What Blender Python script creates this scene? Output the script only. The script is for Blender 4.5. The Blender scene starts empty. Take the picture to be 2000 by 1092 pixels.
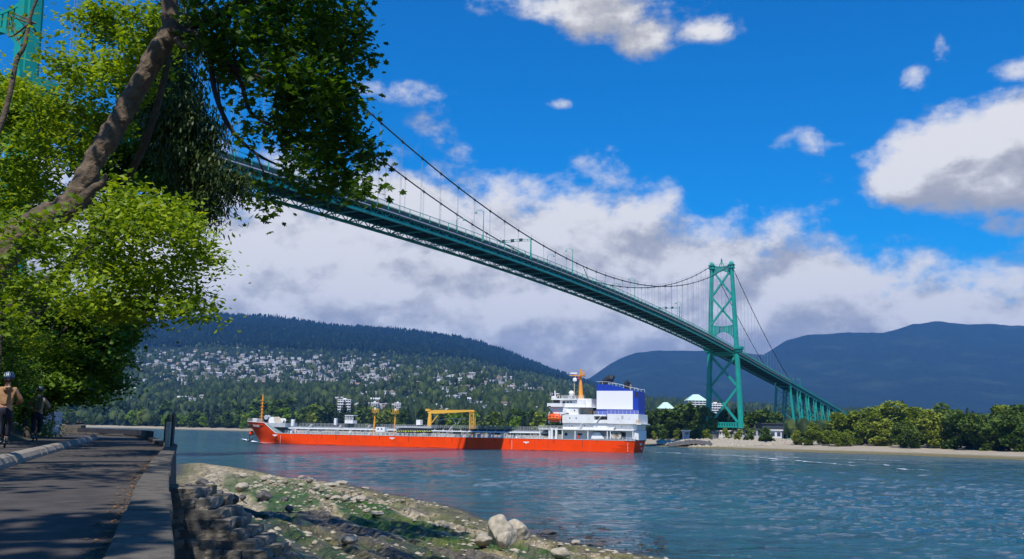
import bpy, math, random
import numpy as np
from mathutils import Vector, Matrix

# ------------------------------------------------------------------ camera, world, sun, exposure
F_PX, PITCH, ROLL, HC = 1798.3, 0.16263, 0.01801, 6.37
scene = bpy.context.scene
col = scene.collection
cam_data = bpy.data.cameras.new('camera')
cam = bpy.data.objects.new('camera', cam_data)
col.objects.link(cam)
scene.camera = cam
cam_data.sensor_width = 36.0
cam_data.lens = 36.0 * F_PX / 2000.0
cam_data.clip_start = 0.1
cam_data.clip_end = 60000
_R = Vector((1, 0, 0)); _F = Vector((0, math.cos(PITCH), math.sin(PITCH))); _U = Vector((0, -math.sin(PITCH), math.cos(PITCH)))
_c, _s = math.cos(ROLL), math.sin(ROLL)
_X = _R * _c + _U * _s
_Y = _U * _c - _R * _s
cam.matrix_world = Matrix(((_X.x, _Y.x, -_F.x, 0), (_X.y, _Y.y, -_F.y, 0), (_X.z, _Y.z, -_F.z, HC), (0, 0, 0, 1)))

SUN = Vector((-0.089, -0.695, 1.0)).normalized()
sun_data = bpy.data.lights.new('sun', 'SUN')
sun_data.energy = 5.0
sun_data.angle = math.radians(0.5)
sun_data.color = (1.0, 0.95, 0.87)
sun = bpy.data.objects.new('sun', sun_data)
col.objects.link(sun)
sun.rotation_euler = SUN.to_track_quat('Z', 'Y').to_euler()

scene.view_settings.view_transform = 'Standard'
scene.view_settings.look = 'None'
scene.view_settings.gamma = 1.0
scene.view_settings.exposure = 0.0
scene.view_settings.use_curve_mapping = False
scene.render.engine = 'CYCLES'
scene.cycles.volume_bounces = 0
scene.cycles.max_bounces = 5
scene.cycles.diffuse_bounces = 2
scene.cycles.glossy_bounces = 2
scene.cycles.transparent_max_bounces = 8
scene.cycles.use_denoising = True


def ray(px, py):
    """unit-depth direction of a photo pixel (2000 px frame)"""
    u0, v0 = px - 1000.0, 546.0 - py
    d = _X * u0 + _Y * v0 + _F * F_PX
    return d / d.y


def at(px, py, Y):
    d = ray(px, py)
    return Vector((d.x * Y, Y, HC + d.z * Y))


def onz(px, py, z=0.0):
    d = ray(px, py)
    t = (z - HC) / d.z
    return Vector((d.x * t, t, z))


def topx(p):
    q = Vector(p) - Vector((0, 0, HC))
    z = q.dot(_F)
    return 1000 + F_PX * q.dot(_X) / z, 546 - F_PX * q.dot(_Y) / z


# ------------------------------------------------------------------ world
world = bpy.data.worlds.new('World')
scene.world = world
world.use_nodes = True
nt = world.node_tree
nt.nodes.clear()


class NB:
    """tiny node builder"""
    def __init__(s, tree):
        s.t = tree
    def n(s, typ, **kw):
        nd = s.t.nodes.new(typ)
        for k, v in kw.items():
            if k.startswith('i_'):
                nd.inputs[k[2:].replace('_', ' ')].default_value = v
            else:
                setattr(nd, k, v)
        return nd
    def link(s, a, b):
        s.t.links.new(a, b)
    def set(s, sock, v):
        if isinstance(v, (int, float, tuple, list)):
            sock.default_value = v
        else:
            s.t.links.new(v, sock)
    def m(s, op, a, b=None, c=None, clamp=False):
        nd = s.t.nodes.new('ShaderNodeMath'); nd.operation = op; nd.use_clamp = clamp
        s.set(nd.inputs[0], a)
        if b is not None: s.set(nd.inputs[1], b)
        if c is not None: s.set(nd.inputs[2], c)
        return nd.outputs[0]
    def vm(s, op, a, b=None):
        nd = s.t.nodes.new('ShaderNodeVectorMath'); nd.operation = op
        s.set(nd.inputs[0], a)
        if b is not None: s.set(nd.inputs[1], b)
        return nd.outputs[0]
    def mix(s, f, a, b, typ='MIX'):
        nd = s.t.nodes.new('ShaderNodeMix'); nd.data_type = 'RGBA'; nd.blend_type = typ
        s.set(nd.inputs[0], f)
        s.set(nd.inputs[6], a if not isinstance(a, tuple) or len(a) == 4 else (*a, 1))
        s.set(nd.inputs[7], b if not isinstance(b, tuple) or len(b) == 4 else (*b, 1))
        return nd.outputs[2]
    def ramp(s, f, stops, interp='LINEAR'):
        nd = s.t.nodes.new('ShaderNodeValToRGB')
        cr = nd.color_ramp; cr.interpolation = interp
        while len(cr.elements) < len(stops): cr.elements.new(0.5)
        for e, (p, c) in zip(cr.elements, stops):
            e.position = p
            e.color = (c, c, c, 1) if isinstance(c, (int, float)) else (*c[:3], 1)
        s.set(nd.inputs[0], f)
        return nd.outputs[0]
    def noise(s, vec, scale, detail=4, rough=0.5, dist=0.0, lac=2.0, dims='3D'):
        nd = s.t.nodes.new('ShaderNodeTexNoise'); nd.noise_dimensions = dims
        if vec is not None: s.set(nd.inputs['Vector'], vec)
        nd.inputs['Scale'].default_value = scale; nd.inputs['Detail'].default_value = detail
        nd.inputs['Roughness'].default_value = rough; nd.inputs['Distortion'].default_value = dist
        nd.inputs['Lacunarity'].default_value = lac
        return nd.outputs[0]
    def smooth(s, v, lo, hi):
        nd = s.t.nodes.new('ShaderNodeMapRange'); nd.interpolation_type = 'SMOOTHSTEP'
        s.set(nd.inputs[0], v); nd.inputs[1].default_value = lo; nd.inputs[2].default_value = hi
        return nd.outputs[0]
    def lin(s, v, lo, hi, a=0.0, b=1.0):
        nd = s.t.nodes.new('ShaderNodeMapRange')
        s.set(nd.inputs[0], v)
        for i, x in enumerate((lo, hi, a, b)): nd.inputs[1 + i].default_value = x
        return nd.outputs[0]


def azel(px, py):
    d = ray(px, py).normalized()
    return math.atan2(d.x, d.y), math.asin(d.z)


# cloud field: a node group taking a direction, giving soft density
cg = bpy.data.node_groups.new('cloud_field', 'ShaderNodeTree')
cg.interface.new_socket('Vector', in_out='INPUT', socket_type='NodeSocketVector')
cg.interface.new_socket('Density', in_out='OUTPUT', socket_type='NodeSocketFloat')
g = NB(cg)
gi = g.n('NodeGroupInput'); go = g.n('NodeGroupOutput')
sep = g.n('ShaderNodeSeparateXYZ'); g.link(gi.outputs[0], sep.inputs[0])
az = g.m('ARCTAN2', sep.outputs[0], sep.outputs[1])
el = g.m('ARCSINE', sep.outputs[2])
vec = g.n('ShaderNodeCombineXYZ')
g.link(az, vec.inputs[0]); g.set(vec.inputs[1], g.m('MULTIPLY', el, 1.45)); vec.inputs[2].default_value = 3.7
big = g.noise(vec.outputs[0], 5.2, 12, 0.55, 0.1)
vec2 = g.n('ShaderNodeCombineXYZ')
g.set(vec2.inputs[0], g.m('ADD', az, 7.3)); g.set(vec2.inputs[1], g.m('MULTIPLY', el, 1.3)); vec2.inputs[2].default_value = 1.2
wob = g.noise(vec2.outputs[0], 24.0, 9, 0.62, 0.1)
# upper edge of the cloud bank against azimuth
A = [azel(x, y) for x, y in ((-900, 300), (300, 330), (850, 335), (1060, 342), (1240, 362), (1400, 432), (1600, 447), (1800, 492), (2000, 480), (2900, 500))]
fc = g.n('ShaderNodeFloatCurve')
g.set(fc.inputs['Value'], g.lin(az, -0.8, 0.8, 0, 1))
cv = fc.mapping.curves[0]
pts = [((a + 0.8) / 1.6, e) for a, e in A]
cv.points[0].location = (0, pts[0][1]); cv.points[1].location = (1, pts[-1][1])
for p_ in pts:
    if 0.01 < p_[0] < 0.99: cv.points.new(*p_)
fc.mapping.update()
edge = fc.outputs[0]
bank = g.m('MULTIPLY', g.m('SUBTRACT', edge, el), 7.0)
bank = g.m('ADD', g.m('MINIMUM', bank, 1.05), 0.10)
bank = g.m('MAXIMUM', bank, -0.36)
# puffs above the bank: px, py, radii in px, weight
PUFFS = [(1150, 22, 240, 72, .50), (1270, 65, 90, 62, .44), (1370, 66, 100, 34, .44), (1130, -40, 200, 70, .4), (1930, 330, 280, 135, .85),
         (1870, 310, 215, 120, 1.3), (1985, 270, 150, 100, 1.3), (1775, 350, 115, 80, 1.05), (1950, 350, 170, 80, 1.0), (1965, 440, 80, 55, .5),
         (1650, 272, 110, 34, .36), (1592, 268, 50, 52, .38), (1720, 245, 80, 26, .34), (1780, 152, 46, 34, .38), (1990, 136, 46, 26, .38),
         (1836, 88, 26, 36, .3), (1097, 205, 34, 16, .33), (800, 172, 85, 30, .3), (862, 262, 80, 56, .4), (905, 300, 80, 50, .38),
         (715, 172, 80, 30, .3), (1610, 345, 50, 20, .3), (1410, 385, 90, 30, .27), (1440, 415, 90, 30, .27), (600, 60, 70, 30, .3), (1700, 470, 120, 40, .2), (1970, 420, 120, 50, .3)]
tot = None
for (x, y, rx, ry, w) in PUFFS:
    a0, e0 = azel(x, y); ra, re = rx / F_PX * 0.95, ry / F_PX * 0.95
    da = g.m('MULTIPLY', g.m('SUBTRACT', az, a0), 1 / ra)
    de = g.m('MULTIPLY', g.m('SUBTRACT', el, e0), 1 / re)
    r2 = g.m('ADD', g.m('MULTIPLY', da, da), g.m('MULTIPLY', de, de))
    q = g.m('MULTIPLY', g.m('SUBTRACT', 1.0, g.m('MINIMUM', g.m('SQRT', r2), 2.2)), w)
    q = g.m('MINIMUM', q, .95 if w > .8 else (.42 if w > .5 else w * .72))
    tot = q if tot is None else g.m('MAXIMUM', tot, q)
tot = g.m('SUBTRACT', tot, 0.16)
cover = g.m('MAXIMUM', bank, g.m('MAXIMUM', tot, -0.33))
mid = g.noise(vec.outputs[0], 12.5, 13, 0.60, 0.12)
nz = g.m('ADD', g.m('MULTIPLY', g.m('SUBTRACT', big, 0.5), .75), g.m('ADD', g.m('MULTIPLY', g.m('SUBTRACT', mid, 0.5), 1.25), g.m('MULTIPLY', g.m('SUBTRACT', wob, 0.5), 0.4)))
g.link(g.m('ADD', nz, cover), go.inputs[0])

w = NB(nt)
tc = w.n('ShaderNodeTexCoord')
sky = w.n('ShaderNodeTexSky', sky_type='NISHITA')
sky.sun_disc = False
sky.sun_elevation = math.asin(SUN.z)
sky.sun_rotation = math.atan2(SUN.x, SUN.y)
sky.altitude = 0; sky.air_density = 1.0; sky.dust_density = 0.25; sky.ozone_density = 3.2
hs = w.n('ShaderNodeHueSaturation'); hs.inputs['Saturation'].default_value = 2.0; hs.inputs['Value'].default_value = 1.5
hs.inputs['Hue'].default_value = 0.508
w.link(sky.outputs[0], hs.inputs['Color'])
D0 = w.n('ShaderNodeGroup'); D0.node_tree = cg; w.link(tc.outputs['Generated'], D0.inputs[0])
D1 = w.n('ShaderNodeGroup'); D1.node_tree = cg
w.link(w.vm('NORMALIZE', w.vm('ADD', tc.outputs['Generated'], (-0.006, 0.0, 0.028))), D1.inputs[0])
dens = w.smooth(D0.outputs[0], -0.04, 0.36)
sep2 = w.n('ShaderNodeSeparateXYZ'); w.link(tc.outputs['Generated'], sep2.inputs[0])
# lit tops, greyer undersides; low broad grey bands in the bank
lit = w.m('ADD', w.m('MULTIPLY', w.m('SUBTRACT', D0.outputs[0], D1.outputs[0]), 2.8), 0.47)
stretch = w.n('ShaderNodeMapping'); stretch.inputs['Scale'].default_value = (.8, .8, 3.4)
w.link(tc.outputs['Generated'], stretch.inputs[0])
band = w.noise(stretch.outputs[0], 4.2, 5, 0.42, 0.1)
deep = w.smooth(D0.outputs[0], 0.35, 1.2)
lowgrey = w.lin(sep2.outputs[2], 0.10, 0.24, 0.26, 0.0)
lit = w.m('SUBTRACT', lit, w.m('MULTIPLY', deep, 0.10))
lit = w.m('ADD', lit, w.m('MULTIPLY', w.m('SUBTRACT', band, 0.47), 2.3))
lit = w.m('SUBTRACT', lit, w.m('MAXIMUM', lowgrey, 0.0))
lit = w.smooth(lit, -0.25, 1.35)
ccol = w.ramp(lit, [(0.0, (0.46, 0.46, 0.48)), (0.35, (0.58, 0.57, 0.58)), (0.70, (0.76, 0.75, 0.74)), (1.0, (0.99, 0.97, 0.95))])
bg1 = w.n('ShaderNodeBackground'); w.link(hs.outputs[0], bg1.inputs[0]); bg1.inputs[1].default_value = 0.105
bg2 = w.n('ShaderNodeBackground'); w.link(ccol, bg2.inputs[0]); bg2.inputs[1].default_value = 0.92
ms = w.n('ShaderNodeMixShader'); w.link(w.m('MULTIPLY', dens, 0.985), ms.inputs[0]); w.link(bg1.outputs[0], ms.inputs[1]); w.link(bg2.outputs[0], ms.inputs[2])
wo = w.n('ShaderNodeOutputWorld'); w.link(ms.outputs[0], wo.inputs[0])

# ------------------------------------------------------------------ mesh helpers
rng = np.random.default_rng(11)
rnd = random.Random(5)


def V(*a):
    return np.array(a, float)


class MB:
    def __init__(s):
        s.v = []; s.f = []; s.mi = []; s.m = 0
    def add(s, verts, faces):
        k = len(s.v)
        s.v.extend([tuple(map(float, p)) for p in verts])
        s.f.extend([tuple(i + k for i in f) for f in faces])
        s.mi.extend([s.m] * len(faces))
        return s
    def box(s, x0, x1, y0, y1, z0, z1):
        return s.add([(x0, y0, z0), (x1, y0, z0), (x1, y1, z0), (x0, y1, z0), (x0, y0, z1), (x1, y0, z1), (x1, y1, z1), (x0, y1, z1)],
                     [(0, 3, 2, 1), (4, 5, 6, 7), (0, 1, 5, 4), (1, 2, 6, 5), (2, 3, 7, 6), (3, 0, 4, 7)])
    def bar(s, a, b, w, h=None, up=(0, 0, 1), w2=None, h2=None):
        a = V(*a); b = V(*b); h = h or w; w2 = w2 or w; h2 = h2 or h
        t = b - a; t = t / (np.linalg.norm(t) + 1e-9)
        u = V(*up)
        sd = np.cross(t, u)
        if np.linalg.norm(sd) < 1e-4: sd = np.cross(t, V(0, 1, 0.01))
        sd /= np.linalg.norm(sd); u2 = np.cross(sd, t)
        P = []
        for c, ww, hh in ((a, w, h), (b, w2, h2)):
            for i, j in ((-1, -1), (1, -1), (1, 1), (-1, 1)):
                P.append(c + sd * i * ww / 2 + u2 * j * hh / 2)
        return s.add(P, [(0, 1, 2, 3), (7, 6, 5, 4), (0, 4, 5, 1), (1, 5, 6, 2), (2, 6, 7, 3), (3, 7, 4, 0)])
    def tube(s, pts, r, n=8, caps=True):
        pts = [V(*p) for p in pts]
        if not isinstance(r, (list, tuple, np.ndarray)): r = [r] * len(pts)
        k = len(s.v); V_ = []
        prev = None
        for i, p in enumerate(pts):
            t = pts[min(i + 1, len(pts) - 1)] - pts[max(i - 1, 0)]
            t = t / (np.linalg.norm(t) + 1e-9)
            if prev is None:
                ref = V(0, 0, 1) if abs(t[2]) < .9 else V(1, 0, 0)
                a = np.cross(t, ref)
            else:
                a = prev - t * np.dot(prev, t)
            a /= np.linalg.norm(a); prev = a
            b = np.cross(t, a)
            for j in range(n):
                th = 2 * math.pi * j / n
                V_.append(p + r[i] * (a * math.cos(th) + b * math.sin(th)))
        F = []
        for i in range(len(pts) - 1):
            for j in range(n):
                F.append((i * n + j, i * n + (j + 1) % n, (i + 1) * n + (j + 1) % n, (i + 1) * n + j))
        if caps:
            F.append(tuple(range(n))[::-1]); F.append(tuple((len(pts) - 1) * n + j for j in range(n)))
        return s.add(V_, F)
    def lathe(s, c, prof, n=12, axis='z'):
        V_ = []
        for (r, h) in prof:
            for j in range(n):
                th = 2 * math.pi * j / n
                q = (r * math.cos(th), r * math.sin(th), h)
                if axis == 'x': q = (q[2], q[0], q[1])
                if axis == 'y': q = (q[0], q[2], q[1])
                V_.append((c[0] + q[0], c[1] + q[1], c[2] + q[2]))
        F = []
        m = len(prof)
        for i in range(m - 1):
            for j in range(n):
                F.append((i * n + j, i * n + (j + 1) % n, (i + 1) * n + (j + 1) % n, (i + 1) * n + j))
        F.append(tuple(range(n))[::-1]); F.append(tuple((m - 1) * n + j for j in range(n)))
        return s.add(V_, F)
    def prism(s, poly, d):
        """poly: list of 3-D points (planar); d: extrusion vector"""
        n = len(poly); d = V(*d)
        P = [V(*p) for p in poly]
        return s.add(P + [p + d for p in P], [tuple(range(n))[::-1], tuple(range(n, 2 * n))] +
                     [(i, (i + 1) % n, n + (i + 1) % n, n + i) for i in range(n)])
    def build(s, name, mat, parent=None, smooth=False, kind=None, bevel=0):
        me = bpy.data.meshes.new(name)
        o = np.array(parent.get('_o', (0, 0, 0)) if parent is not None else (0, 0, 0), float)
        me.from_pydata([tuple(V(*p) - o) for p in s.v], [], s.f)
        mats = mat if isinstance(mat, (list, tuple)) else [mat]
        for m in mats: me.materials.append(m)
        if len(mats) > 1: me.polygons.foreach_set('material_index', s.mi)
        if smooth: me.polygons.foreach_set('use_smooth', [True] * len(me.polygons))
        me.update()
        ob = link(name, me, parent)
        if kind: ob['kind'] = kind
        if bevel:
            b = ob.modifiers.new('bevel', 'BEVEL'); b.width = bevel; b.segments = 2; b.limit_method = 'ANGLE'
        return ob


def link(name, me, parent=None):
    ob = bpy.data.objects.new(name, me)
    col.objects.link(ob)
    if parent is not None: ob.parent = parent
    return ob


def fast_mesh(name, verts, faces, mat, tint=None, smooth=False, colors=None):
    """verts (n,3), faces (m,k) arrays"""
    me = bpy.data.meshes.new(name)
    verts = np.ascontiguousarray(verts, np.float32); faces = np.ascontiguousarray(faces, np.int32)
    m, k = faces.shape
    me.vertices.add(len(verts)); me.vertices.foreach_set('co', verts.ravel())
    me.loops.add(m * k); me.loops.foreach_set('vertex_index', faces.ravel())
    me.polygons.add(m)
    me.polygons.foreach_set('loop_start', np.arange(0, m * k, k, dtype=np.int32))
    me.polygons.foreach_set('loop_total', np.full(m, k, np.int32))
    me.update(calc_edges=True)
    if smooth: me.polygons.foreach_set('use_smooth', np.ones(m, bool))
    if tint is not None:
        at_ = me.attributes.new('tint', 'FLOAT', 'POINT'); at_.data.foreach_set('value', np.ascontiguousarray(tint, np.float32))
    if colors is not None:
        ca = me.color_attributes.new('paint', 'FLOAT_COLOR', 'POINT')
        ca.data.foreach_set('color', np.ascontiguousarray(colors, np.float32).ravel())
    me.materials.append(mat)
    return me


def tag(o, label=None, cat=None, group=None, kind=None):
    if label: o['label'] = label
    if cat: o['category'] = cat
    if group: o['group'] = group
    if kind: o['kind'] = kind
    return o


def thing(name, loc, label, cat, group=None, rotz=0.0):
    o = bpy.data.objects.new(name, None); col.objects.link(o)
    o.location = loc; o.rotation_euler = (0, 0, rotz); o.empty_display_size = 0.5
    tag(o, label, cat, group)
    return o


def wthing(name, loc, label, cat, group=None):
    """thing whose parts are given in world coordinates"""
    o = thing(name, loc, label, cat, group)
    o['_o'] = tuple(float(c) for c in loc)
    return o


def dup(root, loc=None, rotz=None, label=None, group=None, scale=None):
    r = root.copy(); col.objects.link(r)
    if loc is not None: r.location = loc
    if rotz is not None: r.rotation_euler = (0, 0, rotz)
    if scale is not None: r.scale = scale
    if label: r['label'] = label
    if group: r['group'] = group
    for ch in root.children:
        c = ch.copy(); col.objects.link(c); c.parent = r
        for gch in ch.children:
            d = gch.copy(); col.objects.link(d); d.parent = c
    return r


# value noise in numpy
_perm = rng.random(65536)


def vnoise(x, y, seed=0):
    xi = np.floor(x).astype(np.int64); yi = np.floor(y).astype(np.int64)
    fx = x - xi; fy = y - yi
    fx = fx * fx * (3 - 2 * fx); fy = fy * fy * (3 - 2 * fy)
    def h(i, j):
        return _perm[((i * 73856093) ^ (j * 19349663) ^ (seed * 83492791)) & 65535]
    return (h(xi, yi) * (1 - fx) + h(xi + 1, yi) * fx) * (1 - fy) + (h(xi, yi + 1) * (1 - fx) + h(xi + 1, yi + 1) * fx) * fy


def fbm(x, y, oct=4, seed=0, gain=.5):
    x = np.asarray(x, float); y = np.asarray(y, float)
    a = 1; t = 0; n = 0
    for i in range(oct):
        t = t + a * vnoise(x * 2 ** i + 13.7 * i, y * 2 ** i - 7.1 * i, seed + i); n += a; a *= gain
    return t / n - 0.5


# ------------------------------------------------------------------ materials
def mat(name, color, rough=0.6, metal=0.0, var=0.12, scale=2.0, bump=0.0, bscale=8.0, spec=0.5, coords='Object', dirt=None, dirt_scale=0.4, dirt_amt=0.5, emit=None):
    m = bpy.data.materials.new(name); m.use_nodes = True
    t = m.node_tree; t.nodes.clear(); b = NB(t)
    out = b.n('ShaderNodeOutputMaterial'); p = b.n('ShaderNodeBsdfPrincipled')
    b.link(p.outputs[0], out.inputs[0])
    tcn = b.n('ShaderNodeTexCoord')
    nz = b.noise(tcn.outputs[coords], scale, 5, 0.6)
    c0 = tuple(c * (1 - var) for c in color); c1 = tuple(min(1, c * (1 + var)) for c in color)
    cc = b.mix(b.lin(nz, .3, .7), c0, c1)
    if dirt:
        dn = b.noise(tcn.outputs[coords], dirt_scale, 6, 0.65)
        cc = b.mix(b.m('MULTIPLY', b.smooth(dn, .5, .72), dirt_amt), cc, dirt)
    b.link(cc, p.inputs['Base Color'])
    p.inputs['Roughness'].default_value = rough; p.inputs['Metallic'].default_value = metal
    p.inputs['Specular IOR Level'].default_value = spec
    if bump:
        bn = b.n('ShaderNodeBump'); bn.inputs['Strength'].default_value = bump; bn.inputs['Distance'].default_value = 0.05
        b.link(b.noise(tcn.outputs[coords], bscale, 6, 0.6), bn.inputs['Height']); b.link(bn.outputs[0], p.inputs['Normal'])
    return m


def leaf_mat(name, cols, trans=0.45, tcol=None, gloss=0.35, objvar=0.0):
    """cols: three colours picked along the per-leaf tint"""
    m = bpy.data.materials.new(name); m.use_nodes = True
    t = m.node_tree; t.nodes.clear(); b = NB(t)
    out = b.n('ShaderNodeOutputMaterial')
    a = b.n('ShaderNodeAttribute', attribute_name='tint')
    f = a.outputs['Fac']
    if objvar:
        oi = b.n('ShaderNodeObjectInfo')
        f = b.m('ADD', b.m('MULTIPLY', f, 1 - objvar), b.m('MULTIPLY', oi.outputs['Random'], objvar))
    c = b.ramp(f, [(0.0, cols[0]), (0.5, cols[1]), (1.0, cols[2])])
    p = b.n('ShaderNodeBsdfPrincipled'); b.link(c, p.inputs['Base Color'])
    p.inputs['Roughness'].default_value = 0.5; p.inputs['Specular IOR Level'].default_value = gloss
    tr = b.n('ShaderNodeBsdfTranslucent')
    tcx = b.mix(1.0, c, tcol or (1.9, 1.7, 0.7), 'MULTIPLY'); b.link(tcx, tr.inputs[0])
    mx = b.n('ShaderNodeMixShader'); mx.inputs[0].default_value = trans
    b.link(p.outputs[0], mx.inputs[1]); b.link(tr.outputs[0], mx.inputs[2]); b.link(mx.outputs[0], out.inputs[0])
    return m

# ------------------------------------------------------------------ near shore layout (world metres)
_wp = [onz(x, y, 5.75) for x, y in ((344, 1092), (333, 1000), (328, 951), (332, 901), (346, 868))]
WALL_Y = [-25, 0] + [q.y for q in _wp] + [40, 46, 52, 58, 62, 64, 65]
WALL_X = [9.3, 0.02] + [q.x for q in _wp] + [-15.0, -17.5, -20.2, -24.2, -29, -36, -60]
def wall_x(y): return np.interp(y, WALL_Y, WALL_X)
CURB_Y = [-25, 0, 14.2, 17.9, 22.6, 34, 45]
CURB_X = [6.2, -2.9, -7.9, -9.35, -11.2, -15.6, -19.9]
def curb_x(y): return np.interp(y, CURB_Y, CURB_X)
BANK_Y = [-25, 0, 14, 25, 28, 34, 50, 58, 64]
BANK_X = [1.5, -7.5, -11.5, -14.9, -15.9, -18.3, -25.5, -29.8, -46]
def bank_x(y): return np.interp(y, BANK_Y, BANK_X)
PZ = 5.62      # path level

SHORE = [(34, 2), (20, 24), tuple(onz(1297, 1088))[:2]] + [tuple(onz(x, y))[:2] for x, y in
         ((1200, 1075), (1115, 1062), (1035, 1043), (955, 1021), (900, 998), (847, 982), (725, 957), (675, 946), (567, 934), (480, 916), (410, 907), (356, 905))] + [(-36, 99), (-23.5, 66)]
SHORE = np.array(SHORE)
_poly = np.vstack([SHORE, [(-60, 64), (-60, -30), (60, -30), (60, 2)]])


def seg_dist(x, y, P, closed=False):
    d = np.full(np.shape(x), 1e9)
    n = len(P)
    for i in range(n if closed else n - 1):
        ax, ay = P[i]; bx, by = P[(i + 1) % n]
        L = (bx - ax) ** 2 + (by - ay) ** 2
        t = np.clip(((x - ax) * (bx - ax) + (y - ay) * (by - ay)) / L, 0, 1)
        d = np.minimum(d, np.hypot(x - ax - t * (bx - ax), y - ay - t * (by - ay)))
    return d


def inside(x, y, P):
    r = np.zeros(np.shape(x), bool); n = len(P)
    for i in range(n):
        ax, ay = P[i]; bx, by = P[(i + 1) % n]
        c = ((ay > y) != (by > y)) & (x < (bx - ax) * (y - ay) / ((by - ay) + 1e-12) + ax)
        r ^= c
    return r


def shore_d(x, y):
    d = seg_dist(x, y, SHORE)
    d = np.where(inside(x, y, _poly), d, -d)
    return d + 1.1 * fbm(x * .22, y * .22, 3, 5) + 0.35 * fbm(x * 1.1, y * 1.1, 2, 9)


def foreshore_z(x, y):
    x = np.asarray(x, float); y = np.asarray(y, float)
    d = shore_d(x, y)
    z = np.interp(d, [-8, 0, 3, 8, 14, 18, 22, 25, 30, 60], [-1.2, 0, .22, .5, 1.05, 1.8, 2.8, 3.8, 4.2, 4.4])
    # tilted bedrock ledges running with the shore
    q = d * .55 + 1.6 * fbm(x * .05, y * .05, 2, 21)
    saw = q - np.floor(q)
    rough_ = np.abs(fbm(x * .8 + y * .3, y * .35, 4, 131))
    z = z + np.clip(d / 4, 0, 1) * (0.36 * (np.minimum(saw, (1 - saw) * 6) - .4) + 0.30 * fbm(x * .35, y * .2, 4, 3) - .55 * rough_ + .12 + 0.16 * fbm(x * 1.9, y * 1.3, 3, 31))
    return z


def place_near(px, py, it=24):
    """ground point of the rock shelf under a photo pixel"""
    d = ray(px, py)
    ts = np.linspace(12, 175, 900)
    zz = HC + d.z * ts
    h = np.maximum(foreshore_z(d.x * ts, ts), 0)
    i = int(np.argmax(zz < h)) if (zz < h).any() else 899
    t = ts[i]
    return Vector((d.x * t, t, float(max(h[i], 0))))


# ---- ground materials
M = {}
M['asphalt'] = mat('asphalt', (0.066, 0.056, 0.050), .9, var=.35, scale=3.5, bump=.5, bscale=60, dirt=(0.14, 0.12, 0.10), dirt_scale=.35, dirt_amt=.6)
M['concrete'] = mat('weathered_concrete', (0.12, 0.105, 0.085), .9, var=.35, scale=6, bump=.7, bscale=25, dirt=(0.03, 0.03, 0.024), dirt_scale=2.2, dirt_amt=.95)
M['curb'] = mat('curb_concrete', (0.31, 0.27, 0.225), .9, var=.2, scale=5, bump=.5, bscale=30, dirt=(0.16, 0.14, 0.12), dirt_scale=1.5, dirt_amt=.5)
M['stone'] = mat('dark_masonry', (0.20, 0.175, 0.14), .9, var=.45, scale=3.0, bump=.9, bscale=9, dirt=(0.04, 0.04, 0.036), dirt_scale=1.2, dirt_amt=.8)
M['stone2'] = mat('ochre_masonry', (0.22, 0.17, 0.10), .9, var=.35, scale=2.5, bump=.9, bscale=9, dirt=(0.06, 0.055, 0.045), dirt_scale=1.2, dirt_amt=.8)
M['mortar'] = mat('mortar', (0.10, 0.095, 0.085), .95, var=.3, scale=5, bump=.6, bscale=14)
M['boulder'] = mat('pale_granite', (0.38, 0.33, 0.245), .9, var=.35, scale=2.4, bump=1.0, bscale=2.6, dirt=(0.17, 0.145, 0.10), dirt_scale=.9, dirt_amt=.75)
M['boulder_dark'] = mat('dark_basalt', (0.085, 0.08, 0.075), .8, var=.5, scale=2.5, bump=.9, bscale=6, dirt=(0.22, 0.19, 0.14), dirt_scale=1.1, dirt_amt=.6)
M['red_paint'] = mat('red_line', (0.42, 0.09, 0.08), .8, var=.3, scale=8)
M['litter'] = mat('fallen_leaves', (0.28, 0.14, 0.05), .9, var=.4, scale=20)

# rock shelf: colour from real bands of algae, wet rock and dry shell-pale rock
m = bpy.data.materials.new('rock_shelf'); m.use_nodes = True
t_ = m.node_tree; t_.nodes.clear(); b = NB(t_)
out = b.n('ShaderNodeOutputMaterial'); p = b.n('ShaderNodeBsdfPrincipled'); b.link(p.outputs[0], out.inputs[0])
at_ = b.n('ShaderNodeAttribute', attribute_name='paint'); tcn = b.n('ShaderNodeTexCoord')
n1 = b.noise(tcn.outputs['Object'], 1.6, 8, .65); n2 = b.noise(tcn.outputs['Object'], 9.0, 6, .7)
c = b.mix(b.lin(n1, .3, .7), (0.55, 0.55, 0.55), (1.45, 1.4, 1.35))
c2 = b.mix(b.lin(n2, .35, .65), (0.5, 0.5, 0.52), (1.4, 1.4, 1.35))
cc = b.mix(1.0, b.mix(1.0, at_.outputs['Color'], c, 'MULTIPLY'), c2, 'MULTIPLY')
wv = b.n('ShaderNodeMapping'); wv.inputs['Rotation'].default_value = (0, 0, .5); wv.inputs['Scale'].default_value = (1.0, .45, 1.0); b.link(tcn.outputs['Object'], wv.inputs[0])
wn = b.n('ShaderNodeTexNoise'); wn.inputs['Scale'].default_value = .9; b.link(wv.outputs[0], wn.inputs['Vector'])
wadd = b.vm('ADD', wv.outputs[0], b.vm('MULTIPLY', wn.outputs[1], (1.6, 1.6, 1.6)))
crk = None
for sc_, wd_, am_ in ((.30, .03, .7), (.85, .035, .4)):
    vo = b.n('ShaderNodeTexVoronoi', feature='DISTANCE_TO_EDGE'); vo.inputs['Scale'].default_value = sc_; b.link(wadd, vo.inputs['Vector'])
    q_ = b.m('MULTIPLY', b.m('SUBTRACT', 1.0, b.smooth(vo.outputs[0], 0.0, wd_)), am_)
    crk = q_ if crk is None else b.m('MAXIMUM', crk, q_)
cc = b.mix(crk, cc, (.022, .02, .015))
spk = b.noise(tcn.outputs['Object'], 22.0, 3, .6)
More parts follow.
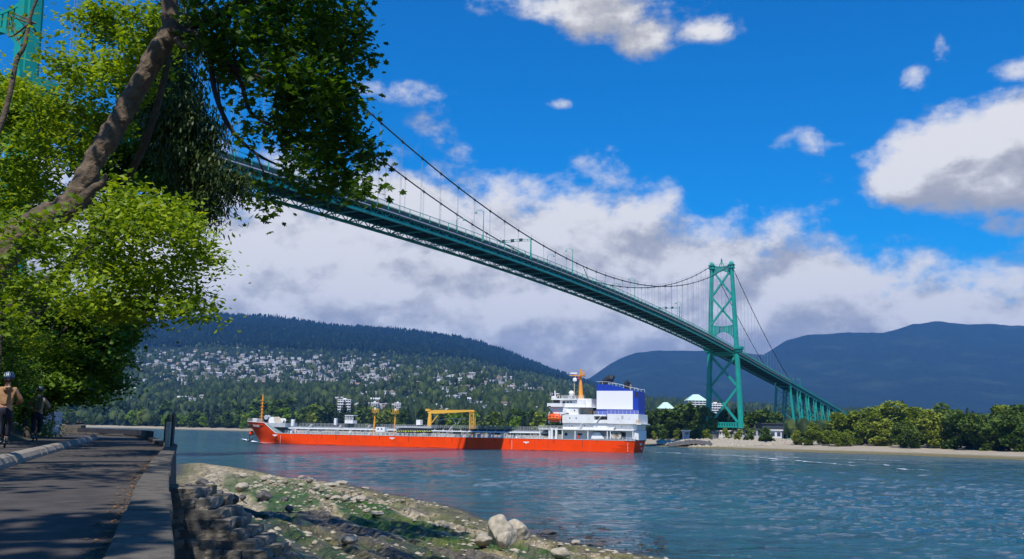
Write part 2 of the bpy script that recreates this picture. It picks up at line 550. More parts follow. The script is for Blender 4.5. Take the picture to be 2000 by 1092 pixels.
cc = b.mix(b.m('MULTIPLY', b.smooth(spk, .62, .70), .4), cc, (.46, .41, .30))
cc = b.mix(b.m('MULTIPLY', b.smooth(spk, .38, .31), .4), cc, (.035, .035, .02))
b.link(cc, p.inputs['Base Color'])
b.link(b.lin(at_.outputs['Alpha'], 0, 1, .95, .25), p.inputs['Roughness'])
bn = b.n('ShaderNodeBump'); bn.inputs['Strength'].default_value = 1.0; bn.inputs['Distance'].default_value = .24
b.link(b.m('SUBTRACT', b.m('ADD', n1, b.m('MULTIPLY', n2, .45)), b.m('MULTIPLY', crk, .5)), bn.inputs['Height']); b.link(bn.outputs[0], p.inputs['Normal'])
M['shelf'] = m

gx = np.linspace(-66, 42, 620); gy = np.concatenate([np.linspace(8, 70, 420), np.linspace(70.3, 172, 280)])
X, Y = np.meshgrid(gx, gy)
Z = foreshore_z(X, Y)
wx = wall_x(Y)
keep = (X > wx - 0.35) & (Y < 175)
Z = np.where((Y > 60) & (X < -0.37 * Y), -1.2, Z)
d = shore_d(X, Y)
wd = d + 3.0 * fbm(X * .07, Y * .04, 3, 77) + 1.0 * fbm(X * .4, Y * .25, 3, 55)
def bandmix(stops):
    pos = [s[0] for s in stops]
    return np.stack([np.interp(wd, pos, [s[1][k] for s in stops]) for k in range(4)], -1)
beige = (.43, .355, .215, 0); olive = (.16, .15, .04, .5); green = (.042, .115, .006, .45); grey = (.125, .11, .09, .1); dark = (.05, .045, .035, .7); pale = (.50, .425, .29, 0); wetg = (.05, .07, .03, .85)
Cn = bandmix([(-6, dark), (-.3, dark), (.6, olive), (3.2, (.26, .22, .11, .2)), (4.0, beige), (5.4, pale), (5.8, beige), (6.3, green), (10.0, green), (10.5, beige), (11.2, grey),
              (13.2, grey), (13.8, green), (15.2, wetg), (15.8, grey), (18.6, grey), (19.2, olive), (20.5, green), (22.0, wetg), (23.0, green), (24.4, beige), (27, pale), (40, beige)])
far = np.clip((Y - 80) / 45, 0, 1)[..., None]
dry = bandmix([(-1, dark), (.5, olive), (2.5, beige), (5, pale), (8, beige), (11, (.30, .27, .16, .1)), (14, pale), (30, pale)])
Cn = Cn * (1 - far * .8) + dry * far * .8
hol = np.clip((np.abs(fbm(X * .8 + Y * .3, Y * .35, 4, 131)) - .16) * 9, 0, 1)[..., None]
alg = np.clip((fbm(X * .35, Y * .22, 4, 191) - .10) * 14, 0, 1)[..., None] * np.clip((wd - 1) / 2, 0, 1)[..., None] * (1 - far * .6)
Cn = Cn * (1 - alg * .75) + np.array((.10, .125, .018, .4)) * alg * .75
Cn = Cn * (1 - hol * .5) + np.array((.04, .04, .03, .5)) * hol * .5
spl = np.clip((fbm(X * .9, Y * .5, 4, 91) - .06) * 8, 0, 1)[..., None]
Cn = Cn * (1 - spl * .55) + np.array(grey) * 1.3 * spl * .55
idx = np.arange(X.size).reshape(X.shape)
kq = keep[:-1, :-1] | keep[1:, 1:]
fq = np.stack([idx[:-1, :-1], idx[:-1, 1:], idx[1:, 1:], idx[1:, :-1]], -1)[kq]
me = fast_mesh('rock_foreshore', np.stack([X, Y, Z], -1).reshape(-1, 3), fq, M['shelf'], smooth=True, colors=Cn.reshape(-1, 4))
tag(link('rock_foreshore', me), 'tidal rock shelf with algae and tide pools below the seawall', kind='structure')

# ---- water
m = bpy.data.materials.new('sea_water'); m.use_nodes = True
t_ = m.node_tree; t_.nodes.clear(); b = NB(t_)
out = b.n('ShaderNodeOutputMaterial'); p = b.n('ShaderNodeBsdfPrincipled'); b.link(p.outputs[0], out.inputs[0])
tcn = b.n('ShaderNodeTexCoord')
mp = b.n('ShaderNodeMapping'); mp.inputs['Scale'].default_value = (.8, 1.15, 1); mp.inputs['Rotation'].default_value = (0, 0, .25); b.link(tcn.outputs['Object'], mp.inputs[0])
big = b.noise(mp.outputs[0], .035, 4, .6, .6); mid = b.noise(mp.outputs[0], .32, 5, .62, .5); sm = b.noise(mp.outputs[0], 1.5, 4, .65, .3)
pat = b.noise(mp.outputs[0], .012, 4, .6, 1.2)
b.link(b.mix(b.lin(pat, .35, .65), (.014, .070, .100), (.022, .100, .125)), p.inputs['Base Color'])
p.inputs['Roughness'].default_value = .09; p.inputs['IOR'].default_value = 1.33
h = b.m('ADD', b.m('MULTIPLY', mid, 1.0), b.m('MULTIPLY', sm, .28))
h = b.m('ADD', b.m('MULTIPLY', h, b.lin(big, .3, .7, .45, 1.35)), b.m('MULTIPLY', b.noise(mp.outputs[0], .11, 4, .6, .5), 2.6))
bn = b.n('ShaderNodeBump'); bn.inputs['Strength'].default_value = 1.0; bn.inputs['Distance'].default_value = 1.5
b.link(h, bn.inputs['Height']); b.link(bn.outputs[0], p.inputs['Normal'])
M['water'] = m
def wave_h(x, y, step=None):
    x = np.asarray(x, float); y = np.asarray(y, float)
    if step is None: step = y * y / (F_PX * HC) * 1.6
    near = np.clip(-(seg_dist(x, y, SHORE) * np.where(inside(x, y, _poly), 1, -1)) / 30, .12, 1)
    hgt = 0; u = x * .97 + y * .25; v = y * .97 - x * .25
    for lam, amp, sd_ in ((34, .03, 1), (15, .05, 2), (7, .085, 3), (3.6, .115, 4), (1.8, .085, 5)):
        f_ = np.clip((lam / np.maximum(step, .01) - .55) / 1.2, 0, 1)
        n_ = 1 - np.abs(fbm(u / lam * .8, v / lam * 1.15, 2, 300 + sd_)) * 4
        hgt = hgt + amp * n_ * f_
    gust = .75 + .6 * np.clip(fbm(x / 70, y / 110, 3, 333) + .5, 0, 1)
    return np.clip(1.25 * hgt * near * gust * np.clip((640 - y) / 120, 0, 1), -.8, 1.1) - .16
xa = np.arange(-760, 1300, 3.3); py_ = np.concatenate([np.linspace(1180, 868, 330), np.linspace(867.4, 852, 60)])
Yr_ = HC * F_PX / (py_ - 841.0); Yr_ = Yr_[Yr_ < 900]
Ux, Yw = np.meshgrid(xa, Yr_); Xw = Ux / F_PX * 1.02 * Yw
st_ = np.gradient(Yr_)[:, None] * np.ones_like(Xw)
Zw = wave_h(Xw, Yw, st_)
edge_ = np.zeros_like(Zw); edge_[0] = edge_[-1] = 1; edge_[:, 0] = edge_[:, -1] = 1
Zw = np.where(edge_ > 0, -.02, Zw)
ix = np.arange(Xw.size).reshape(Xw.shape)
vw = [np.stack([Xw, Yw, Zw], -1).reshape(-1, 3)]; fw = [np.stack([ix[:-1, :-1], ix[:-1, 1:], ix[1:, 1:], ix[1:, :-1]], -1).reshape(-1, 4)]
# calm sheet all round the wavy patch
y0_, y1_ = Yr_[0], Yr_[-1]; k0 = len(vw[0])
xl = lambda y: xa[0] / F_PX * 1.02 * y
xr_ = lambda y: xa[-1] / F_PX * 1.02 * y
q = [(-9000, -60), (9000, -60), (9000, y0_), (xr_(y0_), y0_), (xl(y0_), y0_), (-9000, y0_), (9000, y1_), (xr_(y1_), y1_), (xl(y1_), y1_), (-9000, y1_), (9000, 9000), (-9000, 9000)]
vw.append(np.array([(a, b_, -.02) for a, b_ in q]))
fw.append(np.array([(0, 1, 2, 5), (3, 2, 6, 7), (5, 4, 8, 9), (9, 6, 10, 11)]) + k0)
me = fast_mesh('water', np.vstack(vw), np.vstack(fw), M['water'], smooth=True)
tag(link('water', me), 'choppy blue green sea water of the narrows', kind='structure')

# ---- promenade
def strip(name, xa, xb, y0, y1, z, mt, n=90, jit=0.0, skirt=0.0):
    ys = np.linspace(y0, y1, n); mbx = MB()
    A_ = [(float(xa(y)), y, z) for y in ys]; B_ = [(float(xb(y)), y, z) for y in ys]
    mbx.add(A_ + B_, [(i, n + i, n + i + 1, i + 1) for i in range(n - 1)])
    return mbx.build(name, mt)
o = strip('walking_path', lambda y: curb_x(y) - .2 if y < 45 else bank_x(y) - 2, lambda y: wall_x(y) - .28, -20, 64.6, PZ, M['asphalt'])
tag(o, 'shaded grey asphalt walking path on top of the seawall', kind='structure')
o = strip('bike_path', lambda y: bank_x(y) - 3, lambda y: curb_x(y) - .1, -20, 45, PZ + .06, M['asphalt'])
tag(o, 'raised asphalt cycling lane between the curb and the wooded bank', kind='structure')
# park bank ground
bx = np.linspace(0, 1, 40) ** 1.5; by = np.linspace(-40, 120, 90)
P_ = []
for y in by:
    for s_ in bx:
        x0 = float(bank_x(min(y, 64))) - (max(0, y - 64) * 1.5)
        x = x0 + 1.5 - s_ * 260
        P_.append((x, y, PZ - .35 + 16 * min(1, s_ * 6) ** 1.0 * (1 if y < 64 else max(0, 1 - (y - 64) / 30)) + .5 * float(fbm(x * .2, y * .2, 3, 8))))
ii = np.arange(len(P_)).reshape(90, 40)
M['soil'] = mat('bank_soil', (.05, .055, .03), .95, var=.4, scale=1.2, bump=.8, bscale=5)
me = fast_mesh('park_bank', np.array(P_), np.stack([ii[:-1, :-1], ii[1:, :-1], ii[1:, 1:], ii[:-1, 1:]], -1).reshape(-1, 4), M['soil'], smooth=True)
tag(link('park_bank', me), 'earth bank under the trees beside the path', kind='structure')

# ---- seawall: continuous battered body plus coping slabs, each its own part
wall = wthing('seawall', (0, 0, 0), 'low dark concrete seawall running away along the edge of the path', 'wall')
WT = PZ + .13
mbx = MB(); ys = list(np.linspace(-12, 60, 100)) + [62, 64]
for i in range(len(ys) - 1):
    k = len(mbx.v); Q = []
    for y in (ys[i], ys[i + 1]):
        x = float(wall_x(y)); Q += [(x - .02, y, WT - .11), (x + .42, y, WT - 5.6), (x - .34, y, WT - 5.6), (x - .34, y, WT - .11)]
    mbx.add(Q, [(0, 1, 5, 4), (1, 2, 6, 5), (2, 3, 7, 6), (3, 0, 4, 7)])
mbx.build('wall_body', M['concrete'], wall)
y = -6.0
rs = random.Random(3)
while y < 62:
    L = 1.85 if y < 30 else 3.5
    y2 = y + L - .025
    xa, xb = float(wall_x(y)), float(wall_x(y2))
    j = rs.uniform(-.012, .012)
    mbx = MB(); A = [(xa - .33, y), (xa + .015, y), (xb + .015, y2), (xb - .33, y2)]
    mbx.prism([(q[0] + j, q[1], WT - .107) for q in A], (0, 0, .11 + j * .6))
    mbx.build('coping_slab', M['concrete'], wall, bevel=.018)
    y += L
# ---- curb stones with red paint on top
rs = random.Random(9)
curb = wthing('curb', (0, 0, 0), 'pale rounded concrete curb with a faint red line between path and cycling lane', 'curb')
y = 2.0
while y < 44.6:
    L = 1.05
    y2 = min(y + L - .03, 44.9); xa, xb = float(curb_x(y)), float(curb_x(y2)); j = rs.uniform(-.01, .01)
    mbx = MB()
    A_ = []
    prof = [(-.15, 0), (-.15, .15), (-.11, .19), (-.02, .195), (.07, .16), (.13, .08), (.15, 0)]
    for (x, yy) in ((xa, y), (xb, y2)):
        A_ += [(x + px_ + j, yy, PZ - .01 + pz_) for px_, pz_ in prof]
    n = len(prof)
    mbx.add(A_, [(i, i + 1, n + i + 1, n + i) for i in range(n - 1)] + [tuple(range(n))[::-1], tuple(range(n, 2 * n))])
    mbx.build('curb_stone', M['curb'], curb, smooth=False)
    y += L
mbx = MB(); ys = np.linspace(2, 44, 60)
mbx.add([(float(curb_x(y)) - .24, y, PZ + .066) for y in ys] + [(float(curb_x(y)) - .17, y, PZ + .066) for y in ys], [(i, 60 + i, 61 + i, i + 1) for i in range(59)])
mbx.build('painted_line', M['red_paint'], curb)
# fallen leaves gathered along the wall foot
mbx = MB()
for i in range(330):
    y = rs.uniform(3.5, 24); x = float(wall_x(y)) - .36 - abs(rs.gauss(0, .09)); a = rs.uniform(0, 6.3); s_ = rs.uniform(.012, .03); z = PZ + .006 + rs.uniform(0, .012)
    mbx.add([(x + s_ * math.cos(a), y + s_ * math.sin(a), z), (x + s_ * math.cos(a + 1.8), y + s_ * math.sin(a + 1.8), z + .004), (x + s_ * math.cos(a + 3.3), y + s_ * math.sin(a + 3.3), z), (x + s_ * math.cos(a + 4.9), y + s_ * math.sin(a + 4.9), z + .006)], [(0, 1, 2, 3)])
tag(mbx.build('leaf_litter', M['litter']), 'brown fallen leaves and twigs gathered along the foot of the seawall', 'litter', kind='stuff')

# ---- stepped masonry against the seawall
butt = wthing('masonry_steps', (-5, 16, 4), 'old dark stone block masonry stepping down beside the seawall', 'masonry')
rs = random.Random(21)
def rough_block(c, sx, sy, sz, mt, nm, parent, rot=0.0, rough=.12, seed=0):
    r = random.Random(seed); mbx = MB(); n = 3
    vs = {}; V_ = []; F = []
    def vid(i, j, k):
        key = (i, j, k)
        if key not in vs:
            u, v, w_ = i / n * 2 - 1, j / n * 2 - 1, k / n * 2 - 1
            e = sum(abs(abs(q) - 1) < 1e-6 for q in (u, v, w_))
            sh = {3: .90, 2: .965, 1: 1.0}.get(e, 1.0)
            q = [u * sh * sx / 2, v * sh * sy / 2, w_ * sh * sz / 2]
            q = [a + r.uniform(-1, 1) * rough * .18 * s for a, s in zip(q, (sx, sy, sz))]
            x = c[0] + q[0] * math.cos(rot) - q[1] * math.sin(rot); y = c[1] + q[0] * math.sin(rot) + q[1] * math.cos(rot)
            vs[key] = len(V_); V_.append((x, y, c[2] + q[2]))
        return vs[key]
    for a in range(n):
        for b_ in range(n):
            F += [(vid(a, b_, 0), vid(a, b_ + 1, 0), vid(a + 1, b_ + 1, 0), vid(a + 1, b_, 0)), (vid(a, b_, n), vid(a + 1, b_, n), vid(a + 1, b_ + 1, n), vid(a, b_ + 1, n)),
                  (vid(a, 0, b_), vid(a + 1, 0, b_), vid(a + 1, 0, b_ + 1), vid(a, 0, b_ + 1)), (vid(a, n, b_), vid(a, n, b_ + 1), vid(a + 1, n, b_ + 1), vid(a + 1, n, b_)),
                  (vid(0, a, b_), vid(0, a, b_ + 1), vid(0, a + 1, b_ + 1), vid(0, a + 1, b_)), (vid(n, a, b_), vid(n, a + 1, b_), vid(n, a + 1, b_ + 1), vid(n, a, b_ + 1))]
    mbx.add(V_, F)
    return mbx.build(nm, mt, parent, smooth=False)
# courses: row top pixel, right-end pixel (at depth 16)
rows = [(954, 384), (974, 414), (995, 437), (1014, 457), (1034, 479), (1054, 506), (1074, 530), (1094, 546), (1114, 560)]
for k, (py, pxr) in enumerate(rows):
    Yf = 16.3 - .06 * k
    top = at(400, py, Yf).z; hh = .195
    xr = at(pxr, py, Yf).x; xl = float(wall_x(Yf)) + .1
    for layer in range(3):           # rows of blocks going back
        yy = Yf + .25 + layer * .46
        x = xr - rs.uniform(0, .06); end = xl + (-.2 * layer)
        while x > end:
            wd_ = rs.uniform(.24, .46)
            if layer == 0 or k == 0 or x > xr - .5:
                rough_block((x - wd_ / 2, yy + rs.uniform(-.03, .03), top - hh / 2 + rs.uniform(-.012, .012)), wd_ - .025, .44, hh - .02, M['stone2'] if rs.random() < .12 else M['stone'], 'block', butt, rs.uniform(-.03, .03), .32, rs.randint(0, 9999))
            x -= wd_
    MB().box(xl - .1, xr - .12, Yf + .045, Yf + 1.3, top - hh - .02, top - .02).build('mortar_core', M['mortar'], butt)

# ---- boulders
def boulder_mesh(name, seed, mt, n=3, flat=1.0, rough=.42):
    import bmesh
    bm = bmesh.new(); bmesh.ops.create_icosphere(bm, subdivisions=n, radius=1)
    r = np.random.default_rng(seed); off = r.random(3) * 50
    planes = [(lambda q: q / np.linalg.norm(q))(r.normal(size=3)) for _ in range(13)]
    cuts = r.uniform(.58, .86, 13)
    for v in bm.verts:
        p_ = np.array(v.co)
        for pl, ct in zip(planes, cuts):
            dd = p_ @ pl
            if dd > ct: p_ = p_ - pl * (dd - ct) * .97
        s_ = 1 + rough * float(fbm(p_[0] * 1.3 + off[0], p_[1] * 1.3 + p_[2] * 1.7 + off[1], 4, seed % 50)) + .12 * float(fbm(p_[0] * 4 + off[1], p_[2] * 4 + p_[1] * 3, 3, 9))
        v.co = p_ * s_ * np.array([1, 1, flat])
    me = bpy.data.meshes.new(name); bm.to_mesh(me); bm.free(); me.materials.append(mt)
    me.polygons.foreach_set('use_smooth', [True] * len(me.polygons))
    return me
BM = [boulder_mesh('boulder', 100 + i, M['boulder'], 4 if i < 3 else 3) for i in range(7)]
BD = [boulder_mesh('boulder', 200 + i, M['boulder_dark'], 3) for i in range(4)]
def boulder(px, py, wpx, hpx, label, mesh, dark=False, group=None, rz=0, tilt=0.0, name='boulder'):
    """px,py = middle of the foot"""
    p_ = place_near(px, py); s_ = p_.y / F_PX
    o = link(name, mesh)
    o.scale = (wpx * s_ / 2 * 1.08, wpx * s_ / 2 * .9, hpx * s_ / 2 * 1.08)
    o.location = (p_.x, p_.y + wpx * s_ * .3, p_.z + hpx * s_ * .42)
    o.rotation_euler = (0, tilt, rz)
    tag(o, label, 'boulder', group)
    return o
boulder(978, 1066, 66, 58, 'tallest pale boulder, split and leaning, at the middle of the boulder cluster by the water', BM[0], rz=.3, tilt=.25)
boulder(1012, 1058, 50, 44, 'rounded pale boulder on the water side of the boulder cluster', BM[1], rz=1.2)
boulder(943, 1072, 48, 30, 'low oblong pale boulder at the landward side of the boulder cluster', BM[2], rz=2.0, tilt=.35)
boulder(982, 1081, 34, 46, 'wedge shaped slab of rock leaning in front of the tallest pale boulder', BM[3], rz=.9, tilt=.5)
boulder(1096, 1096, 40, 24, 'rounded pale boulder at the bottom edge of the frame near the water', BM[4], rz=.4)
boulder(1185, 1100, 14, 12, 'small pale rock at the bottom edge beside the kelp covered rocks', BM[5], rz=.4)
boulder(678, 1064, 42, 19, 'smooth rounded boulder lying in the shade on the grey rock slab', BM[4], rz=1.4)
boulder(640, 1059, 15, 9, 'small stone just left of the smooth boulder on the grey slab', BM[5], rz=.4)
boulder(512, 979, 30, 20, 'dark square boulder standing alone on green algae', BD[0], rz=.5)
boulder(468, 962, 28, 21, 'rounded speckled boulder on pale rock above the dark square boulder', BM[5], rz=.9)
boulder(561, 1001, 18, 13, 'small dark rock among tide pools', BD[1], rz=.2)
boulder(555, 980, 16, 10, 'small dark boulder right of the dark square boulder', BD[2], rz=.2)
boulder(702, 984, 24, 14, 'greyish boulder at the end of a short row of pale rocks', BM[6], rz=.2)
boulder(690, 982, 16, 11, 'brown boulder in the middle of a short row of pale rocks', BM[3], rz=1.2)
boulder(675, 979, 20, 13, 'tan boulder in a short row of pale rocks near the water', BM[1], rz=2.2)
boulder(655, 977, 20, 9, 'flat tan rock leading a short row of pale rocks', BM[2], rz=.6)
boulder(476, 934, 18, 12, 'white rounded rock near the far tip of the shelf', BM[4], rz=.3)
boulder(545, 947, 15, 10, 'white egg shaped rock beside the green ledge', BM[4], rz=1.3)
boulder(527, 937, 18, 10, 'pale wide rock above the white egg shaped rock', BM[0], rz=.3)
boulder(665, 948, 26, 9, 'pale outcrop rock at the water edge', BM[6], rz=.3)
boulder(646, 951, 30, 8, 'long pale outcrop rock left of the water edge outcrop', BM[2], rz=.8)
boulder(712, 956, 18, 5, 'flat pale rock lying on the water line', BM[1], rz=.3)
boulder(716, 1004, 17, 12, 'knobbly pale rock on green algae', BM[3], rz=.3)
boulder(735, 1010, 28, 9, 'low pale rock to the right of the knobbly rock', BM[5], rz=.8)
boulder(1071, 1046, 30, 11, 'dark brown wet rock standing in shallow water', BD[3], rz=.3)
boulder(1125, 1064, 18, 9, 'speckled rock at the water line', BM[6], rz=.3)
boulder(1152, 1067, 18, 7, 'dark weedy rock at the water line, first of two', BD[0], rz=.3)
boulder(1173, 1069, 20, 7, 'dark weedy rock at the water line, second of two', BD[2], rz=.9)
boulder(862, 1032, 15, 9, 'small pale rock left of the boulder cluster', BM[0], rz=.3)
boulder(895, 1036, 9, 11, 'small upright pale stone left of the boulder cluster', BM[3], rz=.3)
boulder(873, 1036, 12, 7, 'low pale stone between two small rocks left of the cluster', BM[6], rz=.3)
for k, (px, py, w_, h_, dk, lb) in enumerate([
    (392, 950, 24, 16, 1, 'black wet boulder on top of the dark riprap pile'), (411, 954, 20, 14, 1, 'black boulder right of the riprap top'),
    (402, 962, 30, 20, 0, 'ochre faced boulder in the middle of the dark riprap'), (424, 972, 26, 17, 1, 'grey black boulder in the riprap right of the ochre boulder'),
    (440, 978, 26, 16, 1, 'dark boulder near the outer end of the riprap'), (455, 986, 26, 20, 1, 'slate grey boulder at the outer end of the riprap'),
    (382, 972, 26, 17, 1, 'dark boulder tucked between riprap and masonry'), (472, 977, 15, 12, 1, 'small slate boulder beyond the riprap end'),
    (400, 992, 30, 18, 1, 'dark boulder at the foot of the riprap above the masonry'), (428, 992, 26, 13, 1, 'flat dark boulder right above the stepped masonry'),
    (366, 960, 20, 18, 1, 'dark boulder pressed against the seawall face')]):
    boulder(px, py, w_, h_, lb, (BD[k % 4] if dk else BM[3]), rz=k * .7, tilt=.2)
M['brownrock'] = mat('brown_rock', (0.25, 0.205, 0.145), .9, var=.35, scale=2.2, bump=.9, bscale=6, dirt=(0.09, 0.085, 0.06), dirt_scale=1.3, dirt_amt=.7)
BR = BM[3:5] + [boulder_mesh('boulder', 240 + i, M['brownrock'], 2) for i in range(2)]
# loose rocks that nothing tells apart
rs = random.Random(77); cnt = 0; tries = 0
zones = [((360, 610), (908, 955), 120, (5, 17)), ((600, 800), (948, 985), 60, (4, 13)), ((640, 960), (985, 1040), 40, (3, 9)), ((560, 1000), (1040, 1085), 26, (3, 8))]
for (xr_, yr_, n_, sr_) in zones:
    for i in range(n_):
        px, py = rs.uniform(*xr_), rs.uniform(*yr_)
        if not (py > 900 + (px - 350) * .145): continue
        p_ = place_near(px, py)
        if p_.z < .05 or p_.x < float(wall_x(min(p_.y, 60))) + 1: continue
        w_ = rs.uniform(*sr_)
        boulder(px, py, w_, w_ * rs.uniform(.45, .75), 'small loose rock scattered on the rock shelf', BR[i % 4], group='loose rocks on the shelf', rz=rs.uniform(0, 6), name='rock')
# cobbles: stuff
mbx = MB(); oct_ = [(1, 0, 0), (0, 1, 0), (-1, 0, 0), (0, -1, 0), (0, 0, .8), (0, 0, -.6), (.6, .6, .3), (-.6, .6, .35), (-.6, -.6, .3), (.6, -.6, .3)]
fo = [(0, 6, 4), (6, 1, 4), (1, 7, 4), (7, 2, 4), (2, 8, 4), (8, 3, 4), (3, 9, 4), (9, 0, 4), (0, 1, 6), (1, 2, 7), (2, 3, 8), (3, 0, 9)]
cx = rng.uniform(-60, 20, 26000); cy = rng.uniform(14, 158, 26000); cz = foreshore_z(cx, cy); dd = shore_d(cx, cy)
okm = (cz > .02) & (cx > wall_x(np.minimum(cy, 60)) + .5) & (dd > 0) & ((fbm(cx * .15, cy * .15, 3, 4) > -.02) | (dd > 20)) & ~((cy > 60) & (cx < -.37 * cy))
vv = []; ff = []
base = np.array(oct_); k = 0
for x, y, z in zip(cx[okm][:2000], cy[okm][:2000], cz[okm][:2000]):
    s_ = (.03 + .12 * rs.random() ** 2.2) * (1 + (y / 90)); a = rs.uniform(0, 6.3); R2 = np.array([[math.cos(a), -math.sin(a), 0], [math.sin(a), math.cos(a), 0], [0, 0, rs.uniform(.4, .8)]])
    vv.append(base @ R2.T * s_ * np.array([rs.uniform(.7, 1.5), 1, 1]) + (x, y, z)); ff.append(np.array(fo) + k); k += 10
me = fast_mesh('cobbles', np.vstack(vv), np.vstack(ff), M['boulder'], smooth=True)
tag(link('cobbles', me), 'small cobbles and stones strewn over the rock shelf', 'cobbles', kind='stuff')
# kelp in the shallows
M['kelp'] = mat('kelp', (.035, .028, .012), .5, var=.4, scale=4)
mbx = MB()
for i in range(170):
    px = rs.uniform(1030, 1300); py = rs.uniform(1005 + (px - 1030) * .16, 1048 + (px - 1030) * .17)
    p_ = onz(px, py, .0); s_ = rs.uniform(.06, .32); a = rs.uniform(0, 6.3)
    n = 6
    mbx.add([(p_.x + s_ * rs.uniform(.4, 1.3) * math.cos(a + j * 1.05), p_.y + s_ * rs.uniform(.4, 1) * math.sin(a + j * 1.05), .012) for j in range(n)] + [(p_.x, p_.y, rs.uniform(.03, .11))],
            [(j, (j + 1) % n, n) for j in range(n)])
tag(mbx.build('kelp', M['kelp']), 'dark strands of kelp floating in the shallows near the boulders', 'kelp', kind='stuff')

# ------------------------------------------------------------------ far shore terrain
FS = [(700, 150), (400, 200), (250, 250)] + [tuple(onz(x, y))[:2] for x, y in ((2000, 898), (1750, 888), (1528, 881), (1425, 877), (1365, 875), (1320, 873), (1257, 870))] + \
     [(20, 650), (-100, 900), tuple(onz(480, 842.3))[:2], tuple(onz(350, 839))[:2], tuple(onz(250, 836.5))[:2], tuple(onz(120, 834))[:2], (-3000, 2300), (-9000, 3500)]
FS = np.array(FS)
_fp = np.vstack([FS, [(-9000, 30000), (20000, 30000), (20000, 150)]])
US = np.array([-2500, 0, 300, 420, 540, 680, 760, 880, 930, 1000, 1050, 1100, 1150, 1200, 1250, 1300, 1400, 1500, 1545, 1590, 1740, 1800, 1850, 1950, 2000, 4500.])
def prof(**k): return None
E1500 = np.interp(US, [0, 300, 700, 950, 1100, 1250, 1500, 2000], [22, 26, 42, 52, 42, 18, 10, 8])
E2200 = np.interp(US, [0, 300, 700, 850, 930, 1000, 1100, 1250, 2000], [62, 64, 78, 90, 106, 78, 66, 42, 22])
E3500 = np.interp(US, [0, 300, 700, 900, 1100, 1250, 1500, 2000], [128, 136, 136, 130, 96, 62, 48, 30])
E5000 = np.interp(US, [0, 300, 420, 680, 880, 1050, 1150, 1250, 1500, 2000], [180, 180, 190, 172, 156, 110, 80, 55, 50, 40])
E6500 = np.interp(US, [0, 270, 300, 420, 480, 540, 600, 680, 760, 830, 880, 950, 1000, 1050, 1100, 1150, 1250, 1400, 2000], [205, 188, 195, 211, 206, 205, 193, 187, 185, 182, 177, 165, 151, 130, 109, 93, 55, 45, 50])
E8500 = np.interp(US, [1000, 1150, 1300, 1500, 2000], [60, 70, 115, 130, 150])
E10000 = np.interp(US, [0, 1000, 1150, 1200, 1245, 1300, 1385, 1500, 1545, 1590, 1740, 1800, 1850, 1950, 2000, 4500], [60, 60, 100, 135, 157, 163, 163, 162, 187, 197, 204, 225, 231, 228, 223, 160])
ZR = np.array([1500, 2200, 3500, 5000, 6500, 8500, 10000.])
ET = np.stack([E1500, E2200, E3500, E5000, E6500, E8500, E10000])


def far_z(x, y):
    x = np.asarray(x, float); y = np.maximum(np.asarray(y, float), 50)
    u = 1000 + F_PX * x / y * 1.0138
    d = seg_dist(x, y, FS); d = np.where(inside(x, y, _fp), d, -d)
    r = y
    base = np.interp(d, [-40, 0, 20, 60, 130, 400], [-2.5, 0, .5, 2.4, 3.6, 5])
    e = np.zeros_like(u)
    cols = np.stack([np.interp(u, US, row) for row in ET])
    fr = np.interp(r, ZR, np.arange(len(ZR))); i0 = np.clip(np.floor(fr).astype(int), 0, len(ZR) - 2); t = fr - i0
    cf = cols.reshape(len(ZR), -1); k = np.arange(cf.shape[1])
    i0f = i0.ravel(); tf = t.ravel()
    e = (cf[i0f, k] * (1 - tf) + cf[i0f + 1, k] * tf).reshape(u.shape)
    blend = np.clip((r - 900) / 600, 0, 1) * np.clip((d - 60) / 350, 0, 1)
    hill = HC + e / F_PX * r
    hill = np.where(r > 10000, hill * np.clip(1 - (r - 10000) / 3500, 0, 1), hill)
    n = fbm(x / 900, y / 900, 5, 40) * r * .010 + fbm(x / 160, y / 160, 4, 50) * r * .0022
    n = n * np.clip((r - 1500) / 2500, 0, 1)
    gul = np.abs(fbm(x / 900 + .3 * y / 2600, y / 2600, 4, 60)) * r * .034 * np.clip((r - 6800) / 1500, 0, 1) * np.clip((9900 - r) / 900, 0, 1)
    z = base * (1 - blend) + (hill + n - gul) * blend
    return z


def place_far(px, py, ymin=420, ymax=9900, lift=0.0):
    d = ray(px, py); ts = np.geomspace(ymin, ymax, 500)
    zz = HC + d.z * ts; h = far_z(d.x * ts, ts) + lift
    hit = zz < h
    if not hit.any(): return None
    t = ts[int(np.argmax(hit))]
    return Vector((d.x * t, t, float(far_z(np.array([d.x * t]), np.array([t]))[0])))


def place_far_many(px, py, ymin=420, ymax=9900):
    D = np.array([tuple(ray(a, b_)) for a, b_ in zip(px, py)]); ts = np.geomspace(ymin, ymax, 260)
    Xa = D[:, 0:1] * ts; Ya = np.broadcast_to(ts, Xa.shape)
    h = far_z(Xa, Ya); hit = (HC + D[:, 2:3] * ts) < h
    ok = hit.any(1); i = hit.argmax(1)
    r = np.arange(len(px))
    return np.stack([Xa[r, i], Ya[r, i], h[r, i]], 1), ok

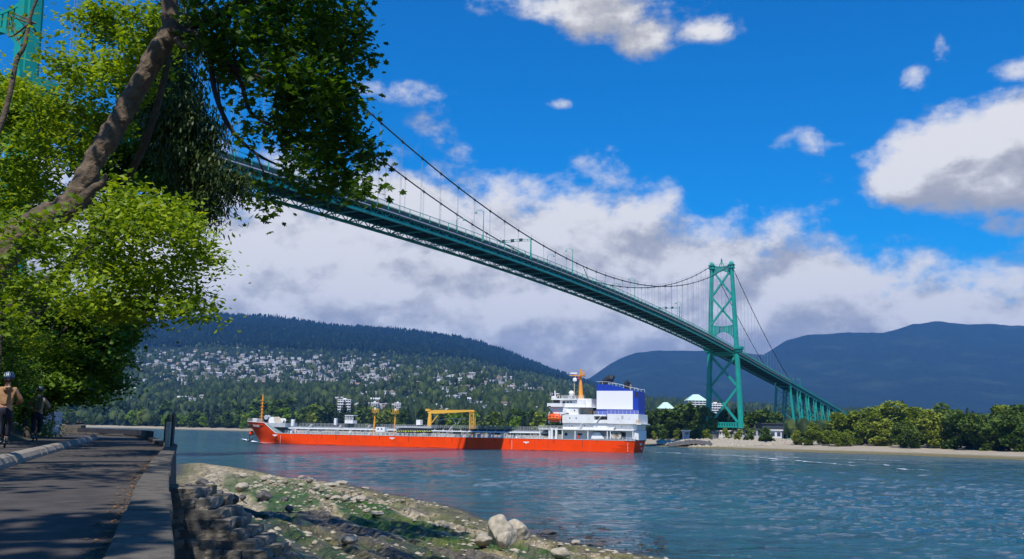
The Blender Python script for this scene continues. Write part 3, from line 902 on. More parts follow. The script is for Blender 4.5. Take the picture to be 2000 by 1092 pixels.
m = bpy.data.materials.new('far_land'); m.use_nodes = True
t_ = m.node_tree; t_.nodes.clear(); b = NB(t_)
out = b.n('ShaderNodeOutputMaterial'); p = b.n('ShaderNodeBsdfPrincipled'); b.link(p.outputs[0], out.inputs[0])
tcn = b.n('ShaderNodeTexCoord'); sp = b.n('ShaderNodeSeparateXYZ'); b.link(tcn.outputs['Object'], sp.inputs[0])
n1 = b.noise(tcn.outputs['Object'], .03, 6, .7); n2 = b.noise(tcn.outputs['Object'], .0025, 5, .6)
forest = b.mix(b.lin(n1, .35, .65), (.006, .013, .008), (.024, .038, .018))  # forest base kept dark in place of cloud shadow on the mountains
forest = b.mix(b.m('MULTIPLY', b.smooth(n2, .50, .72), .45), forest, (.050, .075, .035))
beach = b.mix(b.lin(b.noise(tcn.outputs['Object'], .25, 6, .7), .3, .7), (.30, .25, .17), (.44, .38, .29))
wet = b.mix(b.lin(b.noise(tcn.outputs['Object'], .5, 5, .7), .35, .65), (.13, .115, .05), (.22, .18, .09))
bc = b.mix(b.smooth(b.m('ADD', sp.outputs[2], b.m('MULTIPLY', n1, .5)), .45, 1.1), wet, beach)
cc = b.mix(b.smooth(b.m('ADD', sp.outputs[2], b.m('MULTIPLY', n1, .8)), 3.4, 4.4), bc, forest)
b.link(cc, p.inputs['Base Color']); p.inputs['Roughness'].default_value = 1.0; p.inputs['Specular IOR Level'].default_value = .1
bn = b.n('ShaderNodeBump'); bn.inputs['Strength'].default_value = .8; bn.inputs['Distance'].default_value = 14
b.link(b.m('MULTIPLY', n1, b.smooth(sp.outputs[2], 6, 40)), bn.inputs['Height']); b.link(bn.outputs[0], p.inputs['Normal'])
M['land'] = m
ua = np.concatenate([np.linspace(-2200, -300, 50), np.linspace(-280, 2300, 430), np.linspace(2330, 5500, 60)])
ra = np.concatenate([np.linspace(180, 1500, 170), np.geomspace(1515, 13000, 200)])
Ua, Ra = np.meshgrid(ua, ra)
Xa = (Ua - 1000) / F_PX / 1.0138 * Ra; Ya = Ra
Za = far_z(Xa, Ya)
ix = np.arange(Xa.size).reshape(Xa.shape)
fq = np.stack([ix[:-1, :-1], ix[:-1, 1:], ix[1:, 1:], ix[1:, :-1]], -1)
hi = np.maximum(np.maximum(Za[:-1, :-1], Za[1:, 1:]), np.maximum(Za[1:, :-1], Za[:-1, 1:])) > -2.4
me = fast_mesh('north_shore_terrain', np.stack([Xa, Ya, Za], -1).reshape(-1, 3), fq[hi], M['land'], smooth=True)
tag(link('north_shore_terrain', me), 'far shore with beach, wooded hillside and mountain ridges', kind='structure')

# ------------------------------------------------------------------ air
hz = bpy.data.materials.new('haze_air'); hz.use_nodes = True
hz.node_tree.nodes.clear(); b = NB(hz.node_tree)
out = b.n('ShaderNodeOutputMaterial'); pv = b.n('ShaderNodeVolumePrincipled')
pv.inputs['Color'].default_value = (.13, .43, 1.0, 1); pv.inputs['Density'].default_value = 5.2e-5; pv.inputs['Anisotropy'].default_value = 0.0
b.link(pv.outputs[0], out.inputs['Volume'])
ho = MB().box(-15000, 22000, -400, 14500, -6, 1450).build('haze', hz)
tag(ho, 'thin bluish air haze over the inlet', 'haze', kind='stuff')

# ------------------------------------------------------------------ suspension bridge
AL = 0.47016
bd = V(math.sin(AL), math.cos(AL), 0); ed = V(math.cos(AL), -math.sin(AL), 0)
NT = V(130.83, 565.93, 0); SPAN = 473.0; SIDE = 187.0
def BP(s, l, z):
    q = NT + (s - SPAN) * bd + l * ed
    return (q[0], q[1], z)
def deck_z(s):      # top of the railing
    c_ = 1.1e-4; D = 65.9
    if s < 0: return D - c_ * (SPAN / 2) ** 2 + 2 * c_ * (SPAN / 2) * s
    return D - c_ * (s - SPAN / 2) ** 2 if s < SPAN else D - c_ * (SPAN / 2) ** 2 - 2 * c_ * (SPAN / 2) * (s - SPAN)
TOPZ = 111.0; LOWZ = 69.3; WC = 6.0; WR = 6.7
def cable_z(s):
    if 0 <= s <= SPAN: return LOWZ + (TOPZ - LOWZ) * ((s - SPAN / 2) / (SPAN / 2)) ** 2
    t = (s - SPAN) / SIDE if s > SPAN else -s / SIDE
    e = deck_z(SPAN + SIDE if s > SPAN else -SIDE) - .5
    return TOPZ + (e - TOPZ) * t - 4 * 3.6 * t * (1 - t)

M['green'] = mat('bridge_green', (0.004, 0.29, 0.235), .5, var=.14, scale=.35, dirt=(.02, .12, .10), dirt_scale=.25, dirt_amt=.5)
M['green_far'] = mat('bridge_green_pale', (0.045, 0.33, 0.28), .55, var=.12, scale=.5, dirt=(.05, .2, .17), dirt_scale=.3, dirt_amt=.4)
M['cable'] = mat('cable_grey', (0.045, 0.055, 0.06), .5, var=.1)
M['hanger'] = mat('hanger_rope', (0.28, 0.31, 0.34), .5, var=.1)
M['pipe'] = mat('pale_pipe', (0.72, 0.60, 0.60), .6, var=.1)
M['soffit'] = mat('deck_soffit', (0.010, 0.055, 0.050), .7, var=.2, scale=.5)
M['road'] = mat('bridge_road', (0.06, 0.06, 0.06), .9)
M['mesh'] = mat('railing_mesh', (0.10, 0.30, 0.28), .6)
M['pier'] = mat('pier_concrete', (0.30, 0.29, 0.26), .9, var=.2, scale=.5, bump=.3, dirt=(.12, .12, .10), dirt_scale=.3, dirt_amt=.6)

br = wthing('suspension_bridge', tuple(NT), 'long green steel suspension bridge crossing the water above the tanker', 'bridge')


def tower(s0, base_z):
    """one tower: > leg, brace, portal, strut"""
    root = MB()
    def lp(z, sgn):   # leg centre offset from axis
        t = (z - 8) / (TOPZ - 8)
        return sgn * (10.2 + (6.15 - 10.2) * t)
    def leg_w(z):     # (across, along)
        t = (z - 8) / (TOPZ - 8)
        return 3.1 - 1.1 * t, 4.2 - 1.4 * t
    tw = MB()
    # tie across at the deck makes the tower body
    for sgn in (-1, 1):
        pass
    tw.bar(BP(s0, -8.6, 55.3), BP(s0, 8.6, 55.3), 2.2, 2.6)
    body = tw.build('tower', M['green'], br)
    body['label'] = 'north tower of the bridge' if s0 > 0 else 'south tower of the bridge'
    def child(mb, nm, mt=None):
        ob = mb.build(nm, mt or M['green'], br)
        ob.parent = body
        return ob
    for sgn in (-1, 1):
        mb = MB(); zs = [base_z, base_z + 3, base_z + 9, 30, 55, 80, TOPZ - 2]
        # cruciform cellular leg: three boxes wide
        for (ka, kb) in ((1.0, .62), (.62, 1.0)):
            for i in range(len(zs) - 1):
                a, b_ = zs[i], zs[i + 1]
                wa, la = leg_w(a); wb, lb = leg_w(b_)
                fl0 = 1.35 if i == 0 else (1.12 if i == 1 else 1.0); fl1 = 1.12 if i == 0 else 1.0
                mb.bar(BP(s0, lp(a, sgn), a), BP(s0, lp(b_, sgn), b_), la * kb * fl0, wa * ka * fl0, up=tuple(ed), w2=lb * kb * fl1, h2=wb * ka * fl1)
        child(mb, 'leg')
        mb = MB(); lt = lp(TOPZ, sgn)
        for (hw, z0, z1) in ((1.75, -2.6, -1.9), (1.45, -1.9, -.6), (1.9, -.6, -.2), (1.1, -.2, .5)):
            mb.bar(BP(s0 - hw * 1.15, lt, TOPZ + (z0 + z1) / 2), BP(s0 + hw * 1.15, lt, TOPZ + (z0 + z1) / 2), hw * 2, z1 - z0)
        child(mb, 'cap')
        mb = MB()
        q = BP(s0, lt, TOPZ + 1.1)
        mb.lathe(q, [(1.5, -1.0), (1.5, -.3), (1.15, .4), (.55, .85), (.2, 1.0)], 10)
        child(mb, 'saddle_housing', M['green_far'])
    def xbrace(z0, z1, w_=1.0):
        wi = lambda z, sg: lp(z, sg) - sg * leg_w(z)[0] * .42
        for sg in (-1, 1):
            mb = MB(); mb.bar(BP(s0, wi(z0, sg), z0), BP(s0, wi(z1, -sg), z1), w_ * 1.25, w_ * 1.0, up=tuple(bd))
            child(mb, 'brace')
        zc = (z0 * abs(wi(z1, 1)) + z1 * abs(wi(z0, 1))) / (abs(wi(z1, 1)) + abs(wi(z0, 1)))
        mb = MB(); mb.bar(BP(s0 - .75, 0, zc), BP(s0 + .75, 0, zc), 2.0, 2.0); child(mb, 'gusset')
    xbrace(91.5, 107, .95); xbrace(74.2, 90.0, .95)
    xbrace(35.8, 53.5, 1.1); xbrace(12.8, 34.2, 1.1)
    # arched portals with openings between two chords
    def portal(zt, zb, rise, nm, open_n=7, straight=False):
        xi = abs(lp((zt + zb) / 2, 1)) - leg_w(zb)[0] * .45
        mb = MB(); N_ = 14
        for i in range(N_):
            t0, t1 = i / N_ * 2 - 1, (i + 1) / N_ * 2 - 1
            f = lambda t: zb - rise * t * t * (0 if straight else 1)
            g_ = lambda t: zt + (0 if straight else .9 * t * t)
            mb.bar(BP(s0, xi * t0, f(t0)), BP(s0, xi * t1, f(t1)), 1.1, .75)
            mb.bar(BP(s0, xi * t0, g_(t0)), BP(s0, xi * t1, g_(t1)), 1.1, .6)
        for i in range(open_n + 1):
            t = i / open_n * 2 - 1
            mb.bar(BP(s0, xi * t * .97, f(t)), BP(s0, xi * t * .97, g_(t)), 1.0, .95, up=tuple(bd))
        child(mb, nm)
    portal(72.0, 69.2, 4.2, 'portal_arch', 9); portal(109.6, 107.3, 3.0, 'portal_arch', 8)
    portal(13.4, 10.9, 0, 'base_strut', 11, True)
    mb = MB()
    for sg in (-1, 1): mb.bar(BP(s0, sg * 1.5, 110), BP(s0, 0, 113.6), .35)
    mb.bar(BP(s0, 0, 110), BP(s0, 0, 115.2), .3); mb.bar(BP(s0, -.9, 111.6), BP(s0, .9, 111.6), .25)
    mb.lathe(BP(s0, 0, 113.9), [(.1, -.7), (.6, -.3), (.6, .3), (.1, .7)], 8)
    child(mb, 'finial')
    mb = MB()
    for l in np.linspace(-5.4, 5.4, 9): mb.bar(BP(s0 - .6, l, 110.2), BP(s0 - .6, l, 111.3), .09)
    mb.bar(BP(s0 - .6, -5.4, 111.3), BP(s0 - .6, 5.4, 111.3), .09)
    child(mb, 'top_railing')
    # platforms at deck level outside each leg
    for sg in (-1, 1):
        mb = MB(); c_ = sg * 9.6
        mb.bar(BP(s0 - 3.4, c_, deck_z(s0) - 1.6), BP(s0 + 3.4, c_, deck_z(s0) - 1.6), 4.6, .5)
        mb.bar(BP(s0 - 2.6, c_, deck_z(s0) - 2.6), BP(s0 + 2.6, c_, deck_z(s0) - 2.6), 3.4, 1.6)
        for a, b_ in (((-3.4, 2.2), (3.4, 2.2)), ((-3.4, -1), (-3.4, 2.2)), ((3.4, -1), (3.4, 2.2))):
            mb.bar(BP(s0 + a[0], c_ + sg * a[1], deck_z(s0) - .8), BP(s0 + b_[0], c_ + sg * b_[1], deck_z(s0) - .8), .12, 1.1)
        child(mb, 'platform')
    # concrete pedestals
    for sg in (-1, 1):
        mb = MB(); mb.bar(BP(s0 - 5, sg * 10.2, base_z - .7), BP(s0 + 5, sg * 10.2, base_z - .7), 7.4, 1.6)
        mb.bar(BP(s0 - 6, sg * 10.4, base_z - 4.5), BP(s0 + 6, sg * 10.4, base_z - 4.5), 9.6, 6.0)
        child(mb, 'pedestal', M['pier'])
    return body
tower(SPAN, 8.0)
tower(-2.5, 8.0)

# deck pieces, 20 m modules
S0, S1 = -20, int(SPAN + SIDE)
def sweep(nm, mt, prof, s0, s1, step=10, parent=br):
    """prof: list of (l, dz) closed polygon swept along the deck curve"""
    ss = list(np.arange(s0, s1 + .1, step)); n = len(prof); mb = MB()
    P = []
    for s in ss: P += [BP(s, l, deck_z(s) + dz) for l, dz in prof]
    F = [(i * n + j, i * n + (j + 1) % n, (i + 1) * n + (j + 1) % n, (i + 1) * n + j) for i in range(len(ss) - 1) for j in range(n)]
    F += [tuple(range(n))[::-1], tuple((len(ss) - 1) * n + j for j in range(n))]
    mb.add(P, F)
    return mb.build(nm, mt, parent)
def rect(l0, l1, z0, z1): return [(l0, z0), (l1, z0), (l1, z1), (l0, z1)]
VEND = 1240
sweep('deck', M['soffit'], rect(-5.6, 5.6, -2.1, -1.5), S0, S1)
sweep('roadway', M['road'], rect(-5.0, 5.0, -1.49, -1.42), S0, S1)
for sg in (-1, 1):
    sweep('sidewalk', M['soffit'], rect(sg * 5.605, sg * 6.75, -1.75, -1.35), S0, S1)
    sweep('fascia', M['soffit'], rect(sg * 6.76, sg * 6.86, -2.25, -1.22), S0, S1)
    sweep('top_rail', M['green'], rect(sg * 6.72, sg * 6.86, -.09, 0.03), S0, S1)
    sweep('bottom_rail', M['green'], rect(sg * 6.76, sg * 6.83, -1.12, -1.02), S0, S1)
    sweep('service_pipe', M['pipe'], rect(sg * 6.50, sg * 6.82, -2.58, -2.30), S0, S1)
    sweep('bottom_chord', M['green'], rect(sg * 5.75, sg * 6.45, -4.55, -3.85), S0, S1)
    sweep('top_chord', M['green'], rect(sg * 5.85, sg * 6.3, -2.75, -2.3), S0, S1)
def unit(nm, mb, parent=br, mt=None): return mb.build(nm, mt or M['green'], parent)
# truss panels
for sg in (-1, 1):
    for s in range(S0, S1, 10):
        mb = MB(); l = sg * 6.07
        zb = lambda q: deck_z(q) - 4.2
        zt_ = lambda q: deck_z(q) - 2.5
        for (a, za, b_, zb2) in ((s, zb, s + 2.6, zt_), (s + 5, zb, s + 2.6, zt_), (s + 5, zb, s + 7.4, zt_), (s + 10, zb, s + 7.4, zt_), (s + 5, zb, s + 5, zt_), (s, zb, s, zt_)):
            mb.bar(BP(a, l, za(a)), BP(b_, l, zb2(b_)), .2, .2)
        mb.bar(BP(s - .55, l + sg * .3, zb(s) + .35), BP(s + .55, l + sg * .3, zb(s) + .35), .05, .8)
        unit('truss_panel', mb)
    # balusters: fine mesh panels between posts, joined per 20 m
    for s in range(S0, S1, 20):
        mb = MB()
        for k in range(0, 40):
            q = s + k * .5
            mb.bar(BP(q, sg * 6.8, deck_z(q) - 1.1), BP(q, sg * 6.8, deck_z(q) - .05), .035, .035)
        unit('railing_panel', mb, mt=M['mesh'])['kind'] = 'stuff'
posts = 0
for sg in (1, -1):
    for k, s in enumerate(np.arange(S0, S1, 5)):
        if sg < 0 and s > 420: continue
        mb = MB(); mb.bar(BP(s, sg * 6.85, deck_z(s) - 1.95), BP(s, sg * 6.85, deck_z(s) + .04), .2, .2)
        mb.bar(BP(s, sg * 6.85, deck_z(s) - 2.05), BP(s, sg * 6.85, deck_z(s) - 1.45), .3, .26)
        unit('railing_post', mb)
for s in range(S0, S1, 5):
    mb = MB()
    mb.bar(BP(s, -6.7, deck_z(s) - 2.35), BP(s, 6.7, deck_z(s) - 2.35), .22, .5)
    if s % 10 == 0:
        mb.bar(BP(s, -5.9, deck_z(s) - 4.4), BP(s, -2.5, deck_z(s) - 2.6), .2); mb.bar(BP(s, 5.9, deck_z(s) - 4.4), BP(s, 2.5, deck_z(s) - 2.6), .2)
    unit('floor_beam', mb, mt=M['soffit'])
for s in range(S0, S1, 10):
    mb = MB(); mb.bar(BP(s, 5.9, deck_z(s) - 4.2), BP(s, -5.9, deck_z(s) - 4.2), .26, .26)
    pass
    unit('lateral_brace', mb, mt=M['green_far'])
for l in (-4, -2, 0, 2, 4):
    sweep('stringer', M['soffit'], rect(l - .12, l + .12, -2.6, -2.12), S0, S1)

# cables, hand ropes, hangers
for sg in (1, -1):
    ss = list(np.linspace(-SIDE, 0, 8)) + list(np.linspace(6, SPAN - 6, 60)) + list(np.linspace(SPAN, SPAN + SIDE, 24))
    MB().tube([BP(s, sg * WC, cable_z(s)) for s in ss], .21, 7).build('main_cable', M['cable'], br)
    for o_ in (-.45, .45):
        MB().tube([BP(s, sg * WC + o_, cable_z(s) + 1.15) for s in np.linspace(2, SPAN - 2, 60)], .025, 4).build('hand_rope', M['hanger'], br)
    for k in range(1, int((SPAN + SIDE) / 10)):
        s = k * 10 - 3.5
        if abs(s - SPAN) < 4: continue
        cz_ = cable_z(s); dz_ = deck_z(s) - 2.2
        if cz_ < deck_z(s) + .5: continue
        mb = MB()
        for o_ in (-.22, .22): mb.tube([BP(s + o_, sg * WC, dz_), BP(s + o_, sg * WC, cz_)], .033, 4, caps=False)
        h_ = unit('hanger', mb, mt=M['hanger'])
        mb = MB(); t = V(*BP(s + .5, sg * WC, cable_z(s + .5))) ; mb.tube([BP(s - .35, sg * WC, cable_z(s - .35)), tuple(t)], .3, 7)
        mb.bar(BP(s, sg * WC, cz_), BP(s, sg * WC, cz_ - .55), .22)
        if s < SPAN: mb.bar(BP(s, sg * WC, cz_), BP(s, sg * WC, cz_ + 1.2), .07)
        mb.build('cable_band', M['cable'], br)
    # stay from the cable to the deck near midspan
    s = SPAN / 2
    MB().tube([BP(s - 4, sg * WC, cable_z(s)), BP(s + 3, sg * 6.3, deck_z(s) - 2.3)], .13, 5).build('centre_tie', M['cable'], br)

# lamps on the bridge
def bridge_lamp(s, sg, label):
    z = deck_z(s); o = wthing('street_lamp', BP(s, sg * 6.9, z - 1.5), label, 'street lamp', 'lamps along the bridge')
    MB().tube([BP(s, sg * 7.0, z - 1.9), BP(s, sg * 7.0, z - .2), BP(s, sg * 7.0, z + 7.6)], [.26, .16, .09], 7).build('pole', M['green'], o)
    MB().tube([BP(s, sg * 7.0, z + 7.3), BP(s, sg * 6.0, z + 8.0), BP(s, sg * 4.6, z + 7.9), BP(s, sg * 4.3, z + 7.7)], .06, 5).build('arm', M['green_far'], o)
    MB().lathe(BP(s, sg * 4.3, z + 7.2), [(.45, -.1), (.38, .15), (.16, .3), (.12, .55)], 9).build('lamp_head', M['green_far'], o)
LN = {150.5: 'lamp post on the near railing left of the signal gantry', 220: 'lamp post on the near railing just right of midspan gantry', 289.5: 'lamp post on the near railing, third visible from the left', 360: 'lamp post on the near railing next to the far signal gantry', 430: 'lamp post on the near railing just before the north tower',
      80.5: 'lamp post on the near railing hidden in the maple leaves', 500: 'lamp post on the near railing beyond the north tower', 570: 'lamp post on the near railing halfway down the side span', 10.5: 'lamp post beside the south tower'}
for s, lb in LN.items(): bridge_lamp(s, 1, lb)
for s, lb in {158: 'lamp post on the far railing between the first lamp and the signal gantry', 228: 'lamp post on the far railing past midspan', 300: 'lamp post on the far railing behind the third near lamp', 372: 'lamp post on the far railing before the north tower', 20: 'lamp post on the far railing beside the south tower'}.items(): bridge_lamp(s, -1, lb)
M['signal'] = mat('signal_black', (.03, .06, .06), .5)
for s, lb in ((184, 'lane signal gantry over the road left of midspan cable tie'), (357, 'small far lane signal gantry left of the north tower'), (700, 'lane signal gantry over the viaduct past the cable end')):
    z = deck_z(s); o = wthing('signal_gantry', BP(s, 6.9, z - 1.5), lb, 'signal gantry', 'lane signal gantries')
    MB().tube([BP(s, 7.0, z - 1.9), BP(s, 7.0, z + 5.2)], [.26, .17], 7).build('pole', M['green'], o)
    mb = MB()
    for dz in (4.2, 4.8): mb.tube([BP(s, 7.0, z + dz), BP(s, 0, z + dz + .35 - (4.8 - dz) * .1), BP(s, -5.0, z + dz)], .09, 5)
    for l in np.linspace(6, -4.5, 9): mb.bar(BP(s, l, z + 4.25), BP(s, l - .6, z + 5.0), .06)
    mb.build('arm', M['green_far'], o)
    for l in (3.2, 0, -3.4): MB().bar(BP(s - .2, l, z + 4.8), BP(s + .25, l, z + 4.8), 1.1, 1.0).build('signal_head', M['signal'], o)

# ------------------------------------------------------------------ approach viaduct
vd = wthing('viaduct', BP(SPAN + SIDE, 0, 4), 'green steel trestle viaduct leading from the bridge into the trees', 'viaduct')
V0 = S1 + 1
sweep('deck', M['soffit'], rect(-6.3, 6.3, -2.0, -1.5), V0, VEND, 20, vd)
for sg in (-1, 1):
    sweep('girder', M['green'], rect(sg * 4.9, sg * 5.3, -4.7, -2.05), V0, VEND, 20, vd)
    sweep('railing', M['green'], rect(sg * 6.35, sg * 6.5, -2.3, 0.0), V0, VEND, 20, vd)
def ground(s, l): 
    q = BP(s, l, 0); return float(far_z(np.array([q[0]]), np.array([q[1]]))[0])
ss = [664]; s = 694
while s < VEND - 20: ss += [s, s + 13]; s += 41
for k, s in enumerate(ss):
    top = deck_z(s) - 4.8
    gz = min(ground(s, 8), ground(s, -8)) - .5
    bent = MB(); bent.bar(BP(s, -6.4, top - .3), BP(s, 6.4, top - .3), 1.0, 1.0)
    H_ = top - gz
    hw = lambda z: 5.2 + (top - z) * .085
    nlev = max(1, int(H_ / 13))
    zs = np.linspace(top - 1, gz + .6, nlev + 1)
    for i in range(nlev):
        a, b_ = zs[i], zs[i + 1]
        bent.bar(BP(s, hw(a), a), BP(s, -hw(b_), b_), .38); bent.bar(BP(s, -hw(a), a), BP(s, hw(b_), b_), .38)
        bent.bar(BP(s, hw(b_), b_), BP(s, -hw(b_), b_), .42)
    bo = bent.build('bent', M['green'], vd)
    for sg in (-1, 1):
        mb = MB(); wv = 1.7 if k == 0 else 1.15
        mb.bar(BP(s, sg * hw(top), top), BP(s, sg * hw(gz), gz), wv, wv)
        ob = mb.build('column', M['green'], vd); ob.parent = bo
    if k > 0 and k % 2 == 0:
        for sg in (-1, 1):
            mb = MB(); p0 = ss[k - 1]
            for i in range(nlev):
                a, b_ = zs[i], zs[i + 1]
                mb.bar(BP(p0, sg * hw(a), a), BP(s, sg * hw(b_), b_), .35); mb.bar(BP(s, sg * hw(a), a), BP(p0, sg * hw(b_), b_), .35)
                mb.bar(BP(p0, sg * hw(b_), b_), BP(s, sg * hw(b_), b_), .35)
            mb.build('side_bracing', M['green'], vd)

# ------------------------------------------------------------------ tanker
A1 = onz(560, 866.8); A2 = onz(1200, 883.2)
hx = V(A1.x - A2.x, A1.y - A2.y, 0); hx /= np.linalg.norm(hx)
BEAM = 17.0; HB = BEAM / 2
perp = V(-hx[1], hx[0], 0)          # +Y local; rotate heading by +90
THS = math.atan2(hx[1], hx[0])
# near side is local +Y
def _solve_u(px, v, org):
    d = ray(px, 850); k = d.x
    # point = org + u*hx + v*perp ; x = k*y
    ox, oy = org[0] + v * perp[0], org[1] + v * perp[1]
    return (k * oy - ox) / (hx[0] - k * hx[1])
# stern centre: transom near corner at px 1236
org_near = V(A2.x, A2.y, 0)
u_st = _solve_u(1240, 0, org_near)
stern_near = org_near + u_st * hx
ORG = stern_near - HB * perp
def su(px, v=HB): return _solve_u(px, v, ORG)
def sz(px, py, v=HB):
    u = su(px, v); q = ORG + u * hx + v * perp
    return at(px, py, q[1]).z
LEN = su(484, 0)
M['hull'] = mat('red_orange_hull', (0.95, 0.062, 0.000), .65, spec=.12, var=.07, scale=.25, dirt=(.55, .045, .012), dirt_scale=.12, dirt_amt=.35)
M['hull2'] = mat('hull_seam', (0.50, 0.04, 0.01), .6)
M['white'] = mat('ship_white', (0.80, 0.80, 0.78), .45, var=.04, scale=.5, dirt=(.55, .50, .42), dirt_scale=.35, dirt_amt=.3)
M['panel'] = mat('white_panel', (0.85, 0.84, 0.83), .5, var=.02)
M['blue'] = mat('funnel_blue', (0.008, 0.045, 0.38), .45, var=.1, scale=.6)
M['yellow'] = mat('crane_yellow', (0.78, 0.42, 0.05), .5, var=.1)
M['orange'] = mat('mast_orange', (0.80, 0.32, 0.03), .5, var=.1)
M['lboat'] = mat('lifeboat_orange', (0.85, 0.10, 0.01), .4, var=.06)
M['deckg'] = mat('deck_green_grey', (0.22, 0.29, 0.27), .7, var=.2)
M['grey'] = mat('deck_grey', (0.42, 0.44, 0.45), .6, var=.15, scale=1)
M['dark'] = mat('dark_gear', (0.02, 0.025, 0.03), .6, var=.2)
M['glass'] = mat('dark_glass', (0.015, 0.025, 0.04), .15, var=.1)
M['cream'] = mat('cream_drum', (0.58, 0.50, 0.38), .6, var=.15)
M['lime'] = mat('valve_yellow', (0.62, 0.70, 0.04), .5)
M['redp'] = mat('red_gear', (0.60, 0.05, 0.03), .5)
_t = M['hull'].node_tree; _b = NB(_t); _p = [n for n in _t.nodes if n.type == 'BSDF_PRINCIPLED'][0]
_l = _p.inputs['Base Color'].links[0].from_socket; _m = _b.n('ShaderNodeMapping'); _m.inputs['Scale'].default_value = (1.1, 1.1, .09); _tc = _b.n('ShaderNodeTexCoord'); _b.link(_tc.outputs['Object'], _m.inputs[0])
_s1 = _b.smooth(_b.noise(_m.outputs[0], 1.6, 5, .7), .56, .74); _s2 = _b.smooth(_b.noise(_m.outputs[0], .7, 4, .6), .60, .75)
_c = _b.mix(_b.m('MULTIPLY', _s1, .38), _l, (.42, .055, .012)); _c = _b.mix(_b.m('MULTIPLY', _s2, .30), _c, (.85, .20, .07)); _b.link(_c, _p.inputs['Base Color'])
ship = thing('tanker', (ORG[0], ORG[1], 0), 'low orange red tanker with white superstructure and blue funnel passing under the bridge', 'ship', rotz=THS)
ship['_o'] = (0, 0, 0)
DK = sz(1000, 856)   # main deck height at side
FCs = su(538); FCe = su(512)
BT = sz(484, 823, 0)
def deck_top(u):
    z = np.interp(u, [0, FCs, FCe, LEN], [DK, DK, BT - .5, BT])
    return float(z)
def halfb(u, k):   # k 0 waterline ..1 deck
    st = min(1.0, (.80 + .12 * k) + .35 * max(0, u / (LEN * .10)) ** .8) if u < LEN * .12 else 1.0
    st = min(st, 1)
    u0 = LEN * (.80 + .04 * k)
    if u > u0:
        t = (u - u0) / (LEN - u0)
        p_ = 1.7 + .9 * k
        st *= max(0, 1 - t ** p_) ** (.95 - .35 * k)
    return HB * st
hull = MB(); NU, NK = 70, 7
us = np.concatenate([np.linspace(0, LEN * .12, 10), np.linspace(LEN * .14, LEN * .78, 24), LEN * (.78 + .22 * np.linspace(0.01, 1, 36) ** .85)])
kk = [-.45, 0, .15, .35, .6, .8, 1.0]
def hull_pt(u, k, sg):
    zt = deck_top(u); z = zt * k if k > 0 else k * 4
    t = max(0, (u - LEN * .84) / (LEN * .16)); rk = -(1 - max(0, z) / BT) * 6.2 * t ** 3
    if k < 0: rk += 1.0 * t
    return (u + rk + (-(1 - max(k, 0)) * -.9 if u < 1e-6 else 0), sg * halfb(u, max(k, 0)) * (1 if k >= 0 else .97), z)
for sg in (1, -1):
    P = [hull_pt(u, k, sg) for u in us for k in kk]
    n = len(kk)
    hull.add(P, [((i) * n + j, (i + 1) * n + j, (i + 1) * n + j + 1, i * n + j + 1)[::sg] for i in range(len(us) - 1) for j in range(n - 1)])
# transom
P = [hull_pt(0, k, 1) for k in kk] + [hull_pt(0, k, -1) for k in kk]; n = len(kk)
hull.add(P, [(j, j + 1, n + j + 1, n + j) for j in range(n - 1)])
hull_ob = hull.build('hull', M['hull'], ship, smooth=False)
mb = MB(); n = len(us)
P = [(u, halfb(u, 1) * .99, deck_top(u) - (1.0 if u > FCe else .35)) for u in us] + [(u, -halfb(u, 1) * .99, deck_top(u) - (1.0 if u > FCe else .35)) for u in us]
mb.add(P, [(i, i + 1, n + i + 1, n + i) for i in range(n - 1)])
mb.build('main_deck', M['deckg'], ship)
# pale sheer strake edge
mb = MB()
for i in range(len(us) - 1):
    a, b_ = us[i], us[i + 1]
    mb.bar((a, halfb(a, 1) + .02, deck_top(a) + .05), (b_, halfb(b_, 1) + .02, deck_top(b_) + .05), .16, .12)
    mb.bar((a, -halfb(a, 1) - .02, deck_top(a) + .05), (b_, -halfb(b_, 1) - .02, deck_top(b_) + .05), .16, .12)
mb.build('gunwale', M['white'], ship)
M['rubber'] = mat('hull_scuff', (.25, .03, .01), .7)
for px in (548, 1000, 1226):
    u = su(px)
    for k in range(7): MB().box(u - .10, u + .10, HB - .01, HB + .02, .25 + k * .42, .42 + k * .42).build('draught_mark', M['white'], ship)
for k in range(22):
    u = su(600 + k * 28.3); w_ = .04 + .05 * (k * 7 % 3); MB().box(u - w_, u + w_, HB, HB + .012, DK - .35 - .5 * (1 + k * 5 % 4), DK - .12).build('rust_streak', M['rubber'], ship)
# weld seams
for px in (619, 715, 1071, 1045):
    u = su(px); MB().box(u - .06, u + .06, HB, HB + .015, .2, DK - .1).build('hull_seam', M['hull2'], ship)
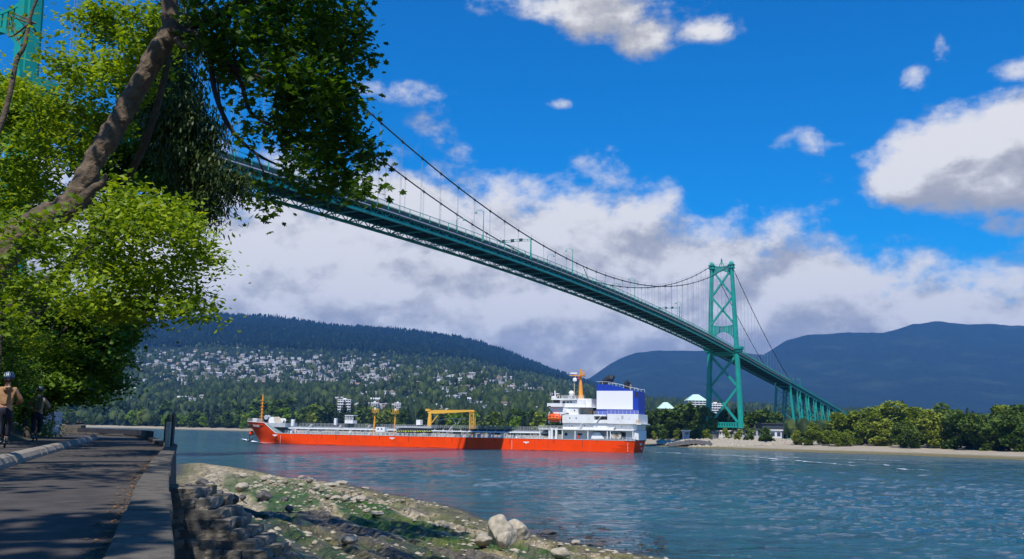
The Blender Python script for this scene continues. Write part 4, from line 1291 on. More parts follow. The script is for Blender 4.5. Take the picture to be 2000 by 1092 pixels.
# white load marks and fairleads on the side
for (px, py) in ((537, 850), (766, 856), (1028, 864)):
    u, z = su(px), sz(px, py); mb = MB()
    mb.box(u - 1.0, u + 1.0, HB, HB + .04, z - .12, z + .22); mb.box(u - .3, u + .3, HB, HB + .045, z - .4, z - .12)
    mb.build('hull_mark', M['white'], ship)
def text(nm, body, size, loc, ax, mt, parent, wscale=1.0):
    cu = bpy.data.curves.new(nm, 'FONT'); cu.body = body; cu.size = size; cu.extrude = .02; cu.align_x = 'CENTER'; cu.align_y = 'CENTER'; cu.offset = .02
    cu.materials.append(mt); ob = bpy.data.objects.new(nm, cu); col.objects.link(ob); ob.parent = parent
    x = Vector(ax[0]).normalized(); y = Vector(ax[1]).normalized(); z = x.cross(y)
    ob.matrix_local = Matrix(((x.x * wscale, y.x, z.x, loc[0]), (x.y * wscale, y.y, z.y, loc[1]), (x.z * wscale, y.z, z.z, loc[2]), (0, 0, 0, 1)))
    bpy.context.view_layer.update(); me = bpy.data.meshes.new_from_object(ob.evaluated_get(bpy.context.evaluated_depsgraph_get())); mw = ob.matrix_local.copy(); bpy.data.objects.remove(ob)
    ob = link(nm, me, parent); ob.matrix_local = mw
    return ob
ua_, ub_ = su(513, 6.8), su(492, 4)
pa = V(*hull_pt(ua_, .80, 1)); pb = V(*hull_pt(ub_, .80, 1))
pm = (pa + pb) / 2; pm[2] = sz(502, 832, 5)
xd = pa - pb; up_ = V(0, .35, 1)
pc = V(*hull_pt((ua_ + ub_) / 2 + .5, pm[2] / deck_top((ua_ + ub_) / 2), 1))
text('ship_name', 'HIGAS KESTIN', 1.05, (pc[0], pc[1] + .38, pm[2]), (tuple(xd), tuple(up_)), M['white'], ship, .62)
text('ship_name', 'KESTIN', 1.1, (-.10, 0, DK * .68), ((0, -1, 0), (0, 0, 1)), M['white'], ship, .9)
text('home_port', 'OSLO', .8, (-.25, 0, DK * .32), ((0, -1, 0), (0, 0, 1)), M['white'], ship, .9)
# fender rub at stern top
mb = MB(); mb.box(-.25, .9, -HB * .93, HB * .93, DK - .05, DK + .35); mb.build('stern_rail_cap', M['dark'], ship)

def sbox(nm, mt, px0, px1, py0, py1, v0, v1, parent=None, v=None):
    """box on the ship from its pixel rectangle, drawn on the face nearest the photographer"""
    v = v1 if v is None else v
    ua, ub = sorted((su(px0, v), su(px1, v))); pm_ = (px0 + px1) / 2
    z1, z0 = sz(pm_, py0, v), sz(pm_, py1, v)
    return MB().box(ua, ub, v0, v1, z0, z1).build(nm, mt, parent or ship)
def rail(nm, u0, u1, v, z, h=1.1, mt=None, step=1.6, parent=None, n=2):
    mb = MB(); k = max(1, int(abs(u1 - u0) / step))
    for i in range(k + 1):
        u = u0 + (u1 - u0) * i / k; mb.bar((u, v, z), (u, v, z + h), .07)
    for j in range(n): mb.bar((u0, v, z + h * (j + 1) / n), (u1, v, z + h * (j + 1) / n), .06)
    return mb.build(nm, mt or M['white'], parent or ship)
# --- forecastle gear
u = su(509, 0); zf = sz(509, 829, 0); zt = sz(509, 770, 0)
fm = MB().tube([(u, 0, zf - 1.5), (u, 0, zt - 1.5), (u, 0, zt)], [.36, .26, .15], 8).build('foremast', M['orange'], ship)
for k in range(6):
    z = zf + 3 + k * 1.25; MB().box(u - .75, u + .75, -.5, .5, z, z + .14).build('mast_step', M['orange'], fm)
for (px, py, r_, mtn) in ((530, 822, 1.55, 'white'), (545, 824, 1.5, 'cream'), (537, 820, 1.2, 'cream'), (518, 815, .9, 'grey'), (549, 821, .8, 'white')):
    u_ = su(px, 2.5); z = sz(px, py, 2.5); MB().lathe((u_, 2.0, z), [(r_ * .5, -1.3), (r_, -1.2), (r_, -.95), (r_ * .55, -.9), (r_ * .55, .4), (r_, .45), (r_, .7), (r_ * .4, .75)], 14, 'y').build('winch', M[mtn], ship)
sbox('bow_locker', M['white'], 492, 500, 817, 824, -2, 2); sbox('winch_house', M['grey'], 512, 556, 826, 834, -4, 4.2)
rail('bow_rail', su(500, 2), LEN - 1.2, 2.2, BT - .3, 1.3, n=3); rail('bow_rail', su(500, 2), LEN - 1.2, -2.2, BT - .3, 1.3, n=3)
# --- anchor hanging from its bolster
ua_ = su(489, 1.5)
mb = MB(); mb.tube([(LEN - 3.3, 1.2, 3.9), (LEN - 2.2, 1.8, 3.2)], [.9, .65], 9)
bo = mb.build('anchor_bolster', M['hull'], ship)
za = .75
mb = MB(); mb.tube([(LEN - 2.2, 1.9, 3.3), (LEN - 2.4, 2.1, za)], .17, 6); mb.tube([(LEN - 1.1, 2.1, za + .9), (LEN - 1.7, 2.1, za + .05), (LEN - 2.6, 2.1, za - .15), (LEN - 3.6, 2.1, za + .2), (LEN - 4.2, 2.1, za + 1.1)], [.08, .25, .32, .25, .08], 6)
mb.build('anchor', M['dark'], ship)
# --- cargo deck: pipes, catwalk, stays
zc = DK
u0, u1 = su(1062), su(556)
for (v, dz, r_) in ((5.6, 1.95, .20), (4.6, 2.0, .16), (3.4, 2.3, .26), (2.2, 2.3, .22), (0.9, 2.4, .25), (-1, 2.3, .25), (-3, 2.1, .25)):
    MB().tube([(u0, v, zc + dz), (u1 + rs.uniform(-2, 1), v, zc + dz)], r_, 7).build('cargo_pipe', M['white'] if v > 4 else M['grey'], ship)
for k in range(28):
    u_ = u0 + (u1 - u0) * (k + .5) / 28
    mb = MB(); mb.bar((u_, 6.3, zc - .1), (u_, 6.3, zc + 1.75), .14); mb.bar((u_, -5, zc + 1.75), (u_, 6.3, zc + 1.75), .16); mb.bar((u_, 3.5, zc), (u_, 3.5, zc + 2.2), .14); mb.bar((u_, -4.8, zc), (u_, -4.8, zc + 1.75), .14)
    mb.build('pipe_support', M['grey'], ship)
nst = 62
for k in range(nst):
    u_ = u0 + (u1 - u0) * (k + .4) / nst
    mb = MB(); mb.bar((u_, HB - .25, zc), (u_ + .0, HB - 1.1, zc + .05), .1); mb.prism([(u_ - .06, HB - .15, zc), (u_ - .06, HB - 1.0, zc), (u_ - .5, HB - .5, zc + .95), (u_ - .5, HB - .15, zc + .95)], (.12, 0, 0))
    mb.build('bulwark_stay', M['white'], ship)
rail('side_rail', u0, u1, HB - .15, zc, 1.0, n=2, step=2.2)
rail('catwalk_rail', u0, u1 - 2, 1.9, zc + 2.9, 1.1, mt=M['grey'], n=3); rail('catwalk_rail', u0, u1 - 2, .1, zc + 2.9, 1.1, mt=M['grey'], n=3)
MB().box(u0, u1 - 2, 0, 2, zc + 2.78, zc + 2.9).build('catwalk', M['grey'], ship)
for px in (592, 650, 706, 868):
    u_ = su(px); mb = MB(); mb.bar((u_ + 1.5, 5.2, zc), (u_ - 1.2, 5.2, zc + 3.6), .5, .1); mb.bar((u_ + 1.5, 4.5, zc), (u_ - 1.2, 4.5, zc + 3.6), .5, .1); mb.build('stairway', M['white'], ship)
for k in range(34):
    u_ = su(rs.uniform(560, 1050), 3); v = rs.uniform(-5, 5.5); h_ = rs.uniform(.7, 1.8); w_ = rs.uniform(.3, 1.1)
    MB().box(u_, u_ + w_, v, v + w_ * .8, zc - .1, zc + h_).build('deck_box', M[rs.choice(['grey', 'deckg', 'white', 'cream'])], ship)
sbox('vent_post', M['white'], 567, 572, 819, 832, 1, 2); sbox('vent_post', M['white'], 651, 655, 817, 830, 1, 2); sbox('vent_post', M['white'], 812, 820, 820, 830, 2, 4)
sbox('foam_house', M['white'], 733, 751, 834, 843.5, 4.6, 7.4)
for px in (738, 745): MB().lathe((su(px, 7.4), 7.42, sz(px, 838, 7.4)), [(.3, 0), (.3, .03)], 10, 'y').build('porthole', M['glass'], ship)
ch = sbox('control_cabin', M['white'], 672, 688, 821, 827, 0, 3)
for px in (672.8, 675.5, 678, 681, 684, 687.3): sbox('cabin_post', M['white'], px - .45, px + .45, 812, 821, 2.6, 3, ch)
sbox('cabin_glass', M['glass'], 674, 687, 813, 821, .5, 2.4, ch); sbox('cabin_roof', M['white'], 671.5, 688.5, 810.8, 812.2, -.2, 3.2, ch)
for k in range(15):
    px = 775 + k * 4.6
    vb = sbox('valve_bank', M['dark'], px - 1.2, px + 2.0, 838, 846, 4.5, 6.0); sbox('valve_wheel', M['lime'], px - 1.3, px + 1.0, 841.6, 843.4, 6.0, 6.2, vb)
sbox('manifold', M['grey'], 772, 842, 832.5, 836, 2, 6.2)
for k in range(9): sbox('manifold_box', M['dark'], 850 + k * 17, 861 + k * 17, 836.5 + k * .3, 843 + k * .3, 3, 5)
for (px, zt_py, zb_py, v) in ((731, 799, 845, 5.5), (771, 801, 834, -5)):
    u_ = su(px, v); z1, z0 = sz(px, zt_py, v), sz(px, zb_py, v)
    ps = MB().tube([(u_ + .4, v, min(z0, zc)), (u_, v, z1 - 1)], [.36, .26], 8).build('fire_monitor_post', M['orange'], ship)
    mb = MB(); mb.lathe((u_, v, z1 - .9), [(.4, -.6), (1.25, -.3), (1.25, -.15)], 10)
    for j in range(8):
        a = j * math.pi / 4; mb.bar((u_ + 1.2 * math.cos(a), v + 1.2 * math.sin(a), z1 - 1), (u_ + 1.2 * math.cos(a), v + 1.2 * math.sin(a), z1 + .2), .09)
        a2 = a + math.pi / 4
        for zz in (z1 - .4, z1 + .2): mb.bar((u_ + 1.2 * math.cos(a), v + 1.2 * math.sin(a), zz), (u_ + 1.2 * math.cos(a2), v + 1.2 * math.sin(a2), zz), .08)
    mb.build('platform', M['yellow'], ps); MB().box(u_ - .3, u_ + .3, v - .3, v + .3, z1 - .2, z1 + .6).build('lamp', M['white'], ps)
# crane
u_ = su(838, 0); z0, z1 = zc, sz(838, 803, 0)
cr = MB().tube([(u_, 0, z0), (u_, 0, z1 - 4), (u_ - .2, 0, z1 - .6)], [.85, .8, .6], 10).build('crane', M['yellow'], ship)
ue = su(925, 0); ze = sz(925, 803, 0); um = su(850, 0)
mb = MB(); mb.bar((u_ + .6, 0, z1 - .4), (um, 0, z1 - .25), 1.0, .8, w2=1.1, h2=1.35); mb.bar((um, 0, z1 - .25), (ue, 0, ze + .1), 1.1, 1.35, w2=.7, h2=.55); mb.build('jib', M['yellow'], cr)
MB().bar((u_ - .8, 0, z1 - 4.3), (um - 1.2, 0, z1 - 1), .3).build('jib_ram', M['yellow'], cr)
MB().box(u_ - .2, u_ + 1.4, -.7, .7, z1, z1 + .8).build('winch_box', M['yellow'], cr)
ur = su(922, 0); mb = MB()
for a in (-.75, .75):
    for v in (-.75, .75): mb.bar((ur + a, v, zc), (ur + a, v, ze), .24)
zz = np.linspace(zc + .5, ze - .3, 7)
for i in range(6):
    for v in (-.75, .75): mb.bar((ur - .75, v, zz[i]), (ur + .75, v, zz[i + 1]), .14); mb.bar((ur + .75, v, zz[i]), (ur - .75, v, zz[i + 1]), .14)
mb.box(ur - 1.1, ur + 1.1, -1, 1, ze - .25, ze); mb.build('jib_rest', M['yellow'], cr)
mb = MB()
for (a, pa_, b_, pb_) in ((850, 822, 878, 817), (878, 817, 918, 818), (884, 818, 890, 829), (900, 818, 893, 829)):
    mb.bar((su(a, -2), -2, sz(a, pa_, -2)), (su(b_, -2), -2, sz(b_, pb_, -2)), .2)
mb.build('hose_crane', M['grey'], ship)
# --- superstructure
W_ = 'white'
sbox('poop_house', M[W_], 1097, 1247, 839.5, 858.5, -6.8, 5.4)
sbox('boat_deck', M[W_], 1052, 1236, 838.3, 840.3, -8.2, 8.2)
sbox('deck_house', M[W_], 1099, 1187, 826, 838.5, -6.5, 6.3)
a_deck = sbox('accommodation_tier', M[W_], 1098, 1160, 809.5, 826.3, -7.2, 7.2)
sbox('accommodation_tier', M[W_], 1160.2, 1184, 809.5, 813, -7.2, 7.0)
sbox('accommodation_tier', M[W_], 1160.2, 1186, 820, 826.5, -7.2, 6.9)
sbox('accommodation_core', M[W_], 1160.2, 1185, 813, 820, -7.2, 2.0)
b_deck = sbox('accommodation_tier', M[W_], 1097, 1129, 795.5, 809.6, -6.2, 6.6)
sbox('accommodation_tier', M[W_], 1129.1, 1158, 795.5, 809.6, -6.2, 1.8)
sbox('deck_edge', M[W_], 1097, 1162, 794.6, 795.9, -6.5, 6.9)
# wheelhouse
wh = sbox('wheelhouse', M[W_], 1079, 1142, 781, 795, -5, 5.6)
sbox('bridge_window', M['glass'], 1079.6, 1093, 781.4, 788, -4.8, 5.66, wh); sbox('bridge_window', M['glass'], 1098, 1103.5, 783.5, 788, 5.0, 5.68, wh)
sbox('bridge_window', M['glass'], 1106, 1110.3, 784, 787, 5.0, 5.68, wh); sbox('bridge_window', M['glass'], 1112.6, 1116.4, 784, 787, 5.0, 5.68, wh)
sbox('wheelhouse_roof', M[W_], 1076, 1126, 778.3, 780.9, -6, 6.4)
sbox('aft_wheelhouse', M[W_], 1121, 1155, 778.5, 795, -4, 4.6)
wg = sbox('bridge_wing', M[W_], 1068, 1098, 787.5, 794.5, -8.6, 8.6)
sbox('wing_window', M['glass'], 1069.5, 1075, 793, 795, 8.6, 8.66, wg)
mb = MB(); P = [(1070, 795), (1098, 795), (1110, 806), (1099, 809), (1082, 808)]
mb.prism([(su(x, 7.4), 7.4, sz(x, y, 7.4)) for x, y in P], (0, -14.0, 0)); mb.build('wing_bracket', M[W_], ship)
for (px, py) in ((1105.5, 801.5), (1121.5, 801.5)):
    sbox('window', M['glass'], px - 1, px + 1, py - 1.3, py + 1.3, 6.6, 6.66, b_deck)
for (px, py) in ((1112.5, 816.5), (1125, 816.7)):
    sbox('window', M['glass'], px - 1, px + 1, py - 1.3, py + 1.3, 7.2, 7.26, a_deck)
for px in (1104, 1112, 1117, 1142): sbox('porthole', M['glass'], px - .8, px + .8, 831, 833.5, 6.3, 6.36)
sbox('doorway', M['dark'], 1103, 1108, 845.5, 851, 5.4, 5.46); sbox('doorway', M['dark'], 1128, 1137, 846.5, 850, 5.4, 5.46)
sbox('doorway', M['dark'], 1189, 1222, 844, 857, 5.4, 5.5)
sbox('painted_shade_panel', M['grey'], 1158, 1186, 842, 852, 5.4, 5.45)  # flat grey panel coloured as shade, no recess is cut
# aft block and funnel casing
ab = sbox('aft_house', M[W_], 1186, 1247, 808.5, 828, -7.2, 7.2)
sbox('aft_house_lower', M[W_], 1202, 1245, 828, 839.6, -6.4, 6.0)
mb = MB(); mb.prism([(su(x, 6.4), 6.4, sz(x, y, 6.4)) for x, y in ((1197, 840), (1206, 828.2), (1186, 828.2), (1186, 840))], (0, -.2, 0)); mb.build('stair_screen', M[W_], ship)
for (px, py, w_, h_) in ((1215.5, 815, 2, 3.4), (1207, 818, 1.2, .9), (1229, 818.3, 1.2, .9)): sbox('vent_grille', M['grey'], px - w_, px + w_, py - h_, py + h_, 7.2, 7.27, ab)
sbox('porthole', M['glass'], 1213, 1215, 832.5, 834.5, 6.0, 6.06)
fn = MB()
vF = 5.0
pf = [(1165, 810), (1247, 810.5), (1247, 764), (1232, 762), (1205, 754.5), (1188, 751), (1165, 750.5)]
fn.prism([(su(x, vF), vF, sz(x, y, vF)) for x, y in pf], (0, -10.0, 0)); funnel = fn.build('funnel_casing', M['blue'], ship)
sbox('white_panel', M['panel'], 1165.2, 1236, 763.5, 799.5, vF - .1, vF + .12, funnel)
mb = MB()
for k in range(len(pf) - 4):
    a, b_ = pf[3 + k - 1], pf[3 + k]
us_ = [(su(x, vF), sz(x, y, vF)) for x, y in pf[2:]]
for v in (vF, -vF):
    for (a, za_), (b_, zb_) in zip(us_[:-1], us_[1:]):
        mb.bar((a, v, za_ + .9), (b_, v, zb_ + .9), .08)
        for t in (0, .5): mb.bar((a + (b_ - a) * t, v, za_ + (zb_ - za_) * t), (a + (b_ - a) * t, v, za_ + (zb_ - za_) * t + .9), .08)
mb.build('funnel_rail', M['white'], funnel)
def pxp(px, py, v): return (su(px, v), v, sz(px, py, v))
MB().tube([pxp(1181, 752, 1), pxp(1182, 746, 1), pxp(1187, 741, 1), pxp(1193, 739.5, 1), pxp(1197.5, 741, 1)], [1.1, 1.15, 1.2, 1.35, 1.4], 12).build('exhaust_pipe', M['dark'], funnel)
MB().tube([pxp(1174, 751, 0), pxp(1177, 747, 0)], .7, 8).build('exhaust_pipe', M['dark'], funnel)
MB().tube([pxp(1224, 761, 1), pxp(1224, 750, 1), pxp(1229, 745.5, 1)], [.9, .9, .95], 10).build('exhaust_pipe', M['dark'], funnel)
MB().tube([pxp(1229, 761, -1), pxp(1230, 751, -1)], .6, 8).build('exhaust_pipe', M['cream'], funnel)
rail('funnel_walk', su(1219), su(1221.5), 1, sz(1220, 760, 1), 2.0, mt=M['orange'])
sbox('vent_louvre', M['dark'], 1240.5, 1246.5, 766, 776, 4.9, 5.08, funnel)
for (a, b_, y, v) in ((1186, 1247, 808.5, 7.1), (1098, 1140, 778.5, 6), (1097, 1160, 795, 6.8), (1052, 1190, 838.3, 8.1), (1190, 1236, 838.3, 8.1), (1160, 1186, 809.5, 7)):
    z = sz((a + b_) / 2, y, v); rail('deck_rail', su(a, v), su(b_, v), v, z, 1.05, n=3, step=1.3)
mb = rail('yellow_rail', su(1243, 7), su(1253, 7), 7.3, sz(1248, 828, 7), 1.3, mt=M['yellow'], n=3, step=.8)
sbox('stern_balcony', M['white'], 1243, 1252, 827.5, 829.5, -7, 7.3)
for px in (1054.5, 1073, 1086, 1098, 1123, 1148, 1186, 1192, 1236): sbox('deck_pillar', M[W_], px - (1.9 if px in (1073, 1086) else .8), px + (1.9 if px in (1073, 1086) else .8), 840.3, 858, 7.4, 8.0)
sbox('tall_locker', M[W_], 1075.5, 1079.5, 835.5, 857, 7.2, 8.25); sbox('tall_locker', M[W_], 1084, 1088, 836, 857, 7.2, 8.25)
sbox('red_locker', M['redp'], 1128, 1132, 850, 856, 7.1, 7.7); sbox('raft_locker', M['orange'], 1153, 1156, 802, 808, 3, 4)
mb = MB(); mb.prism([(su(x, 7.0), 7.0, sz(x, y, 7.0)) for x, y in ((1154, 857), (1157, 847.5), (1162, 844), (1171, 845), (1180, 857))], (0, -3, 0)); mb.build('rescue_boat', M['panel'], ship)
for (a, ya, b_, yb) in ((1127, 838, 1138, 826.5), (1164, 826, 1175, 812), (1116, 846, 1122, 840)): mb = MB(); mb.bar(pxp(a, ya, 7.1), pxp(b_, yb, 7.1), .6, .12); mb.build('stairway', M['white'], ship)
for px in (1201, 1203.5, 1207): MB().lathe(pxp(px, 851, 6.8), [(1.2, -.7), (1.2, -.5), (.5, -.45), (.5, .3), (1.2, .35), (1.2, .55)], 12, 'y').build('mooring_winch', M['cream'], ship)
rail('stern_rail', 0.2, su(1160, 8), HB * .92, DK, 1.1, n=3, step=1.3)
mb = MB()
for v in np.linspace(-7.5, 7.5, 12): mb.bar((.3, v, DK), (.3, v, DK + 1.2), .07)
for z in (DK + .6, DK + 1.2): mb.bar((.3, -7.5, z), (.3, 7.5, z), .07)
mb.build('stern_rail', M['white'], ship)
for px in (1240, 1246): MB().tube([pxp(px, 857, 4), pxp(px, 843, 4)], .22, 6).build('stern_post', M['cream'], ship)
# masts and domes on the wheelhouse roof
mm = MB().tube([pxp(1134.5, 795, 0), pxp(1134, 772, 0), pxp(1133, 735, 0)], [1.15, .8, .45], 9).build('main_mast', M['orange'], ship)
MB().box(su(1141.5, 0), su(1113, 0), -.8, .8, sz(1128, 734.5, 0), sz(1128, 733, 0)).build('crosstree', M['orange'], mm)
mb = MB(); mb.box(su(1141, 0), su(1132, 0), -1.3, 1.3, sz(1136, 735, 0), sz(1136, 734, 0))
for px in (1132, 1136.5, 1141): mb.bar(pxp(px, 734, 1.2), pxp(px, 726, 1.2), .14); mb.bar(pxp(px, 734, -1.2), pxp(px, 726, -1.2), .14)
for y in (730, 726): mb.bar(pxp(1132, y, 1.2), pxp(1141, y, 1.2), .14)
mb.tube([pxp(1134, 733, 0), pxp(1134, 721, 0)], .35, 6)
mb.build('mast_cage', M['orange'], mm)
MB().tube([pxp(1139, 730, 0), pxp(1140, 714, 0)], .08, 5).build('antenna', M['grey'], mm)
MB().box(su(1126, .8), su(1113, .8), .2, .8, sz(1119, 730.5, 0), sz(1119, 728, 0)).build('radar_scanner', M['panel'], mm)
am = MB().tube([pxp(1121, 778, 2), pxp(1121, 742, 2)], .12, 5).build('antenna_mast', M['cream'], ship)
MB().lathe(pxp(1122, 741, 2), [(.3, -.8), (.75, -.5), (.75, .1), (.4, .5)], 10).build('radar_scanner', M['panel'], am)
mb = MB(); mb.prism([pxp(1127, 735, .9), pxp(1131, 737, .9), pxp(1132, 741, .9), pxp(1128, 739, .9)], (0, .05, 0)); mb.build('red_flag', M['redp'], mm)
MB().lathe(pxp(1115.5, 769, 3), [(.25, -1.4), (.3, -.7), (.75, -.4), (.95, .15), (.8, .7), (.35, 1.0)], 12).build('satellite_dome', M['panel'], ship)
mb = MB(); mb.bar(pxp(1084, 779, 2), pxp(1083, 763, 2), .35); mb.box(su(1086, 2), su(1078, 2), 1, 3, sz(1082, 778, 2), sz(1082, 774, 2)); mb.build('signal_mast', M[W_], ship)
for k in range(14):
    px = 1092 + k * 3.6; MB().tube([pxp(px, 779, 3), pxp(px, 779 - rs.uniform(3, 9), 3)], .06, 4).build('antenna', M['white'], ship)
# lifeboat, slung under the bridge wing
cz_ = sz(1083, 816.5, 8.0); uc = su(1083, 8.0); q = ORG + uc * hx + 8.2 * perp
lb_ = thing('lifeboat', (q[0], q[1], cz_), 'enclosed orange lifeboat slung under the white bridge wing of the tanker', 'lifeboat', rotz=THS)
hl = (su(1070, 8) - su(1097, 8)) / 2
mb = MB(); N_ = 12; secs = []
for i in range(15):
    t = i / 14 * 2 - 1; w_ = (1 - abs(t) ** 2.6) ** .6
    secs.append([(hl * t, 1.25 * w_ * math.cos(a) * (1.05 if math.sin(a) < 0 else .9), (1.5 if math.sin(a) > 0 else 1.35) * (w_ ** .7) * math.sin(a)) for a in np.linspace(0, 2 * math.pi, N_, endpoint=False)])
P = [p_ for s_ in secs for p_ in s_]
mb.add(P, [(i * N_ + j, i * N_ + (j + 1) % N_, (i + 1) * N_ + (j + 1) % N_, (i + 1) * N_ + j) for i in range(14) for j in range(N_)])
mb.build('boat_body', M['lboat'], lb_, smooth=True)
MB().box(-hl * .75, hl * .75, 1.18, 1.3, -.12, .06).build('grab_rail', M['orange'], lb_)
for x in (-.5, 0, .5): MB().box(hl * x - .2, hl * x + .2, .95, 1.12, .45, .75).build('window', M['glass'], lb_)
for sg in (-1, 1):
    MB().tube([pxp(1083 + sg * 11, 826, 6.6), pxp(1083 + sg * 12, 812, 8.0), pxp(1083 + sg * 10, 805, 8.3)], .22, 6).build('davit', M['white'], ship)

# foam at the waterline and the wake
m = bpy.data.materials.new('foam'); m.use_nodes = True
t_ = m.node_tree; t_.nodes.clear(); b = NB(t_)
out = b.n('ShaderNodeOutputMaterial'); df = b.n('ShaderNodeBsdfDiffuse'); df.inputs[0].default_value = (.78, .82, .84, 1); tp = b.n('ShaderNodeBsdfTransparent')
tcn = b.n('ShaderNodeTexCoord'); at_ = b.n('ShaderNodeAttribute', attribute_name='tint')
nz_ = b.noise(tcn.outputs['Object'], 1.3, 5, .75); nz2 = b.noise(tcn.outputs['Object'], .16, 3, .6)
f = b.smooth(b.m('ADD', b.m('ADD', at_.outputs['Fac'], b.m('MULTIPLY', b.m('SUBTRACT', nz_, .5), 1.6)), b.m('MULTIPLY', b.m('SUBTRACT', nz2, .5), 1.6)), .35, .6)
mx = b.n('ShaderNodeMixShader'); b.link(f, mx.inputs[0]); b.link(tp.outputs[0], mx.inputs[1]); b.link(df.outputs[0], mx.inputs[2]); b.link(mx.outputs[0], out.inputs[0])
M['foam'] = m
def foam(name, pts, widths, amts, label, parent=None):
    """ribbon on the water"""
    pts = np.array([(p_[0], p_[1]) for p_ in pts]); n = len(pts); v = []; ti = []
    t5 = np.linspace(0, n - 1, (n - 1) * 6 + 1); widths = np.interp(t5, range(n), widths); amts = np.interp(t5, range(n), amts); pts = np.stack([np.interp(t5, range(n), pts[:, 0]), np.interp(t5, range(n), pts[:, 1])], 1); n = len(pts)
    for i in range(n):
        t = pts[min(i + 1, n - 1)] - pts[max(i - 1, 0)]; t = t / np.linalg.norm(t); nn = np.array([-t[1], t[0]])
        for k in (-1, 0, 1):
            q = pts[i] + nn * k * widths[i]; v.append((q[0], q[1], float(wave_h(q[0], q[1])) + .3)); ti.append(amts[i] * (1 if k == 0 else -.3))
    f = np.array([(i * 3 + j, i * 3 + j + 1, (i + 1) * 3 + j + 1, (i + 1) * 3 + j) for i in range(n - 1) for j in (0, 1)])
    me = fast_mesh(name, np.array(v), f, M['foam'], tint=ti)
    o = link(name, me); tag(o, label, 'foam', kind='stuff'); return o
near = [ORG + u * hx + (halfb(u, 0) + .15) * perp for u in np.linspace(0, LEN * .97, 60)]
foam('hull_foam', near, [.55] * 60, list(np.interp(np.linspace(0, 1, 60), [0, .5, .8, 1], [.35, .42, .5, .9])), 'thin broken line of white foam along the tanker waterline')
bow = [onz(x, y) for x, y in ((470, 857.5), (478, 858.5), (487, 861), (500, 864), (515, 865.5), (530, 867))]
foam('bow_wave', bow, [.9, 2.2, 2.6, 2.2, 1.4, .8], [.6, 1.1, 1.3, 1.1, .8, .5], 'white bow wave curling off the stem of the tanker')
foam('bow_ripple', [onz(x, 858 - (470 - x) * .012) for x in range(355, 475, 8)], [.7] * 15, [.45] * 15, 'thin white ripple running ahead of the tanker')
for k, (x0, y0, x1, y1, a) in enumerate(((1258, 883.5, 1330, 886, .35), (1285, 884.5, 1470, 893, .55), (1400, 889, 1560, 895, .42), (1470, 893.5, 1680, 912, .5), (1650, 904, 1760, 912, .35), (1750, 918, 1900, 924, .3), (1420, 897, 1520, 901, .4), (1560, 895, 1860, 905, .3))):
    n = 16; foam('wake_foam', [onz(x0 + (x1 - x0) * i / n, y0 + (y1 - y0) * i / n + .4 * math.sin(i * 1.3 + k)) for i in range(n + 1)], [1.5] * (n + 1), [a + .08] * (n + 1),
                 ['short white wake streak touching the tanker stern', 'brightest white wake streak right of the stern', 'wake streak above the rocky point', 'long lower wake streak', 'faint wake streak near the beach', 'faint lowest wake streak at the right', 'short wake streak below the brightest one', 'long faint streak of wake parallel to the beach'][k])

# ------------------------------------------------------------------ vegetation: leaf fields
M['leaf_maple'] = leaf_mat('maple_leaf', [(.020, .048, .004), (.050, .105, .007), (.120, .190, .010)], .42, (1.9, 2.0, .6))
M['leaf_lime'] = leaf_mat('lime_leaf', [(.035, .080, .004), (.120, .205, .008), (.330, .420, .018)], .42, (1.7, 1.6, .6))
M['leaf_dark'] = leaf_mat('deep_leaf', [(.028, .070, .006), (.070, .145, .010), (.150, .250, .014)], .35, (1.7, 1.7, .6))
M['cedar'] = leaf_mat('cedar_spray', [(.016, .036, .006), (.036, .066, .012), (.080, .110, .020)], .15)
M['bark'] = mat('maple_bark', (.135, .098, .066), .95, var=.45, scale=5, bump=1.0, bscale=11, dirt=(.045, .04, .025), dirt_scale=1.5, dirt_amt=.75)
M['bark_dark'] = mat('dark_bark', (.045, .035, .025), .95, var=.4, scale=5, bump=.8, bscale=14)


def leaf_template(kind):
    if kind == 'maple':      # five lobed, folded along the midrib
        out = [(0, -.45, 0), (.16, -.28, .02), (.42, -.32, -.05), (.30, -.08, .0), (.52, .16, -.08), (.24, .14, .0), (.0, .55, -.10), (-.24, .14, .0), (-.52, .16, -.08), (-.30, -.08, 0), (-.42, -.32, -.05), (-.16, -.28, .02)]
        v = [(0, 0, .05)] + out
        f = [(0, i, i % 12 + 1) for i in range(1, 13)]
        return np.array(v, float), np.array(f)
    if kind == 'oval':
        v = [(0, -.5, 0), (.30, -.05, -.06), (0, .55, -.05), (-.30, -.05, -.06), (0, 0, .05)]
        return np.array(v, float), np.array([(0, 1, 4), (1, 2, 4), (2, 3, 4), (3, 0, 4)])
    if kind == 'spray':      # drooping cedar spray
        v = [(0, 0, 0), (.16, -.35, -.02), (.10, -.95, 0), (-.05, -1.1, .02), (-.16, -.40, .03)]
        return np.array(v, float), np.array([(0, 1, 4), (1, 2, 4), (2, 3, 4)])
    if kind == 'quad':
        v = [(-.5, -.4, 0), (.5, -.5, .06), (.42, .5, 0), (-.45, .42, -.06)]
        return np.array(v, float), np.array([(0, 1, 2), (0, 2, 3)])


def orient(N, r, droop=.5, up=.6, toward=None):
    """random frames: normals biased upward; leaf tip (-y) hangs down"""
    n = r.normal(size=(N, 3)); n /= np.linalg.norm(n, axis=1)[:, None]
    n[:, 2] = np.abs(n[:, 2]); n = n * (1 - up) + np.array([0, -.25, 1.0]) * up; n /= np.linalg.norm(n, axis=1)[:, None]
    t = r.normal(size=(N, 3)); t[:, 2] += droop * 2
    y = t - n * (t * n).sum(1)[:, None]; y /= np.linalg.norm(y, axis=1)[:, None]
    x = np.cross(y, n)
    return np.stack([x, y, n], -1)


